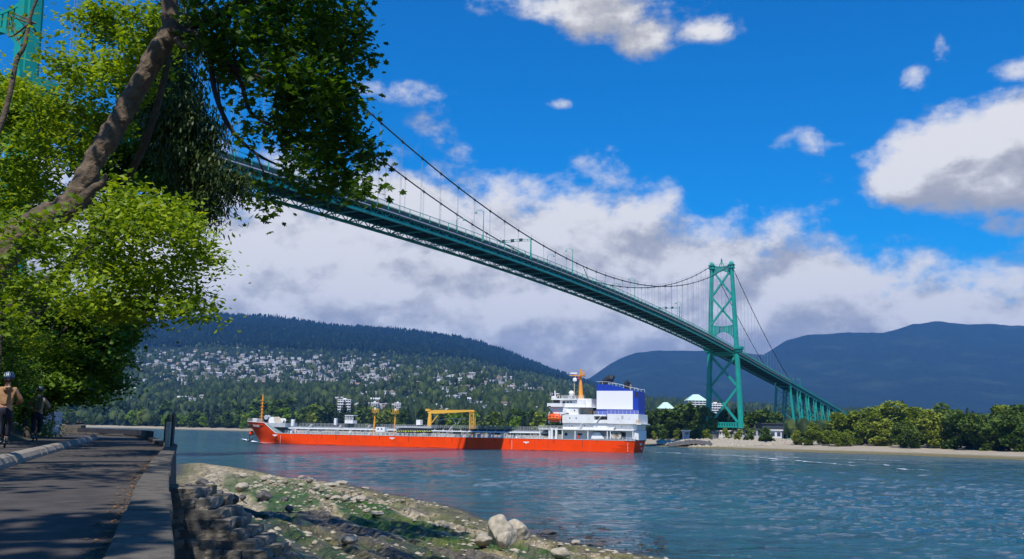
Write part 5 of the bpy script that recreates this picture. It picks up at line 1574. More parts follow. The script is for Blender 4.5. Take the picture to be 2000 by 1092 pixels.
def leaves(name, C, size, kind, mt, r, droop=.5, up=.55, tint=None, svar=.35):
    v, f = leaf_template(kind); N = len(C)
    R = orient(N, r, droop, up); s_ = size * (1 + svar * (r.random(N) * 2 - 1))
    P = np.einsum('nij,kj->nki', R, v) * s_[:, None, None] + C[:, None, :]
    F = f[None] + (np.arange(N) * len(v))[:, None, None]
    ti = np.repeat((r.random(N) if tint is None else tint), len(v))
    return fast_mesh(name, P.reshape(-1, 3), F.reshape(-1, f.shape[1]), mt, tint=ti)


def ellipsoid_clusters(ells, dens, r, flat=.35, spread=.38, per=16, shell=.55):
    """ells: (centre, (rx,ry,rz), weight) -> leaf centres gathered in twig sprays, and a tint per leaf"""
    out = []; ti = []
    for c, rad, w_ in ells:
        rad = np.array(rad); vol = rad.prod() ** (2 / 3)
        n = max(3, int(dens * vol * w_))
        d = r.normal(size=(n, 3)); d /= np.linalg.norm(d, axis=1)[:, None]
        rr = shell + (1 - shell) * r.random(n) ** .7
        rr *= 1 + .22 * np.array([float(q) for q in fbm(d[:, 0] * 1.7 + c[0], d[:, 1] * 1.7 + d[:, 2] * 2.3 + c[2], 3, 7)]) * 2
        cc = np.array(c) + d * rr[:, None] * rad
        q = r.normal(size=(n, per, 3)) * spread * np.array([1, 1, flat])
        q[:, :, 2] -= np.hypot(q[:, :, 0], q[:, :, 1]) * .25
        out.append((cc[:, None, :] + q).reshape(-1, 3))
        ti.append(np.clip(np.repeat(r.random(n), per) * .55 + r.random(n * per) * .45, 0, 1))
    return np.vstack(out), np.concatenate(ti)


def pe(px, py, Y, rx, ry, rd=None, w_=1.0):
    """ellipsoid from a pixel position, depth and pixel radii"""
    c = at(px, py, Y); k = Y / F_PX
    return (tuple(c), (rx * k, (rd if rd else (rx + ry) / 2 * k * 1.1), ry * k), w_)


def limb(mb, pts, r0, r1, r, n=7, sub=5, wob=.05):
    """smooth branch through points"""
    P = [V(*p_) for p_ in pts]; Q = []
    for i in range(len(P) - 1):
        p0 = P[max(i - 1, 0)]; p1 = P[i]; p2 = P[i + 1]; p3 = P[min(i + 2, len(P) - 1)]
        for k in range(sub):
            t = k / sub
            Q.append(.5 * ((2 * p1) + (-p0 + p2) * t + (2 * p0 - 5 * p1 + 4 * p2 - p3) * t * t + (-p0 + 3 * p1 - 3 * p2 + p3) * t ** 3) + r.normal(size=3) * wob * r1)
    Q.append(P[-1]); m_ = len(Q)
    rad = [r0 + (r1 - r0) * (i / (m_ - 1)) for i in range(m_)]
    rad = [a * (1 + .06 * math.sin(i * 2.1) + .04 * math.sin(i * .9)) for i, a in enumerate(rad)]
    mb.tube(Q, rad, n)
    return Q


# ---- the leaning maple in front
r = np.random.default_rng(4)
mp_root = at(-140, 760, 15.5)
maple = wthing('maple_tree', (mp_root.x, mp_root.y, PZ), 'big leaning maple whose thick bare trunk crosses the upper left, leaves hanging over the path', 'tree')
D_ = 15.5
tp = [(-170, 900), (-130, 760), (-60, 620), (15, 480), (80, 432), (146, 392), (183, 315), (221, 255), (256, 194), (298, 118), (332, 60)]
P = [tuple(at(x, y, D_ + i * .05)) for i, (x, y) in enumerate(tp)]
mb = MB(); Q = [V(*p_) for p_ in P]
rad = [.46, .40, .33, .28, .25, .215, .19, .185, .178, .172, .18]
import itertools
def smooth_path(P, R, sub=5):
    P = [V(*p_) for p_ in P]; Q = []; RR = []
    for i in range(len(P) - 1):
        p0 = P[max(i - 1, 0)]; p1 = P[i]; p2 = P[i + 1]; p3 = P[min(i + 2, len(P) - 1)]
        for k in range(sub):
            t = k / sub
            Q.append(.5 * ((2 * p1) + (-p0 + p2) * t + (2 * p0 - 5 * p1 + 4 * p2 - p3) * t * t + (-p0 + 3 * p1 - 3 * p2 + p3) * t ** 3)); RR.append(R[i] + (R[i + 1] - R[i]) * t)
    Q.append(P[-1]); RR.append(R[-1]); return Q, RR
Qs, Rs = smooth_path(P, rad, 8)
Rs = [a * (1 + .05 * math.sin(i * 1.7) + .03 * math.sin(i * .6 + 1)) for i, a in enumerate(Rs)]
mb.tube(Qs, Rs, 22)
trk = mb.build('trunk', M['bark'], maple, smooth=True)
sd = trk.modifiers.new('sub', 'SUBSURF'); sd.levels = 1; sd.render_levels = 2
tx = bpy.data.textures.new('bark_noise', 'CLOUDS'); tx.noise_scale = .16; tx.noise_depth = 4
dm = trk.modifiers.new('disp', 'DISPLACE'); dm.texture = tx; dm.strength = .10; dm.mid_level = .5
def branch(pts, r0, r1, depth=D_, nm='branch', dd=0.0, mt=None, n=8):
    mb = MB(); limb(mb, [tuple(at(x, y, depth + dd * i)) for i, (x, y) in enumerate(pts)], r0, r1, r, n=n)
    return mb.build(nm, mt or M['bark'], maple, smooth=True)
branch([(338, 70), (330, 20), (335, -40), (350, -120), (380, -230)], .17, .10, D_ + .5)
branch([(345, 66), (385, 70), (410, 100), (440, 125), (500, 150), (570, 190), (640, 240)], .13, .03, D_ + .5, mt=M['bark_dark'])
branch([(350, 60), (420, 30), (500, -10), (600, -60), (700, -90)], .11, .03, D_ + .5, mt=M['bark_dark'])
branch([(410, 100), (420, 180), (450, 250), (500, 300), (560, 330)], .06, .015, D_ + .5, mt=M['bark_dark'])
branch([(440, 125), (470, 160), (490, 220), (540, 250), (590, 290), (660, 330)], .05, .012, D_ + .6, mt=M['bark_dark'])
branch([(424, 150), (430, 200), (440, 245), (448, 290)], .022, .008, D_ - .3, mt=M['bark_dark'], n=5)
branch([(345, 75), (358, 92), (368, 88)], .06, .025, D_ - .1)
branch([(150, 400), (180, 370), (200, 358), (208, 340)], .11, .03, D_ - .2)
branch([(570, 190), (620, 180), (680, 200), (715, 205)], .03, .008, D_ + .6, mt=M['bark_dark'], n=5)
branch([(500, 150), (560, 110), (630, 80), (700, 90)], .04, .008, D_ + .6, mt=M['bark_dark'], n=5)
branch([(500, 300), (520, 350), (530, 390)], .02, .006, D_ + .5, mt=M['bark_dark'], n=5)
cl = []
for (x, y, rx, ry, w_) in [
    (420, 40, 60, 60, 1), (500, 30, 60, 50, 1.2), (580, 20, 60, 50, 1.2), (650, 15, 50, 40, 1.1), (690, 20, 26, 34, .8), (540, 90, 70, 45, 1.2), (620, 95, 60, 38, 1.2), (680, 100, 36, 26, 1), (712, 102, 16, 14, .5),
    (480, 130, 60, 40, 1), (560, 150, 60, 40, 1.1), (640, 160, 48, 32, 1.1), (682, 188, 24, 24, 1), (600, 210, 60, 40, 1.2), (660, 230, 45, 34, 1.1), (520, 215, 40, 30, .5),
    (560, 262, 46, 32, .6), (630, 280, 50, 38, 1.2), (690, 285, 34, 30, 1.1), (722, 292, 16, 24, .7), (600, 325, 50, 26, .6), (660, 335, 48, 32, 1.1), (700, 360, 26, 20, .7), (560, 345, 34, 20, .3),
    (518, 385, 30, 14, .4), (640, 372, 40, 14, .6), (455, 190, 30, 36, .25), (440, 110, 40, 34, .7), (505, 270, 26, 20, .2), (515, 402, 16, 9, .35)]:
    cl.append(pe(x, y, D_ + r.uniform(-1.6, 2.2), rx, ry, .9, w_))
C, T = ellipsoid_clusters(cl, 110, r, flat=.9, spread=.15, per=15, shell=.25)
T = T * .85
me_l = leaves('foliage', C, .128, 'maple', M['leaf_maple'], r, droop=1.3, up=.30, tint=T)
fo_ = link('foliage', me_l, maple); fo_.matrix_parent_inverse = Matrix.Translation(-Vector(maple.location)); fo_['kind'] = 'stuff'
def wfol(name, me, parent):
    o = link(name, me, parent); o.location = -Vector(parent.location); o['kind'] = 'stuff'; return o
fo_.matrix_parent_inverse = Matrix.Identity(4); fo_.location = -Vector(maple.location)
# nearest leaves one by one
LM = [leaves('leaf', np.zeros((1, 3)), .14, 'maple', M['leaf_maple'], np.random.default_rng(60 + i), droop=1.1, up=.35, tint=np.array([.2 + .12 * i])) for i in range(7)]
for i in range(280):
    c_, rad_, w_ = cl[int(r.integers(len(cl)))]
    d_ = r.normal(size=3); d_ /= np.linalg.norm(d_); d_[1] = -abs(d_[1])
    p_ = np.array(c_) + d_ * np.array(rad_) * 1.05
    o = link('leaf', LM[i % 7], maple); o.location = Vector(p_) - Vector(maple.location)
    o.rotation_euler = (0, 0, r.uniform(-.8, .8))
# upper crown of the same tree, mostly above the frame, shading the path
up_ell = []
for (x, y, z, rx, ry, rz, w_) in [(-5.5, 12, 17.5, 3.2, 3.2, 1.6, .5), (-3.0, 15, 19.0, 3.0, 3.0, 1.6, .5), (-1.5, 10.5, 20, 2.6, 2.8, 1.4, .4), (-5.5, 20, 21, 3.4, 3.4, 2, .5), (-2.0, 21, 23, 3.0, 3.0, 1.8, .45)]:
    up_ell.append(((x, y, z), (rx, ry, rz), w_))
up_ell += [((-4.5, 7, 17), (3, 3, 1.6), .6)]
C, T = ellipsoid_clusters(up_ell, 30, r, flat=.5, spread=.42, per=14, shell=.2)
wfol('upper_foliage', leaves('upper_foliage', C, .26, 'oval', M['leaf_maple'], r, tint=T), maple)

DM = 2.6
def tiers(ells, rr, k=6):
    out = []
    for c_, rad, w_ in ells:
        out.append((c_, tuple(q * .62 for q in rad), w_ * .55))
        for _ in range(k):
            d = rr.normal(size=3); d /= np.linalg.norm(d); q = np.array(c_) + d * np.array(rad) * .72
            s_ = rr.uniform(.28, .5); out.append((tuple(q), (rad[0] * s_, rad[1] * s_, rad[2] * s_ * .55), w_))
    return out
def crown_tree(name, label, base, trunk_pts, r0, ells, dens, leafsize, kind, mt, seed, per=14, spread=.35, shell=.45, cat='tree', group=None, limbs=6, bark=None, droop=.5, up=.5, flat=.4):
    rr = np.random.default_rng(seed)
    o = wthing(name, base, label, cat, group)
    mb = MB(); limb(mb, trunk_pts, r0, r0 * .35, rr, n=10)
    mb.build('trunk', bark or M['bark_dark'], o, smooth=True)
    if limbs:
        for k in range(min(limbs, len(ells))):
            c_ = np.array(ells[(k * 7) % len(ells)][0]); st = V(*trunk_pts[len(trunk_pts) // 2]) * .5 + V(*trunk_pts[-1]) * .5
            mid_ = (st + c_) / 2 + rr.normal(size=3) * .3
            mb = MB(); limb(mb, [tuple(st), tuple(mid_), tuple(c_)], r0 * .35, r0 * .07, rr, n=6); mb.build('branch', bark or M['bark_dark'], o, smooth=True)
    if cat == 'tree' and name == 'maple_tree': ells = tiers(ells, rr); dens *= .95; shell = .1
    C, T = ellipsoid_clusters(ells, dens * DM, rr, flat=flat, spread=spread, per=per, shell=shell)
    wfol('foliage', leaves('foliage', C, leafsize, kind, mt, rr, tint=np.clip(T * 1.1 + (.08 if mt is M['leaf_lime'] else 0), 0, 1), droop=droop, up=up), o)
    return o, C
# leafy sprouts over the mossy lower trunk
sp_ = [pe(x, y, 14.3 + r.uniform(-.5, .5), rx, ry, .5, 1) for (x, y, rx, ry) in [(60, 470, 60, 40), (20, 540, 60, 50), (110, 440, 50, 26), (0, 620, 60, 50), (50, 430, 50, 26), (170, 412, 40, 14), (100, 500, 60, 40), (30, 590, 50, 40), (-10, 480, 40, 40)]]
C, T = ellipsoid_clusters(sp_, 75, r, flat=.6, spread=.16, per=12, shell=.2)
wfol('trunk_sprouts', leaves('trunk_sprouts', C, .11, 'maple', M['leaf_lime'], r, tint=T, droop=.8, up=.4), maple)
# bright lime maple filling the left behind the leaning trunk
el_ = []
rr = np.random.default_rng(31)
for (x, y, rx, ry) in [(60, 200, 90, 60), (30, 290, 80, 60), (120, 280, 80, 60), (180, 210, 60, 50), (70, 370, 90, 60), (20, 450, 80, 60), (160, 140, 45, 40), (60, 195, 60, 28), (10, 240, 60, 60),
                       (195, 110, 45, 46), (230, 60, 55, 50), (250, 150, 50, 50), (188, 35, 38, 38), (300, 30, 60, 40), (280, 100, 50, 40), (-20, 360, 60, 60)]:
    el_.append(pe(x, y, 28 + rr.uniform(-2.5, 2.5), rx, ry, 1.7, 1.0))
b0 = at(60, 760, 24)
crown_tree('maple_tree', 'sunlit lime green young maple behind the leaning trunk at the left edge', (b0.x, b0.y, PZ), [(at(-90, 800, 32).x, 32, PZ - .5), tuple(at(-30, 560, 32)), tuple(at(40, 380, 32)), tuple(at(110, 250, 32)), tuple(at(150, 120, 32))], .15, el_, 34, .18, 'oval', M['leaf_lime'], 41, limbs=3, per=15, spread=.34, up=.4)
# mid green maple carrying the big rounded right-hand lobe
el_ = []
for (x, y, rx, ry) in [(285, 405, 60, 42), (230, 440, 75, 55), (318, 450, 50, 36), (370, 482, 28, 24), (345, 520, 40, 30), (305, 540, 50, 34), (362, 560, 20, 20), (270, 520, 70, 50), (200, 500, 70, 60), (350, 585, 40, 26), (300, 600, 40, 26), (362, 598, 22, 10),
                       (230, 380, 60, 50), (396, 492, 18, 8), (140, 470, 60, 50), (240, 590, 60, 40), (180, 580, 60, 50), (120, 560, 60, 50), (362, 442, 24, 22), (350, 415, 34, 28)]:
    el_.append(pe(x, y, 21.5 + rr.uniform(-1.8, 1.8), rx * 1.0, ry, 1.5, 1.0))
b0 = at(150, 800, 30)
crown_tree('maple_tree', 'broad mid green maple whose sunlit branch tips reach out over the inlet', (b0.x, b0.y, PZ), [(at(-90, 800, 22.5).x, 22.5, PZ - .5), tuple(at(-20, 650, 22)), tuple(at(130, 520, 22)), tuple(at(240, 440, 22)), tuple(at(300, 400, 22))], .12, el_, 33, .15, 'oval', M['leaf_lime'], 43, per=15, spread=.36, up=.38)
# darker lower mass
el_ = []
for (x, y, rx, ry) in [(100, 640, 70, 50), (170, 650, 60, 46), (230, 660, 36, 40), (60, 700, 60, 50), (130, 710, 60, 46), (190, 710, 40, 36), (40, 620, 60, 50), (150, 750, 45, 26), (205, 745, 24, 18), (100, 740, 40, 30), (215, 620, 40, 34), (245, 640, 22, 20), (20, 560, 60, 60), (165, 768, 34, 14), (130, 760, 40, 22), (90, 770, 30, 24), (60, 760, 40, 34), (150, 600, 60, 40), (80, 600, 60, 40), (215, 690, 30, 26), (200, 650, 50, 40), (140, 670, 60, 40), (70, 660, 60, 40), (205, 735, 30, 22), (170, 735, 40, 26), (230, 600, 50, 34)]:
    el_.append(pe(x, y, 42 + rr.uniform(-2.5, 2.5), rx, ry, 2.2, 1.0))
b0 = at(90, 845, 38)
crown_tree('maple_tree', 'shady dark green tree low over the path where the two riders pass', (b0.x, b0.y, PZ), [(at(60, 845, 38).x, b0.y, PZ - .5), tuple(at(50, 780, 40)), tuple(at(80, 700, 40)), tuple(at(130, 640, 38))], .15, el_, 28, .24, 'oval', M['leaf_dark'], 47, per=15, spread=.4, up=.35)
# small tree with bare forks at the upper left corner
el_ = [pe(x, y, 19 + rr.uniform(-1, 1), rx, ry, .6, .45) for (x, y, rx, ry) in [(20, 25, 40, 20), (60, 60, 26, 16), (100, 80, 26, 20), (30, 150, 50, 24), (110, 30, 26, 16), (80, 130, 40, 22), (-10, 90, 20, 24)]]
b0 = at(25, 800, 19)
crown_tree('young_tree', 'slender forked tree with pale bare branches in front of the south bridge tower', (b0.x, b0.y, PZ), [(at(-150, 850, 19).x, 19, PZ), tuple(at(-60, 420, 19)), tuple(at(10, 220, 19)), tuple(at(32, 120, 19)), tuple(at(48, 90, 19)), tuple(at(60, 30, 19)), tuple(at(85, -30, 19))], .075, el_, 26, .12, 'oval', M['leaf_lime'], 53, per=9, spread=.2, shell=.2, limbs=7, bark=M['bark'])
# cedar with hanging sprays
el_ = []
for (x, y, rx, ry, w_) in [(350, 60, 50, 80, .8), (340, 160, 60, 60, .8), (365, 230, 46, 60, 1), (330, 250, 50, 50, 1), (385, 290, 34, 40, 1.1), (415, 260, 18, 30, .5), (360, 320, 36, 36, 1), (410, 340, 26, 30, .9), (440, 355, 30, 22, .8), (470, 350, 18, 20, .5), (400, 385, 20, 18, .6), (420, 400, 20, 14, .5), (388, 410, 16, 16, .4), (300, 200, 50, 60, .8)]:
    el_.append(pe(x, y, 34 + rr.uniform(-1.5, 1.5), rx, ry, 1.4, w_))
b0 = at(330, 820, 27)
crown_tree('cedar_tree', 'dark cedar with drooping sprays hanging down beside the bridge deck', (at(70, 850, 33).x, 33, PZ), [(at(-60, 850, 33).x, 33, PZ - .6), tuple(at(60, 620, 32)), tuple(at(220, 400, 30)), tuple(at(310, 200, 28)), tuple(at(350, -60, 27))], .2, el_, 60, .19, 'spray', M['cedar'], 59, limbs=0, per=20, spread=.26, shell=.15, droop=3, up=.05, flat=1.2)
el_ = [pe(x, y, 38 + rr.uniform(-2, 2), rx, ry, 2.0, 1) for (x, y, rx, ry) in [(300, 330, 60, 50), (345, 375, 46, 40), (250, 330, 60, 50), (365, 300, 36, 40), (320, 260, 50, 50), (280, 230, 60, 50), (385, 355, 26, 30), (350, 420, 40, 30), (200, 300, 60, 60), (330, 200, 40, 40), (375, 400, 20, 16), (230, 400, 70, 50), (300, 420, 60, 40)]]
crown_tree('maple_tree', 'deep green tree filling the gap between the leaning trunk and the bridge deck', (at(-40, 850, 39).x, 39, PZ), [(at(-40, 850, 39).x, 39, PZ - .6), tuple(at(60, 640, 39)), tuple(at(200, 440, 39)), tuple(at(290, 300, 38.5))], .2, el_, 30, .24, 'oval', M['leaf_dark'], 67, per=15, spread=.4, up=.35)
# shrubs and creepers on the bank
for k, (x, y, rx, ry, Y_, lb) in enumerate([(12, 640, 60, 60, 30, 'leafy shrub high on the bank above the first rider'), (15, 745, 60, 70, 33, 'dense green shrub behind the first rider'), (85, 700, 50, 50, 39, 'dark shrub on the bank between the riders'), (50, 810, 40, 46, 42, 'low ivy covered shrub between the two riders'),
                                           (104, 775, 26, 26, 52, 'small sunlit shrub above the painted stone wall'), (10, 540, 60, 50, 24, 'yellowish shrub with dry twigs at the left edge'), (85, 835, 22, 14, 46, 'low weeds at the foot of the painted stone wall'), (-25, 700, 50, 90, 28, 'tall shrub at the left frame edge')]):
    rr2 = np.random.default_rng(70 + k); e0 = pe(x, y, Y_, rx, ry, 1.2, 1.0)
    ells = [e0] + [pe(x + rr2.uniform(-.7, .7) * rx, y + rr2.uniform(-.7, .7) * ry, Y_ + rr2.uniform(-.8, .8), rx * .5, ry * .5, .8, 1) for _ in range(4)]
    gz = PZ; c_ = at(x, y, Y_)
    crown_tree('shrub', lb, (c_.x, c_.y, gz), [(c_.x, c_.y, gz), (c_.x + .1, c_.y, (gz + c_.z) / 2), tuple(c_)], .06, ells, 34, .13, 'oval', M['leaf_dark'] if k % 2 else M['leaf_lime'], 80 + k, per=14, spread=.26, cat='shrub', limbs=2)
# ivy skin over the bank: continuous ground cover
n_ = 42000
yy = rng.uniform(16, 66, n_); xx = np.array([float(bank_x(min(q, 64))) for q in yy]) - rng.random(n_) ** 1.3 * 7
zz = PZ - .2 + np.clip((np.array([float(bank_x(min(q, 64))) for q in yy]) + 1.2 - xx), 0, 9) * 1.0 + rng.normal(size=n_) * .22
me = leaves('bank_ivy', np.stack([xx, yy, zz], 1), .17, 'oval', M['leaf_dark'], rng, tint=rng.random(n_))
tag(link('bank_ivy', me), 'ivy and ferns covering the bank beside the path', 'ground cover', kind='stuff')

# tall park trees standing beside and behind the photographer; their shade falls on path and rocks
def canopy_tree(x, y, h, R_, seed, label, n=26):
    rr = np.random.default_rng(seed); el_ = []
    for k in range(n):
        a = rr.uniform(0, 6.28); q = R_ * math.sqrt(rr.random()); el_.append(((x + q * math.cos(a), y + q * math.sin(a), h * (.62 + .36 * rr.random())), (R_ * .28, R_ * .28, R_ * .17), 1.0))
    return crown_tree('tall_maple', label, (x, y, PZ), [(x, y, PZ - 1), (x + .3, y, h * .4), (x, y + .3, h * .75)], .42, el_, 1.7, .42, 'oval', M['leaf_maple'], seed, per=12, spread=.62, shell=.2, limbs=8)
canopy_tree(-1.5, -5.5, 21, 6.2, 301, 'tall maple directly behind the photographer')
canopy_tree(-12, 1, 23, 6.2, 302, 'tall maple on the bank left of the photographer')
canopy_tree(7.0, -17, 30, 8.5, 303, 'tallest maple further behind the photographer on the seawall')
def leaning_canopy():
    rr = np.random.default_rng(305); el_ = []
    for k in range(46):
        a = rr.uniform(0, 6.28); q = 11.0 * math.sqrt(rr.random())
        el_.append(((-15.5 + q * math.cos(a) * .86, 31 + q * .72 * math.sin(a), rr.uniform(27, 35)), (2.0, 2.0, 1.2), 1.0))
    crown_tree('tall_maple', 'tallest maple on the bank whose crown spreads high over the seawall and shades the rocks', (-25, 30, PZ), [(-25, 30, PZ - 1), (-23.5, 30, 14), (-19, 30, 24), (-12, 31, 31)], .42, el_, 2.6, .40, 'oval', M['leaf_maple'], 305, per=12, spread=.6, shell=.2, limbs=8)
leaning_canopy()

# ------------------------------------------------------------------ middle distance and far trees
def far_leaf(name, cols, tr=.25): return leaf_mat(name, cols, tr, (1.6, 1.6, .7), .15, objvar=.5)
M['ft_dec'] = far_leaf('far_broadleaf', [(.032, .065, .010), (.070, .120, .018), (.130, .180, .028)])
M['ft_light'] = far_leaf('far_light_broadleaf', [(.110, .160, .016), (.190, .240, .026), (.300, .330, .050)])
M['ft_con'] = far_leaf('far_conifer', [(.010, .020, .010), (.020, .034, .014), (.036, .050, .020)], .08)
M['ft_bright'] = far_leaf('far_spring_green', [(.110, .190, .008), (.180, .280, .012), (.250, .340, .02)])
M['ft_purple'] = far_leaf('far_purple_plum', [(.020, .010, .016), (.035, .016, .026), (.05, .025, .035)])


def dec_crown(seed, n, mt, h=1.0, w_=.8, q=.085, lobes=9, low=.12):
    """unit-height broadleaf crown"""
    rr = np.random.default_rng(seed); E_ = []
    for k in range(lobes):
        z = low + (1 - low - .12) * (k + .6) / lobes; a = rr.uniform(0, 6.28); rad = w_ / 2 * (1 - ((z - .42) / .72) ** 2) * rr.uniform(.35, .75)
        E_.append(((rad * math.cos(a), rad * math.sin(a), z), (w_ * rr.uniform(.16, .26), w_ * rr.uniform(.16, .26), rr.uniform(.10, .17))))
    E_.append(((0, 0, .5), (w_ * .3, w_ * .3, .33)))
    C = []; per = n // len(E_)
    for c_, rad in E_:
        d = rr.normal(size=(per, 3)); d /= np.linalg.norm(d, axis=1)[:, None]
        C.append(np.array(c_) + d * (.7 + .4 * rr.random(per))[:, None] * np.array(rad))
    C = np.vstack(C)
    me = leaves('crown', C, q, 'quad', mt, rr, up=.35, svar=.5, tint=np.clip(rr.random(len(C)) * .6 + (C[:, 2] - .3) * .25 + .2, 0, 1))
    return me


def con_crown(seed, mt, tiers=15, w_=.34, low=.06):
    rr = np.random.default_rng(seed); v = []; f = []; ti = []
    for k in range(tiers):
        z = low + (1 - low) * k / tiers; R0 = w_ / 2 * (1 - (z - low) / (1 - low)) ** .85 + .012
        m_ = 9 if k < tiers * .6 else 7
        for j in range(m_):
            a = 2 * math.pi * (j + rr.random() * .9) / m_; R1 = R0 * rr.uniform(.65, 1.25); dz = rr.uniform(-.02, .02); wd_ = R1 * .42
            ca, sa = math.cos(a), math.sin(a); b0 = len(v)
            v += [(0, 0, z + .055 + dz), (R1 * .6 * ca - wd_ * sa, R1 * .6 * sa + wd_ * ca, z + .01 + dz), (R1 * ca, R1 * sa, z - .035 + dz), (R1 * .6 * ca + wd_ * sa, R1 * .6 * sa - wd_ * ca, z + .01 + dz)]
            f += [(b0, b0 + 1, b0 + 2), (b0, b0 + 2, b0 + 3)]; ti += [rr.random()] * 4
    v.append((0, 0, 1.02)); v += [(.012, 0, .9), (-.012, .01, .9)]; b0 = len(v); f.append((b0 - 3, b0 - 2, b0 - 1)); ti += [.5] * 3
    return fast_mesh('crown', np.array(v), np.array(f), mt, tint=np.array(ti))


def trunk_mesh(h=.35, r_=.02):
    return MB().tube([(0, 0, -.05), (0.005, 0, h * .6), (0, .01, h)], [r_, r_ * .8, r_ * .5], 6)
tm = MB().tube([(0, 0, -.05), (0.005, 0, .3), (0, .01, .6)], [.022, .016, .008], 6)
_tmp = tm.build('trunk', M['bark_dark']); TRM = _tmp.data; bpy.data.objects.remove(_tmp)
KINDS = {
    'big_dec': [dec_crown(400 + i, 2600, M['ft_dec'], q=.055, w_=.95, low=.02) for i in range(4)],
    'big_light': [dec_crown(410 + i, 2600, M['ft_light'], q=.05, w_=.85, low=.02) for i in range(4)],
    'dec': [dec_crown(420 + i, 700, M['ft_dec'], q=.095, w_=.85) for i in range(5)],
    'light': [dec_crown(430 + i, 700, M['ft_light'], q=.09, w_=.8) for i in range(4)],
    'bright': [dec_crown(440 + i, 700, M['ft_bright'], q=.09, w_=.9) for i in range(3)],
    'con': [con_crown(450 + i, M['ft_con'], w_=.36 + .05 * (i % 3)) for i in range(6)],
    'purple': [dec_crown(470, 600, M['ft_purple'], q=.09, w_=.8)],
}
NM = {'big_dec': 'broadleaf_tree', 'big_light': 'broadleaf_tree', 'dec': 'broadleaf_tree', 'light': 'broadleaf_tree', 'bright': 'broadleaf_tree', 'con': 'conifer', 'purple': 'plum_tree'}
tree_n = 0
def far_tree(kind, p_, h, label, group=None, wsc=1.0, r_=rs):
    global tree_n
    tree_n += 1
    o = thing(NM[kind], (p_[0], p_[1], p_[2] - .2), label, 'tree', group, rotz=r_.uniform(0, 6.28))
    o.scale = (h * wsc, h * wsc, h)
    c_ = link('crown', KINDS[kind][r_.randrange(len(KINDS[kind]))], o); t = link('trunk', TRM, o)
    return o

rs = random.Random(404)
# trees of the right bank, larger in view
RB = []
LOGS = [(1540, ' beside the white low building'), (1585, ' above the small log near the riprap'), (1625, ' below the viaduct columns'), (1655, ' above the longest drift log'), (1690, ' where the viaduct enters the trees'), (1725, ' just right of the viaduct end'), (1762, ' above the single log'), (1800, ' above the short right log'), (1845, ' at the change from pale to dark trees'), (1890, ' left of the weathered far log'), (1930, ' above the weathered far log'), (1965, ' above the last drift log'), (2000, ' at the right frame edge')]
def logmark(px):
    for x, t in LOGS:
        if px < x: return t
    return ' beyond the right frame edge'
def top_right(px):   # crown-top line of the right bank (pixel y)
    return float(np.interp(px, [1500, 1560, 1620, 1650, 1675, 1700, 1740, 1790, 1840, 1900, 1960, 2000, 2100], [850, 845, 836, 822, 803, 799, 805, 800, 802, 799, 802, 802, 802]))
for row, (Y0, n_, dz) in enumerate(((455, 24, 0), (420, 28, 8), (392, 32, 22), (368, 36, 38))):
    for i in range(n_):
        px = 1500 + (i + rs.uniform(-.35, .35)) * 640 / n_
        if row == 3 and px > 1820: pass
        d = ray(px, 850); Yt = Y0 * rs.uniform(.97, 1.03) * (1 if px < 1800 else .94)
        x = d.x * Yt; gz = float(far_z(np.array([x]), np.array([Yt]))[0])
        if gz < 1.6: continue
        ptop = top_right(px) + dz * .9 + rs.uniform(-14, 12)
        h = at(px, ptop - 4 + rs.choice([0, 0, -8, 10]), Yt).z - gz
        if h < 2.5: h = rs.uniform(3.5, 5.5)
        kind = 'big_light' if (px < 1830 and rs.random() < .62) else ('big_dec' if rs.random() < .7 else 'con')
        if px > 1830 and rs.random() < .12: kind = 'big_light'
        where = 'near the viaduct end' if px < 1700 else ('right of the viaduct end' if px < 1830 else 'at the far right end of the beach')
        rown = ['in the back row', 'in the second row', 'in the third row', 'lowest by the sand'][row]
        lb = {'big_light': 'pale yellow green tree', 'big_dec': 'dark green broadleaf tree', 'con': 'dark pointed conifer'}[kind]
        far_tree(kind, (x, Yt, gz), h, '%s %s%s' % (lb, rown, logmark(px)), 'trees behind the right hand beach', wsc=rs.uniform(.7, 1.2) if kind != 'con' else 1.1)
LMK = [(180, ', just right of the path trees'), (240, ', above the bend of the path'), (300, ', left of the fence post'), (345, ', directly above the fence post'), (400, ', right of the fence post'), (450, ', midway between post and bow'), (500, ', above the bow'),
       (560, ', above the winches'), (630, ', above the foredeck pipes'), (690, ', by the control cabin'), (750, ', by the first yellow post'), (800, ', by the second yellow post'), (860, ', by the crane pedestal'), (930, ', under the crane jib'), (1000, ', right of the crane'), (1100, ', by the lifeboat'),
       (1275, ', nearest the stern'), (1310, ', below the left mint roof'), (1345, ', between the mint roofs'), (1385, ', below the right mint roof'), (1420, ', between the tower legs'), (1450, ', at the right leg'), (1490, ', above the grey building'), (1600, ', at the viaduct')]
def landmark(px):
    for x, t in LMK:
        if px < x: return t
    return ''
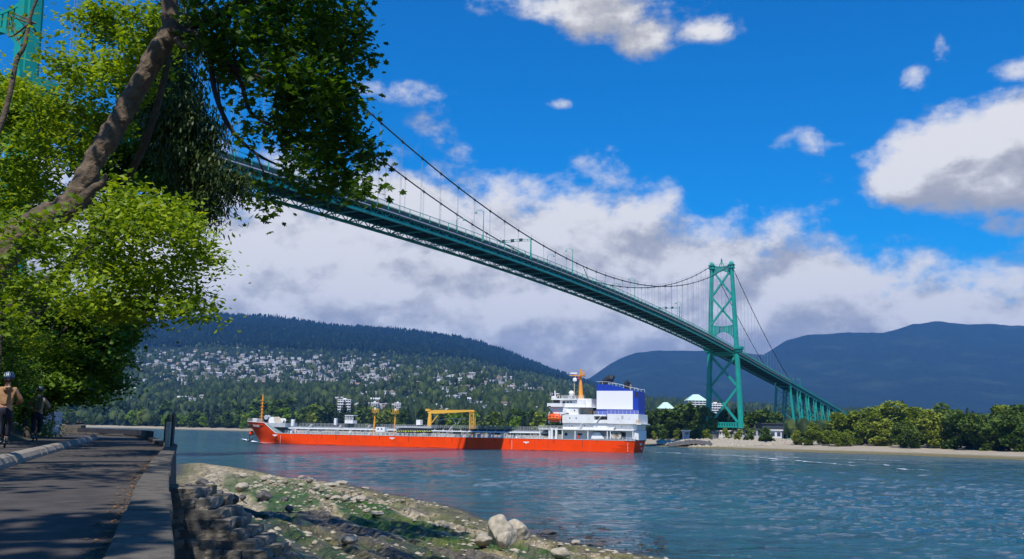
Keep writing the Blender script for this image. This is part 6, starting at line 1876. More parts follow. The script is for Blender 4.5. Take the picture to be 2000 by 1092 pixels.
# shoreline belt behind ship and behind the left beach
def belt(x0, x1, n_, Yoff, topf, group, kinds, side, jitter=7):
    for i in range(n_):
        px = x0 + (i + rs.uniform(-.4, .4)) * (x1 - x0) / n_
        d = ray(px, 850)
        # walk to the shore then inland
        ts = np.linspace(400, 1900, 400); zz = far_z(d.x * ts, ts); k = int(np.argmax(zz > 2.0)); Yt = ts[k] + Yoff * rs.uniform(.6, 1.4)
        x = d.x * Yt; gz = float(far_z(np.array([x]), np.array([Yt]))[0])
        h = at(px, topf(px) + rs.uniform(-jitter, jitter), Yt).z - gz
        h = min(max(h, 5), 44)
        kd = rs.choices([k_[0] for k_ in kinds], [k_[1] for k_ in kinds])[0]
        lb = {'dec': rs.choice(['mid green broadleaf tree', 'rounded mid green tree', 'olive green broadleaf tree']), 'light': 'pale green broadleaf tree', 'bright': 'bright spring green tree', 'con': 'tall dark conifer' if h > 22 else 'short dark conifer', 'purple': 'purple leaved plum tree'}[kd]
        far_tree(kd, (x, Yt, gz), h, '%s %s%s' % (lb, side, landmark(px)), group, wsc=rs.uniform(.75, 1.15) if kd != 'con' else rs.uniform(.9, 1.3))
kd_ = [('con', 5), ('dec', 4), ('light', 1.2), ('bright', .9), ('purple', .15)]
belt(125, 480, 34, 25, lambda x: 806, 'trees behind the left beach', kd_, 'behind the beach')
belt(120, 490, 34, 130, lambda x: 786, 'trees behind the left beach', [('con', 7), ('dec', 3)], 'in the second line')
belt(480, 1100, 46, 25, lambda x: float(np.interp(x, [480, 600, 700, 800, 1000, 1100], [800, 795, 790, 800, 810, 808])), 'trees behind the tanker', kd_, 'behind the tanker')
belt(490, 1100, 30, 130, lambda x: float(np.interp(x, [480, 600, 700, 800, 1100], [782, 776, 778, 795, 800])), 'trees behind the tanker', [('con', 7), ('dec', 3)], 'in the second line')
belt(1245, 1385, 16, 50, lambda x: float(np.interp(x, [1245, 1300, 1340, 1385], [800, 805, 790, 795])), 'trees left of the north tower', [('dec', 5), ('con', 1)], 'on the far bank')
belt(1385, 1530, 14, 95, lambda x: 802, 'trees behind the north tower', [('dec', 4), ('con', 3)], 'behind the legs of the north tower')
belt(1250, 1530, 12, 10, lambda x: 836, 'low bushes by the beach at the north tower', [('light', 2), ('dec', 3)], 'low by the beach', 5)

# woods as a mass, joined
def forest_mass(name, label, P, H, conif, seed, mt='woods'):
    rr = np.random.default_rng(seed); vv = []; ff = []; ti = []; k = 0
    n_ = len(P)
    # conifer: two stacked 5-sided cones; broadleaf: squashed 10-vert blob
    th = np.arange(5) * 2 * math.pi / 5
    con_v = np.vstack([np.c_[np.cos(th) * .19, np.sin(th) * .19, np.full(5, .12)], [[0, 0, .72]], np.c_[np.cos(th + .6) * .13, np.sin(th + .6) * .13, np.full(5, .45)], [[0, 0, 1.0]]])
    con_f = np.array([(i, (i + 1) % 5, 5) for i in range(5)] + [(6 + i, 6 + (i + 1) % 5, 11) for i in range(5)])
    bl_v = np.vstack([np.c_[np.cos(th) * .36, np.sin(th) * .36, np.full(5, .3)], np.c_[np.cos(th + .6) * .33, np.sin(th + .6) * .33, np.full(5, .7)], [[0, 0, .96]], [[0, 0, .05]]])
    bl_f = np.array([(i, (i + 1) % 5, 5 + i) for i in range(5)] + [((i + 1) % 5, 5 + (i + 1) % 5, 5 + i) for i in range(5)] + [(5 + i, 5 + (i + 1) % 5, 10) for i in range(5)])
    a = rr.uniform(0, 6.28, n_); isc = rr.random(n_) < conif
    for sel, tv, tf in ((isc, con_v, con_f), (~isc, bl_v, bl_f)):
        m_ = int(sel.sum())
        if not m_: continue
        ca, sa = np.cos(a[sel]), np.sin(a[sel]); R = np.zeros((m_, 3, 3)); R[:, 0, 0] = ca; R[:, 0, 1] = -sa; R[:, 1, 0] = sa; R[:, 1, 1] = ca; R[:, 2, 2] = 1
        t3 = np.broadcast_to(tv, (m_,) + tv.shape) * (1 + .28 * rr.normal(size=(m_,) + tv.shape) * np.array([1, 1, .25]))
        q = np.einsum('nij,nkj->nki', R, t3) * H[sel][:, None, None] + P[sel][:, None, :]
        vv.append(q.reshape(-1, 3)); ff.append((tf[None] + (np.arange(m_) * len(tv))[:, None, None]).reshape(-1, 3) + k); k += m_ * len(tv)
        base = rr.random(m_) * .7 + (.0 if tv is con_v else .25)
        ti.append(np.repeat(np.clip(base, 0, 1), len(tv)))
    me = fast_mesh(name, np.vstack(vv), np.vstack(ff), M[mt], tint=np.concatenate(ti))
    tag(link(name, me), label, 'forest', kind='stuff')
M['ridge'] = leaf_mat('cloud_shadowed_woods', [(.003, .008, .005), (.008, .018, .010), (.018, .032, .014)], .05, (1.5, 1.5, .7), .05)  # darker copy of the woods colours, cloud shadow painted into the leaves
M['woods'] = leaf_mat('woods', [(.010, .022, .008), (.032, .054, .016), (.080, .108, .026)], .12, (1.5, 1.5, .7), .1)
def scatter(n_, xr, Yr, seed, dens=None):
    rr = np.random.default_rng(seed); px = rr.uniform(*xr, n_); Y_ = rr.uniform(*Yr, n_) if Yr[1] < 2500 else np.exp(rr.uniform(math.log(Yr[0]), math.log(Yr[1]), n_))
    x = (px - 1000) / F_PX / 1.0138 * Y_; z = far_z(x, Y_)
    ok = (z > 3.2)
    if dens is not None: ok &= dens(px, Y_, x, rr)
    return np.stack([x, Y_, z], 1)[ok]
P = scatter(7500, (-100, 2300), (900, 1500), 501, lambda px, Y_, x, r_: ~((px > 1230) & (Y_ < 1000)))
P2 = scatter(2200, (1200, 2300), (560, 900), 502)
# keep the bridge corridor and tower foot clear
def corridor(P, w_=16):
    q = P - NT; l = q @ ed; s = q @ bd + SPAN
    return ~((np.abs(l) < w_) & (s > 380) & (s < 1260))
P2 = P2[corridor(P2)]; P = P[corridor(P, 13)]
rr = np.random.default_rng(5)
P = P[fbm(P[:, 0] / 60, P[:, 1] / 60, 3, 66) > -.16]
forest_mass('shore_woods', 'dark mixed woods on the low land behind the far beaches', P, rr.uniform(10, 24, len(P)), .6, 511)
forest_mass('north_bank_woods', 'woods on the flat land around the viaduct', P2, rr.uniform(8, 15, len(P2)), .35, 512)
P = scatter(15000, (-100, 1400), (1500, 4300), 503, lambda px, Y_, x, r_: (fbm(x / 120, Y_ / 120, 4, 71) > -.07 - .10 * (Y_ < 2300)) & ~((px > 690) & (px < 1120) & (Y_ < 2700) & (r_.random(len(px)) < .55)) & ~((px > 330) & (px < 770) & (Y_ > 2500) & (Y_ < 3800) & (r_.random(len(px)) < .45)))
forest_mass('hillside_woods', 'trees between the houses on the hillside', P, rr.uniform(9, 23, len(P)), .6, 513)
P = scatter(7000, (1150, 2300), (1500, 3600), 504)
forest_mass('valley_woods', 'forest band below the right hand mountains', P, rr.uniform(14, 34, len(P)), .85, 514)
P = scatter(26000, (-100, 1250), (4000, 7000), 505)
forest_mass('mountain_forest', 'continuous conifer forest on the upper slopes of the left ridge', P, rr.uniform(18, 40, len(P)), .9, 515, mt='ridge')

# ------------------------------------------------------------------ houses on the hillside
WALLC = [(.60, .58, .55), (.42, .38, .31), (.28, .30, .32), (.45, .32, .22), (.22, .18, .14)]
ROOFC = [(.22, .22, .23), (.35, .34, .33), (.16, .12, .10), (.52, .52, .52)]
WN = ['white', 'cream', 'grey', 'tan', 'brown']; RN = ['dark grey', 'light grey', 'brown', 'pale']
WMs = [mat('house_wall', c_, .8, var=.08) for c_ in WALLC]; RMs = [mat('house_roof', c_, .8, var=.15) for c_ in ROOFC]
M['wglass'] = mat('window_glass', (.05, .07, .10), .15, var=.2)
def house_mesh(kind, wi, ri):
    mb = MB(); hw, hd, hh = ((8.5, 5, 4.2), (10, 5, 3.2), (8, 5.5, 5.4))[kind]
    mb.m = 0; mb.box(-hw, hw, -hd, hd, -4, hh)
    mb.m = 1
    if kind == 0:
        mb.prism([(-hw - .6, -hd - .6, hh), (-hw - .6, hd + .6, hh), (-hw - .6, 0, hh + 2.6)], (2 * hw + 1.2, 0, 0)); mb.box(hw * .4, hw * .4 + 1, .5, 1.5, hh, hh + 3.4)
    elif kind == 1:
        mb.add([(-hw - .8, -hd - .8, hh), (hw + .8, -hd - .8, hh), (hw + .8, hd + .8, hh), (-hw - .8, hd + .8, hh), (-hw * .5, 0, hh + 2.2), (hw * .5, 0, hh + 2.2)], [(0, 1, 5, 4), (2, 3, 4, 5), (1, 2, 5), (3, 0, 4), (3, 2, 1, 0)])
    else:
        mb.box(-hw - .5, hw + .5, -hd - .5, hd + .5, hh + .01, hh + .5); mb.box(-2, 2, -1, 3, hh + .51, hh + 1.8)
    mb.m = 2
    for fl in range(2 if hh > 5 else 1):
        z = .7 + fl * 2.8
        for x0, x1 in ((-hw + .8, -hw + 3.2), (-1.6, 2.2), (hw - 3, hw - .8)): mb.box(x0, x1, -hd - .06, -hd + .05, z, z + 1.5)
    me = bpy.data.meshes.new('house'); me.from_pydata(mb.v, [], mb.f)
    for m_ in (WMs[wi], RMs[ri], M['wglass']): me.materials.append(m_)
    me.polygons.foreach_set('material_index', mb.mi); me.update()
    return me
HM = {(k, w_, r_): house_mesh(k, w_, r_) for k in range(3) for w_ in range(5) for r_ in range(4)}
KD = ['gabled', 'hip roofed', 'flat roofed']
rh = np.random.default_rng(900)
# pixel density of housing: list of (x0,x1,y0,y1,count)
AREAS = [(335, 560, 692, 748, 290, 'in the dense hillside housing'), (560, 760, 700, 745, 190, 'right of the dense housing'), (250, 330, 690, 735, 45, 'high beside the foliage'),
         (170, 270, 738, 790, 40, 'low among trees at the left'), (280, 420, 772, 800, 18, 'in the trees behind the left beach'), (690, 960, 735, 812, 120, 'on the hill behind the yellow crane'),
         (760, 1000, 715, 742, 70, 'high on the slope above the crane'), (960, 1120, 735, 800, 120, 'on the slope left of the tanker bridge'), (560, 700, 745, 770, 22, 'among trees above the tanker foredeck'), (880, 1060, 790, 822, 22, 'near the industrial sheds')]
ind = 0; Hs = []
for (x0, x1, y0, y1, n_, wh_) in AREAS:
    px = rh.uniform(x0, x1, n_); py = rh.uniform(y0, y1, n_)
    # rows of terraces
    py = py + rh.normal(size=n_) * 4; px = px + rh.normal(size=n_) * 14; py = np.where(rh.random(n_) < .6, np.round(py / 6.5) * 6.5 + (px - 500) * .012 + rh.normal(size=n_) * .8, py)
    P_, ok = place_far_many(px, py, 900, 5200)
    for p_, o_ in zip(P_, ok):
        if o_ and p_[2] > 5: Hs.append((p_, wh_))
order = sorted(range(len(Hs)), key=lambda i: Hs[i][0][1])
extra_v = []; extra_f = []; ex = {0: [[], []], 1: [[], []]}
for n_, i in enumerate(order):
    p_, wh_ = Hs[i]
    k, w_, r_ = int(rh.integers(3)), int(rh.choice(5, p=[.46, .2, .14, .12, .08])), int(rh.choice(4, p=[.34, .28, .12, .26]))
    sc_ = rh.uniform(.6, 1.05) * (1.15 if p_[1] < 2500 else 1)
    if n_ < 300:
        o = link('house', HM[(k, w_, r_)]); o.location = (p_[0], p_[1], p_[2] + 3.0 * sc_); o.rotation_euler = (0, 0, rh.uniform(-.5, .5)); o.scale = (sc_, sc_, sc_)
        tag(o, '%s %s house with %s roof %s' % (WN[w_], KD[k], RN[r_], wh_), 'house', 'houses on the hillside')
    else:
        mbx = MB(); a = rh.uniform(-.5, .5); me = HM[(k, w_, r_)]
        vs_ = np.array([v.co[:] for v in me.vertices]) * sc_; R2 = np.array([[math.cos(a), -math.sin(a), 0], [math.sin(a), math.cos(a), 0], [0, 0, 1]])
        extra_v.append((vs_ @ R2.T + p_ + (0, 0, 3.0 * sc_), me, (w_, r_)))
if extra_v:
    V_ = []; F_ = []; MI = []; k0 = 0
    for vs_, me, (w_, r_) in extra_v:
        V_ += [tuple(q) for q in vs_]
        for pol in me.polygons: F_.append(tuple(i + k0 for i in pol.vertices)); MI.append((w_, 5 + r_, 9)[pol.material_index])
        k0 += len(vs_)
    me = bpy.data.meshes.new('distant_houses'); me.from_pydata(V_, [], F_)
    for m_ in WMs + RMs + [M['wglass']]: me.materials.append(m_)
    me.polygons.foreach_set('material_index', MI); me.update()
    tag(link('distant_houses', me), 'tiny houses packed on the far upper slope', 'houses', kind='stuff')

# ------------------------------------------------------------------ apartment blocks and sheds
M['apt'] = mat('apartment_wall', (.58, .56, .52), .8, var=.06); M['aptw'] = mat('apartment_band', (.78, .77, .74), .7, var=.05)
M['mint'] = mat('mint_roof', (.50, .72, .62), .6, var=.05); M['shed_blue'] = mat('shed_blue', (.02, .13, .35), .6); M['shed_white'] = mat('shed_white', (.66, .66, .66), .7)
M['darkroof'] = mat('dark_roof', (.035, .04, .05), .7)
def block(px0, px1, pt, pb, Yd, label, storeys, roof=None, w=None, cols=5, depth=None, name='apartment_building', mt=None, mtb=None):
    c0, c1 = at(px0, pb, Yd), at(px1, pb, Yd); top = at((px0 + px1) / 2, pt, Yd).z; z0 = min(float(far_z(np.array([c0.x]), np.array([Yd]))[0]), c0.z) - 1
    W2 = (c1.x - c0.x) / 2; dp = depth or W2 * .9; cx_ = (c0.x + c1.x) / 2
    o = wthing(name, (cx_, Yd, z0), label, 'building')
    zt = top if roof != 'pyramid' else at((px0 + px1) / 2, pt, Yd).z - (top - c0.z) * .42
    MB().box(cx_ - W2, cx_ + W2, Yd, Yd + 2 * dp, z0, zt).build('wall', mt or M['apt'], o)
    for s_ in range(storeys):
        za = c0.z + (zt - c0.z) * s_ / storeys; hh = (zt - c0.z) / storeys
        MB().box(cx_ - W2 - .2, cx_ + W2 + .2, Yd - 1.2, Yd - .02, za, za + hh * .32).build('balcony', mtb or M['aptw'], o)
        for j in range(cols):
            x = cx_ - W2 + 2 * W2 * (j + .5) / cols
            MB().box(x - W2 / cols * .66, x + W2 / cols * .66, Yd - .05, Yd + .3, za + hh * .38, za + hh * .92).build('window', M['wglass'], o)
    if roof == 'pyramid':
        mb = MB(); e = W2 + 1.6; r2 = W2 * .28; yc = Yd + dp
        mb.add([(cx_ - e, yc - dp - 1.6, zt), (cx_ + e, yc - dp - 1.6, zt), (cx_ + e, yc + dp, zt), (cx_ - e, yc + dp, zt), (cx_ - r2, yc - r2, top), (cx_ + r2, yc - r2, top), (cx_ + r2, yc + r2, top), (cx_ - r2, yc + r2, top)],
               [(0, 1, 5, 4), (1, 2, 6, 5), (2, 3, 7, 6), (3, 0, 4, 7), (4, 5, 6, 7), (3, 2, 1, 0)])
        rf = mb.build('roof', M['mint'], o)
        for t in (-.5, 0, .5): 
            d_ = MB().prism([(cx_ + W2 * t - 1.5, Yd - .6, zt), (cx_ + W2 * t + 1.5, Yd - .6, zt), (cx_ + W2 * t, Yd - .6, zt + 3)], (0, 4, 0)).build('dormer', M['aptw'], rf)
    else:
        MB().box(cx_ - W2 * .3, cx_ + W2 * .2, Yd + dp * .6, Yd + dp * 1.3, zt, zt + 1.8).build('roof_house', M['aptw'], o)
        MB().box(cx_ - W2 - .4, cx_ + W2 + .4, Yd - .4, Yd + 2 * dp, zt - .6, zt + .25).build('roof', roof or M['aptw'], o)
    return o
block(1288, 1316, 785.5, 815, 1180, 'left one of two apartment blocks with pale mint pyramid roofs', 5, 'pyramid')
block(1344, 1380, 770, 799, 1260, 'right and higher one of two apartment blocks with pale mint pyramid roofs', 4, 'pyramid')
block(1387, 1412, 788, 812, 1230, 'grey apartment block with long balconies behind the north tower legs', 5)
block(659, 684, 780, 806, 1350, 'white stepped apartment block above the tanker foredeck', 5)
block(724, 738, 786, 806, 1330, 'slim grey tower block left of the yellow mast post', 7, cols=3)
block(770, 782, 787, 806, 1330, 'grey tower block between the posts and the crane', 6, cols=3)
block(937, 962, 803, 812, 1300, 'low blue glass office building behind the crane', 2, mt=M['shed_blue'])
block(963, 984, 811, 826, 1180, 'white industrial shed left of the blue shed', 1, cols=1, name='shed', mt=M['shed_white'], mtb=M['shed_white'])
block(1008, 1022, 812, 826, 1180, 'blue industrial shed between white sheds', 1, cols=1, name='shed', mt=M['shed_blue'], mtb=M['shed_blue'])
block(1023, 1033, 811, 828, 1175, 'narrow white industrial shed left of the lifeboat', 1, cols=1, name='shed', mt=M['shed_white'], mtb=M['shed_white'])
block(1130, 1148, 795, 806, 1500, 'grey apartment block on the slope beside the tanker bridge', 3)
# low buildings at the foot of the north tower
M['lowwall'] = mat('low_building_wall', (.42, .43, .43), .8, var=.1)
def low(px0, px1, pt, pb, Yd, dp, label, mt, rm, name='low_building', wins=4):
    c0, c1 = at(px0, pb, Yd), at(px1, pb, Yd); zt = at((px0 + px1) / 2, pt, Yd).z; gz = float(far_z(np.array([c0.x]), np.array([Yd]))[0]) - .5
    o = wthing(name, ((c0.x + c1.x) / 2, Yd, gz), label, 'building')
    MB().box(c0.x, c1.x, Yd, Yd + dp, min(gz, c0.z), zt).build('wall', mt, o)
    MB().box(c0.x - .7, c1.x + .7, Yd - .7, Yd + dp, zt + .005, zt + .55).build('roof', rm, o)
    for j in range(wins):
        x = c0.x + (c1.x - c0.x) * (j + .5) / wins; w_ = (c1.x - c0.x) / wins * .3; h_ = zt - c0.z
        MB().box(x - w_, x + w_, Yd - .06, Yd + .1, c0.z + h_ * .35, c0.z + h_ * .8).build('window', M['wglass'], o)
    return o
low(1450, 1493, 838.5, 857, 520, 12, 'long low grey building just right of the north tower foot', M['lowwall'], M['darkroof'], wins=6)
low(1493, 1527, 841, 858, 512, 10, 'white low building with dark openings at the end of the long grey building', M['shed_white'], M['aptw'], wins=3)
low(1489, 1530, 828.5, 838, 540, 14, 'dark flat box building behind the white low building', M['darkroof'], M['darkroof'], wins=2)
low(1400, 1440, 842.5, 852, 575, 8, 'low white building between the legs of the north tower', M['shed_white'], M['aptw'], wins=8)
low(1336, 1347, 842, 853, 545, 5, 'small grey hut left of the north tower', M['lowwall'], M['aptw'], wins=1)
for k, px in enumerate((1329, 1349)):
    p_ = place_far(px, 857); o = wthing('beach_lamp', tuple(p_), ('white lamp post on the beach left of the small grey hut', 'white lamp post right of the small grey hut')[k], 'lamp post')
    MB().tube([tuple(p_), (p_.x, p_.y, p_.z + 4.6)], .16, 6).build('pole', M['shed_white'], o)
    MB().lathe((p_.x, p_.y, p_.z + 4.7), [(.1, -.2), (.4, 0), (.4, .2), (.1, .35)], 8).build('lamp_head', M['shed_white'], o)

# riprap bank at the tower foot, joined, plus logs on the beach
vv = []; ff = []; k = 0
for i in range(2600):
    px = rh.uniform(1290, 1560); py = rh.uniform(856, 872 + (px - 1290) * .012) if px > 1345 else rh.uniform(862, 872)
    if rh.random() < (px - 1480) / 90: continue
    d = ray(px, py); Yt = rh.uniform(450, 512); 
    t_z = np.interp(Yt, [452, 512], [.7, 4.6]); x = (px - 1000) / F_PX / 1.0138 * Yt
    gz = float(far_z(np.array([x]), np.array([Yt]))[0])
    if gz < .2: continue
    s_ = rh.uniform(.5, 1.7); a = rh.uniform(0, 6.3); R2 = np.array([[math.cos(a), -math.sin(a), 0], [math.sin(a), math.cos(a), 0], [0, 0, rh.uniform(.5, .9)]])
    vv.append((base @ R2.T) * s_ + (x, Yt, gz + max(0, (Yt - 470) * .04))); ff.append(np.array(fo) + k); k += 10
me = fast_mesh('riprap', np.vstack(vv), np.vstack(ff), M['boulder'])
tag(link('riprap', me), 'pale riprap stones heaped on the point below the north tower', 'riprap', kind='stuff')
vv = []; ff = []; k = 0
for i in range(420):
    px = rh.uniform(1312, 1392); Yt = rh.uniform(455, 490); x = (px - 1000) / F_PX / 1.0138 * Yt; gz = float(far_z(np.array([x]), np.array([Yt]))[0])
    s_ = rh.uniform(.8, 2.1); a = rh.uniform(0, 6.3); R2 = np.array([[math.cos(a), -math.sin(a), 0], [math.sin(a), math.cos(a), 0], [0, 0, rh.uniform(.6, 1.0)]])
    vv.append((base @ R2.T) * s_ + (x, Yt, gz + .3 + 1.2 * max(0, 1 - abs(px - 1360) / 40))); ff.append(np.array(fo) + k); k += 10
me = fast_mesh('shadow_toned_riprap', np.vstack(vv), np.vstack(ff), M['boulder_dark'])  # dark stone colour stands in for the bridge deck's shadow here
tag(link('shadow_toned_riprap', me), 'low heap of rocks left of the tower foot, toned dark for the bridge shadow', 'riprap', kind='stuff')
M['log'] = mat('drift_log', (.10, .08, .06), .9, var=.4)
for k, (px, py, L) in enumerate(((1620, 871, 7), (1662, 869.5, 9), (1668, 871.5, 5), (1747, 870, 5), (1780, 871, 4), (1560, 869, 4), (1900, 877, 6), (1960, 878, 7))):
    p_ = place_far(px, py, 280)
    if p_ is None: continue
    o = MB().tube([(-L / 2, 0, .25), (0, .2, .32), (L / 2, -.1, .3)], [.35, .3, .16], 7).build('drift_log', M['log']); o.location = p_; o.rotation_euler = (0, 0, k * .4 - .6)
    tag(o, ['dark drift log with root mass left of the longest log', 'longest dark drift log on the right beach', 'short log lying in front of the longest log', 'single log on the beach below pale trees', 'short log right of the single log', 'small log near the riprap', 'weathered log far along the right beach', 'last drift log near the right edge'][k], 'drift log', 'drift logs on the right beach')

# ------------------------------------------------------------------ end of the path: painted stone wall, block, fence, birds
M['painted'] = mat('whitewashed_stone', (.50, .50, .52), .85, var=.15, scale=4, bump=.5, bscale=12, dirt=(.2, .2, .22), dirt_scale=2.0, dirt_amt=.5)
M['graf'] = mat('dark_scribble', (.12, .12, .16), .8); M['graf_r'] = mat('red_scribble', (.50, .08, .10), .8)
pc_ = at(98, 838, 60); c1 = at(114.5, 838, 58.5); c0 = at(60, 838, 55)
sw = wthing('painted_wall', (c1.x, c1.y, PZ), 'whitewashed stone block wall with scribbled marks behind the second rider', 'wall')
A_ = V(c1.x, c1.y, 0); B_ = V(c0.x, c0.y, 0); dr = (B_ - A_) / np.linalg.norm(B_ - A_); nn_ = V(-dr[1], dr[0], 0) * -1
Lw = np.linalg.norm(B_ - A_); hz0 = PZ - .05; r_ = random.Random(8)
zc_ = hz0
for row in range(5):
    x = -.3 * (row % 2); hgt = .29
    while x < Lw:
        L = r_.uniform(.38, .62); a = max(0, x); b_ = min(Lw, x + L - .02)
        if b_ - a > .12:
            mb = MB(); p0 = A_ + dr * a; p1 = A_ + dr * b_; dp = r_.uniform(0, .03)
            mb.bar((p0[0] + nn_[0] * dp, p0[1] + nn_[1] * dp, zc_ + hgt / 2), (p1[0] + nn_[0] * dp, p1[1] + nn_[1] * dp, zc_ + hgt / 2), .32, hgt - .02)
            mb.build('stone', M['painted'], sw)
            if r_.random() < .5:
                q = (p0 + p1) / 2; mb = MB()
                q2 = q - V(0, 1, 0) * .25
                mb.bar((q2[0] - .12, q2[1], zc_ + .14), (q2[0] + .12, q2[1], zc_ + .14 + r_.uniform(-.02, .03)), .02, .035); mb.build('scribble', M['graf_r'] if r_.random() < .2 else M['graf'], sw)
        x += L
    zc_ += hgt
a_, b2 = at(115, 835, 61), at(158, 835, 61)
lb = MB().box(a_.x, b2.x, 61, 61.7, PZ - .3, at(130, 829.8, 61).z).build('stone_block', M['concrete'])
tag(lb, 'low grey stone block at the bend of the path with birds on top', 'block')
M['bird'] = mat('black_feathers', (.012, .012, .015), .6)
for k, (px, s_) in enumerate(((131, 1), (151, 1.1), (157, 1))):
    c_ = at(px, 829.6, 61.3); q = thing('bird', tuple(c_), ('black bird on the left of the stone block', 'black bird standing second from the right end of the block', 'black bird at the right end of the block')[k], 'bird')
    MB().lathe((0, 0, .13), [(.01, -.16), (.05, -.12), (.085, -.02), (.08, .06), (.03, .14)], 8, 'x').build('body', M['bird'], q, smooth=True)
    MB().lathe((.13, 0, .22), [(.01, -.05), (.04, 0), (.035, .04), (.01, .06)], 7).build('head', M['bird'], q, smooth=True)
    mb = MB(); mb.bar((-.12, 0, .14), (-.26, 0, .12), .05, .015); mb.build('tail', M['bird'], q)
    for v_ in (-.03, .03): MB().bar((0, v_, 0), (0, v_, .1), .012).build('leg', M['bird'], q)
    q.scale = (s_, s_, s_)
# low dark rail at the path's far edge
M['railwood'] = mat('dark_edge_beam', (.035, .035, .045), .8, var=.3); M['railw2'] = mat('brown_edge_beam', (.20, .14, .10), .8, var=.3)
pts_ = [(float(wall_x(y)) - .2, y) for y in (44, 47, 50, 53, 56, 59, 61.5, 63)]
eb = wthing('edge_beam', (pts_[0][0], 44, PZ), 'low dark timber edging where the path bends away behind the fence post', 'edging')
for i in range(len(pts_) - 1):
    (x0, y0), (x1, y1) = pts_[i], pts_[i + 1]
    MB().bar((x0, y0, PZ + .27), (x1 * .985 + x0 * .015, y1 * .985 + y0 * .015, PZ + .27), .25, .3).build('beam', M['railw2'] if i == 1 else M['railwood'], eb)
# fence seen end-on standing on the seawall
M['post'] = mat('pale_post', (.32, .33, .28), .7, var=.2, scale=4); M['fgreen'] = mat('dark_fence', (.02, .04, .035), .6, var=.2)
Yf = 26.0; xo = float(wall_x(Yf))
fe = wthing('fence', (xo, Yf, WT), 'end of a dark green fence with a pale post, seen edge-on on the seawall', 'fence')
MB().box(xo - .30, xo - .19, Yf - .05, Yf + .05, WT - .02, at(331, 824, Yf).z).build('post', M['post'], fe)
for k in range(6):
    y0 = Yf + .3 + k * 1.3; x0 = float(wall_x(y0)) - .14; x1 = float(wall_x(y0 + 1.25)) - .14
    MB().bar((x0, y0, WT + .42), (x1, y0 + 1.25, WT + .42), .05, .82).build('panel', M['fgreen'], fe)
    MB().bar((x0, y0, WT), (x0, y0, WT + .95), .06).build('post', M['fgreen'], fe)

# ------------------------------------------------------------------ the two riders on kick scooters, seen from behind
M['skin'] = mat('skin', (.50, .28, .19), .55, var=.05); M['jacket'] = mat('tan_jacket', (.36, .20, .10), .85, var=.15, scale=6, bump=.4, bscale=14); M['jacket2'] = mat('pale_top', (.45, .30, .22), .85, var=.12, scale=6, bump=.3)
M['navy'] = mat('navy_trousers', (.012, .014, .03), .85, var=.2, scale=8); M['helmet'] = mat('blue_helmet', (.04, .09, .20), .3, var=.1); M['helmet2'] = mat('dark_helmet', (.02, .025, .04), .3); M['pack'] = mat('olive_pack', (.10, .095, .04), .9, var=.2, scale=10)
M['black'] = mat('black_rubber', (.012, .012, .013), .7); M['hair'] = mat('brown_hair', (.05, .03, .02), .7); M['wstripe'] = mat('helmet_stripe', (.6, .65, .7), .4); M['shoe'] = mat('shoe', (.04, .04, .05), .7)
def skin_mesh(name, nodes, edges, mt, parent, sub=2):
    """nodes: (x,y,z,rx,ry)"""
    me = bpy.data.meshes.new(name); me.from_pydata([n_[:3] for n_ in nodes], edges, []); me.materials.append(mt)
    o = link(name, me, parent)
    md = o.modifiers.new('skin', 'SKIN'); md.use_smooth_shade = True
    for i, n_ in enumerate(nodes):
        sv = me.skin_vertices[0].data[i]; sv.radius = (n_[3], n_[4] if len(n_) > 4 else n_[3]); sv.use_root = (i == 0)
    s_ = o.modifiers.new('sub', 'SUBSURF'); s_.levels = sub; s_.render_levels = sub
    return o
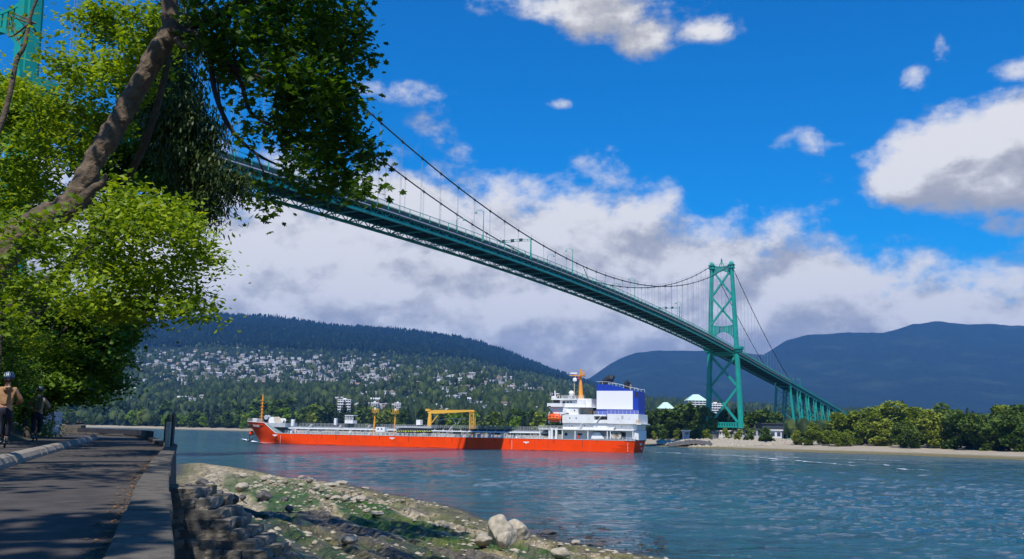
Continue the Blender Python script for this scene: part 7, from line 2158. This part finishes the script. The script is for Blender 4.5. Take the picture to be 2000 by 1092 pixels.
def person(loc, label, jk, hel, pack, elbow, rotz, stance):
    p_ = thing('person', loc, label, 'person', 'riders on the path', rotz=rotz)
    L, R_ = -1, 1
    fx = stance
    hands = [(s_ * .20, .42, 1.05) for s_ in (-1, 1)]; elb = [(s_ * (.30 + elbow), .12, 1.10) for s_ in (-1, 1)]; sh = [(s_ * .185, 0, 1.40) for s_ in (-1, 1)]
    ank = [(-.07, -.12, .10), (.07, .16, .10)]; knee = [(-.10, .02, .50), (.11, .14, .50)]; hip = [(-.095, 0, .90), (.095, 0, .90)]
    N_ = [(0, 0, .95, .15, .11), (0, 0, 1.12, .135, .10), (0, 0, 1.32, .17, .11), (0, .01, 1.46, .07, .06), (0, .02, 1.54, .055, .055), (0, .04, 1.63, .085, .10), (0, .04, 1.73, .08, .09)]
    E_ = [(0, 1), (1, 2), (2, 3), (3, 4), (4, 5), (5, 6)]
    for i in (0, 1):
        k = len(N_); N_ += [(*sh[i], .065, .065), (*elb[i], .045, .045), (*hands[i], .028, .028), (hands[i][0], hands[i][1] + .07, hands[i][2] - .01, .035, .022)]; E_ += [(2, k), (k, k + 1), (k + 1, k + 2), (k + 2, k + 3)]
        k = len(N_); N_ += [(*hip[i], .095, .095), (*knee[i], .06, .06), (*ank[i], .04, .04), (ank[i][0], ank[i][1] + .14, .05, .04, .03)]; E_ += [(0, k), (k, k + 1), (k + 1, k + 2), (k + 2, k + 3)]
    skin_mesh('body', N_, E_, M['skin'], p_)
    J = [(0, 0, .93, .20, .15), (0, 0, 1.10, .185, .135), (0, 0, 1.30, .205, .145), (0, .0, 1.43, .12, .10), (0, .01, 1.49, .08, .08)]; JE = [(0, 1), (1, 2), (2, 3), (3, 4)]
    for i in (0, 1):
        k = len(J); J += [(sh[i][0] * 1.02, 0, 1.39, .085, .085), (*elb[i], .068, .068), (hands[i][0], hands[i][1] - .04, hands[i][2] + .01, .045, .045)]; JE += [(2, k), (k, k + 1), (k + 1, k + 2)]
    skin_mesh('jacket', J, JE, jk, p_)
    T_ = [(0, 0, .97, .175, .135), (0, 0, .88, .165, .13)]; TE = [(0, 1)]
    for i in (0, 1):
        k = len(T_); T_ += [(hip[i][0], 0, .80, .115, .12), (*knee[i], .085, .085), (ank[i][0], ank[i][1], .15, .06, .065)]; TE += [(1, k), (k, k + 1), (k + 1, k + 2)]
    skin_mesh('trousers', T_, TE, M['navy'], p_)
    for i in (0, 1):
        skin_mesh('shoe', [(ank[i][0], ank[i][1] - .05, .055, .048, .05), (ank[i][0], ank[i][1] + .08, .045, .05, .042), (ank[i][0], ank[i][1] + .18, .035, .04, .03)], [(0, 1), (1, 2)], M['shoe'], p_, 1)
    hm = MB(); prof_ = [(.135, -.02), (.142, .03), (.128, .09), (.09, .135), (.03, .155), (.001, .157)]
    hm.lathe((0, .04, 1.70), prof_, 16); ho_ = hm.build('helmet', hel, p_, smooth=True); ho_.scale = (1, 1.0, 1)
    for k in range(-2, 3):
        mb = MB(); pts_2 = [(k * .045, .04 + .155 * math.cos(t) , 1.70 + .165 * math.sin(t) * (1 - abs(k) * .05)) for t in np.linspace(.3, 2.9, 9)]
        mb.tube(pts_2, .008, 5); mb.build('helmet_rib', M['wstripe'], ho_)
    MB().lathe((0, .015, 1.645), [(.085, -.06), (.105, -.01), (.11, .05), (.09, .09)], 12).build('hair', M['hair'], p_, smooth=True)
    # face: nose, eyes, mouth, ears (turned away from the camera)
    mb = MB(); mb.add([(-.014, .135, 1.63), (.014, .135, 1.63), (0, .165, 1.635), (0, .135, 1.69)], [(0, 1, 2), (1, 3, 2), (3, 0, 2)]); mb.build('nose', M['skin'], p_)
    for s_ in (-1, 1):
        MB().lathe((s_ * .035, .128, 1.675), [(.001, -.012), (.011, -.005), (.011, .005), (.001, .012)], 8).build('eye', M['black'], p_)
        MB().lathe((s_ * .093, .04, 1.655), [(.004, -.03), (.016, -.01), (.018, .015), (.006, .03)], 7).build('ear', M['skin'], p_)
        for q in range(4):
            hx_ = hands[(s_ + 1) // 2]; mb = MB(); mb.tube([(hx_[0] - .025 + q * .018, hx_[1] + .06, hx_[2] + .015), (hx_[0] - .025 + q * .018, hx_[1] + .11, hx_[2] + .01), (hx_[0] - .025 + q * .018, hx_[1] + .115, hx_[2] - .025 - .003 * q), (hx_[0] - .025 + q * .018, hx_[1] + .08, hx_[2] - .035)], .009, 5); mb.build('finger', M['skin'], p_)
    MB().box(-.025, .025, .128, .136, 1.595, 1.603).build('mouth', M['redp'], p_)
    if pack:
        b_ = MB().box(-.145, .145, -.27, -.13, 1.02, 1.42).build('backpack', M['pack'], p_, bevel=.05)
        MB().box(-.10, .10, -.315, -.272, 1.06, 1.24).build('pocket', M['pack'], b_, bevel=.015)
        for s_ in (-1, 1): MB().tube([(s_ * .10, -.14, 1.40), (s_ * .12, -.02, 1.50), (s_ * .12, .13, 1.38), (s_ * .13, .10, 1.12)], .02, 5).build('strap', M['black'], b_)
    else:
        skin_mesh('hood', [(-.09, -.12, 1.42, .05, .05), (0, -.15, 1.38, .07, .06), (.09, -.12, 1.42, .05, .05)], [(0, 1), (1, 2)], jk, p_, 2)
    return p_
def scooter(loc, label, rotz):
    o = thing('kick_scooter', loc, label, 'scooter', 'kick scooters', rotz=rotz)
    MB().box(-.09, .09, -.30, .38, .105, .135).build('deck', M['black'], o, bevel=.01)
    for y in (-.42, .52): 
        w_ = MB().lathe((0, y, .10), [(.06, -.022), (.098, -.018), (.10, 0), (.098, .018), (.06, .022)], 18, 'x').build('wheel', M['black'], o)
    MB().tube([(0, .38, .12), (0, .50, .16), (0, .46, .55), (0, .42, 1.18)], .022, 8).build('stem', M['grey'], o)
    MB().tube([(-.27, .44, 1.17), (0, .42, 1.19), (.27, .44, 1.17)], .018, 8).build('handlebar', M['black'], o)
    MB().box(-.04, .04, -.50, -.30, .17, .19).build('rear_fender', M['grey'], o)
    return o
q = at(3, 868, 24.6); gz = PZ + .06
a1 = -math.atan2(q.x, q.y) * -1
rz1 = .35
scooter((q.x, 24.6, gz), 'kick scooter under the rider at the left frame edge', rz1); person((q.x, 24.6, gz + .135), 'rider in a brown hooded jacket and blue helmet cut off by the left frame edge', M['jacket'], M['helmet'], False, .05, rz1, 0)
q = at(67, 868, 34)
scooter((q.x, 34, gz), 'kick scooter under the rider with the olive backpack', rz1); person((q.x, 34, gz + .135), 'rider with dark helmet, pale top and olive backpack farther along the path', M['jacket2'], M['helmet2'], True, .07, rz1, 0)
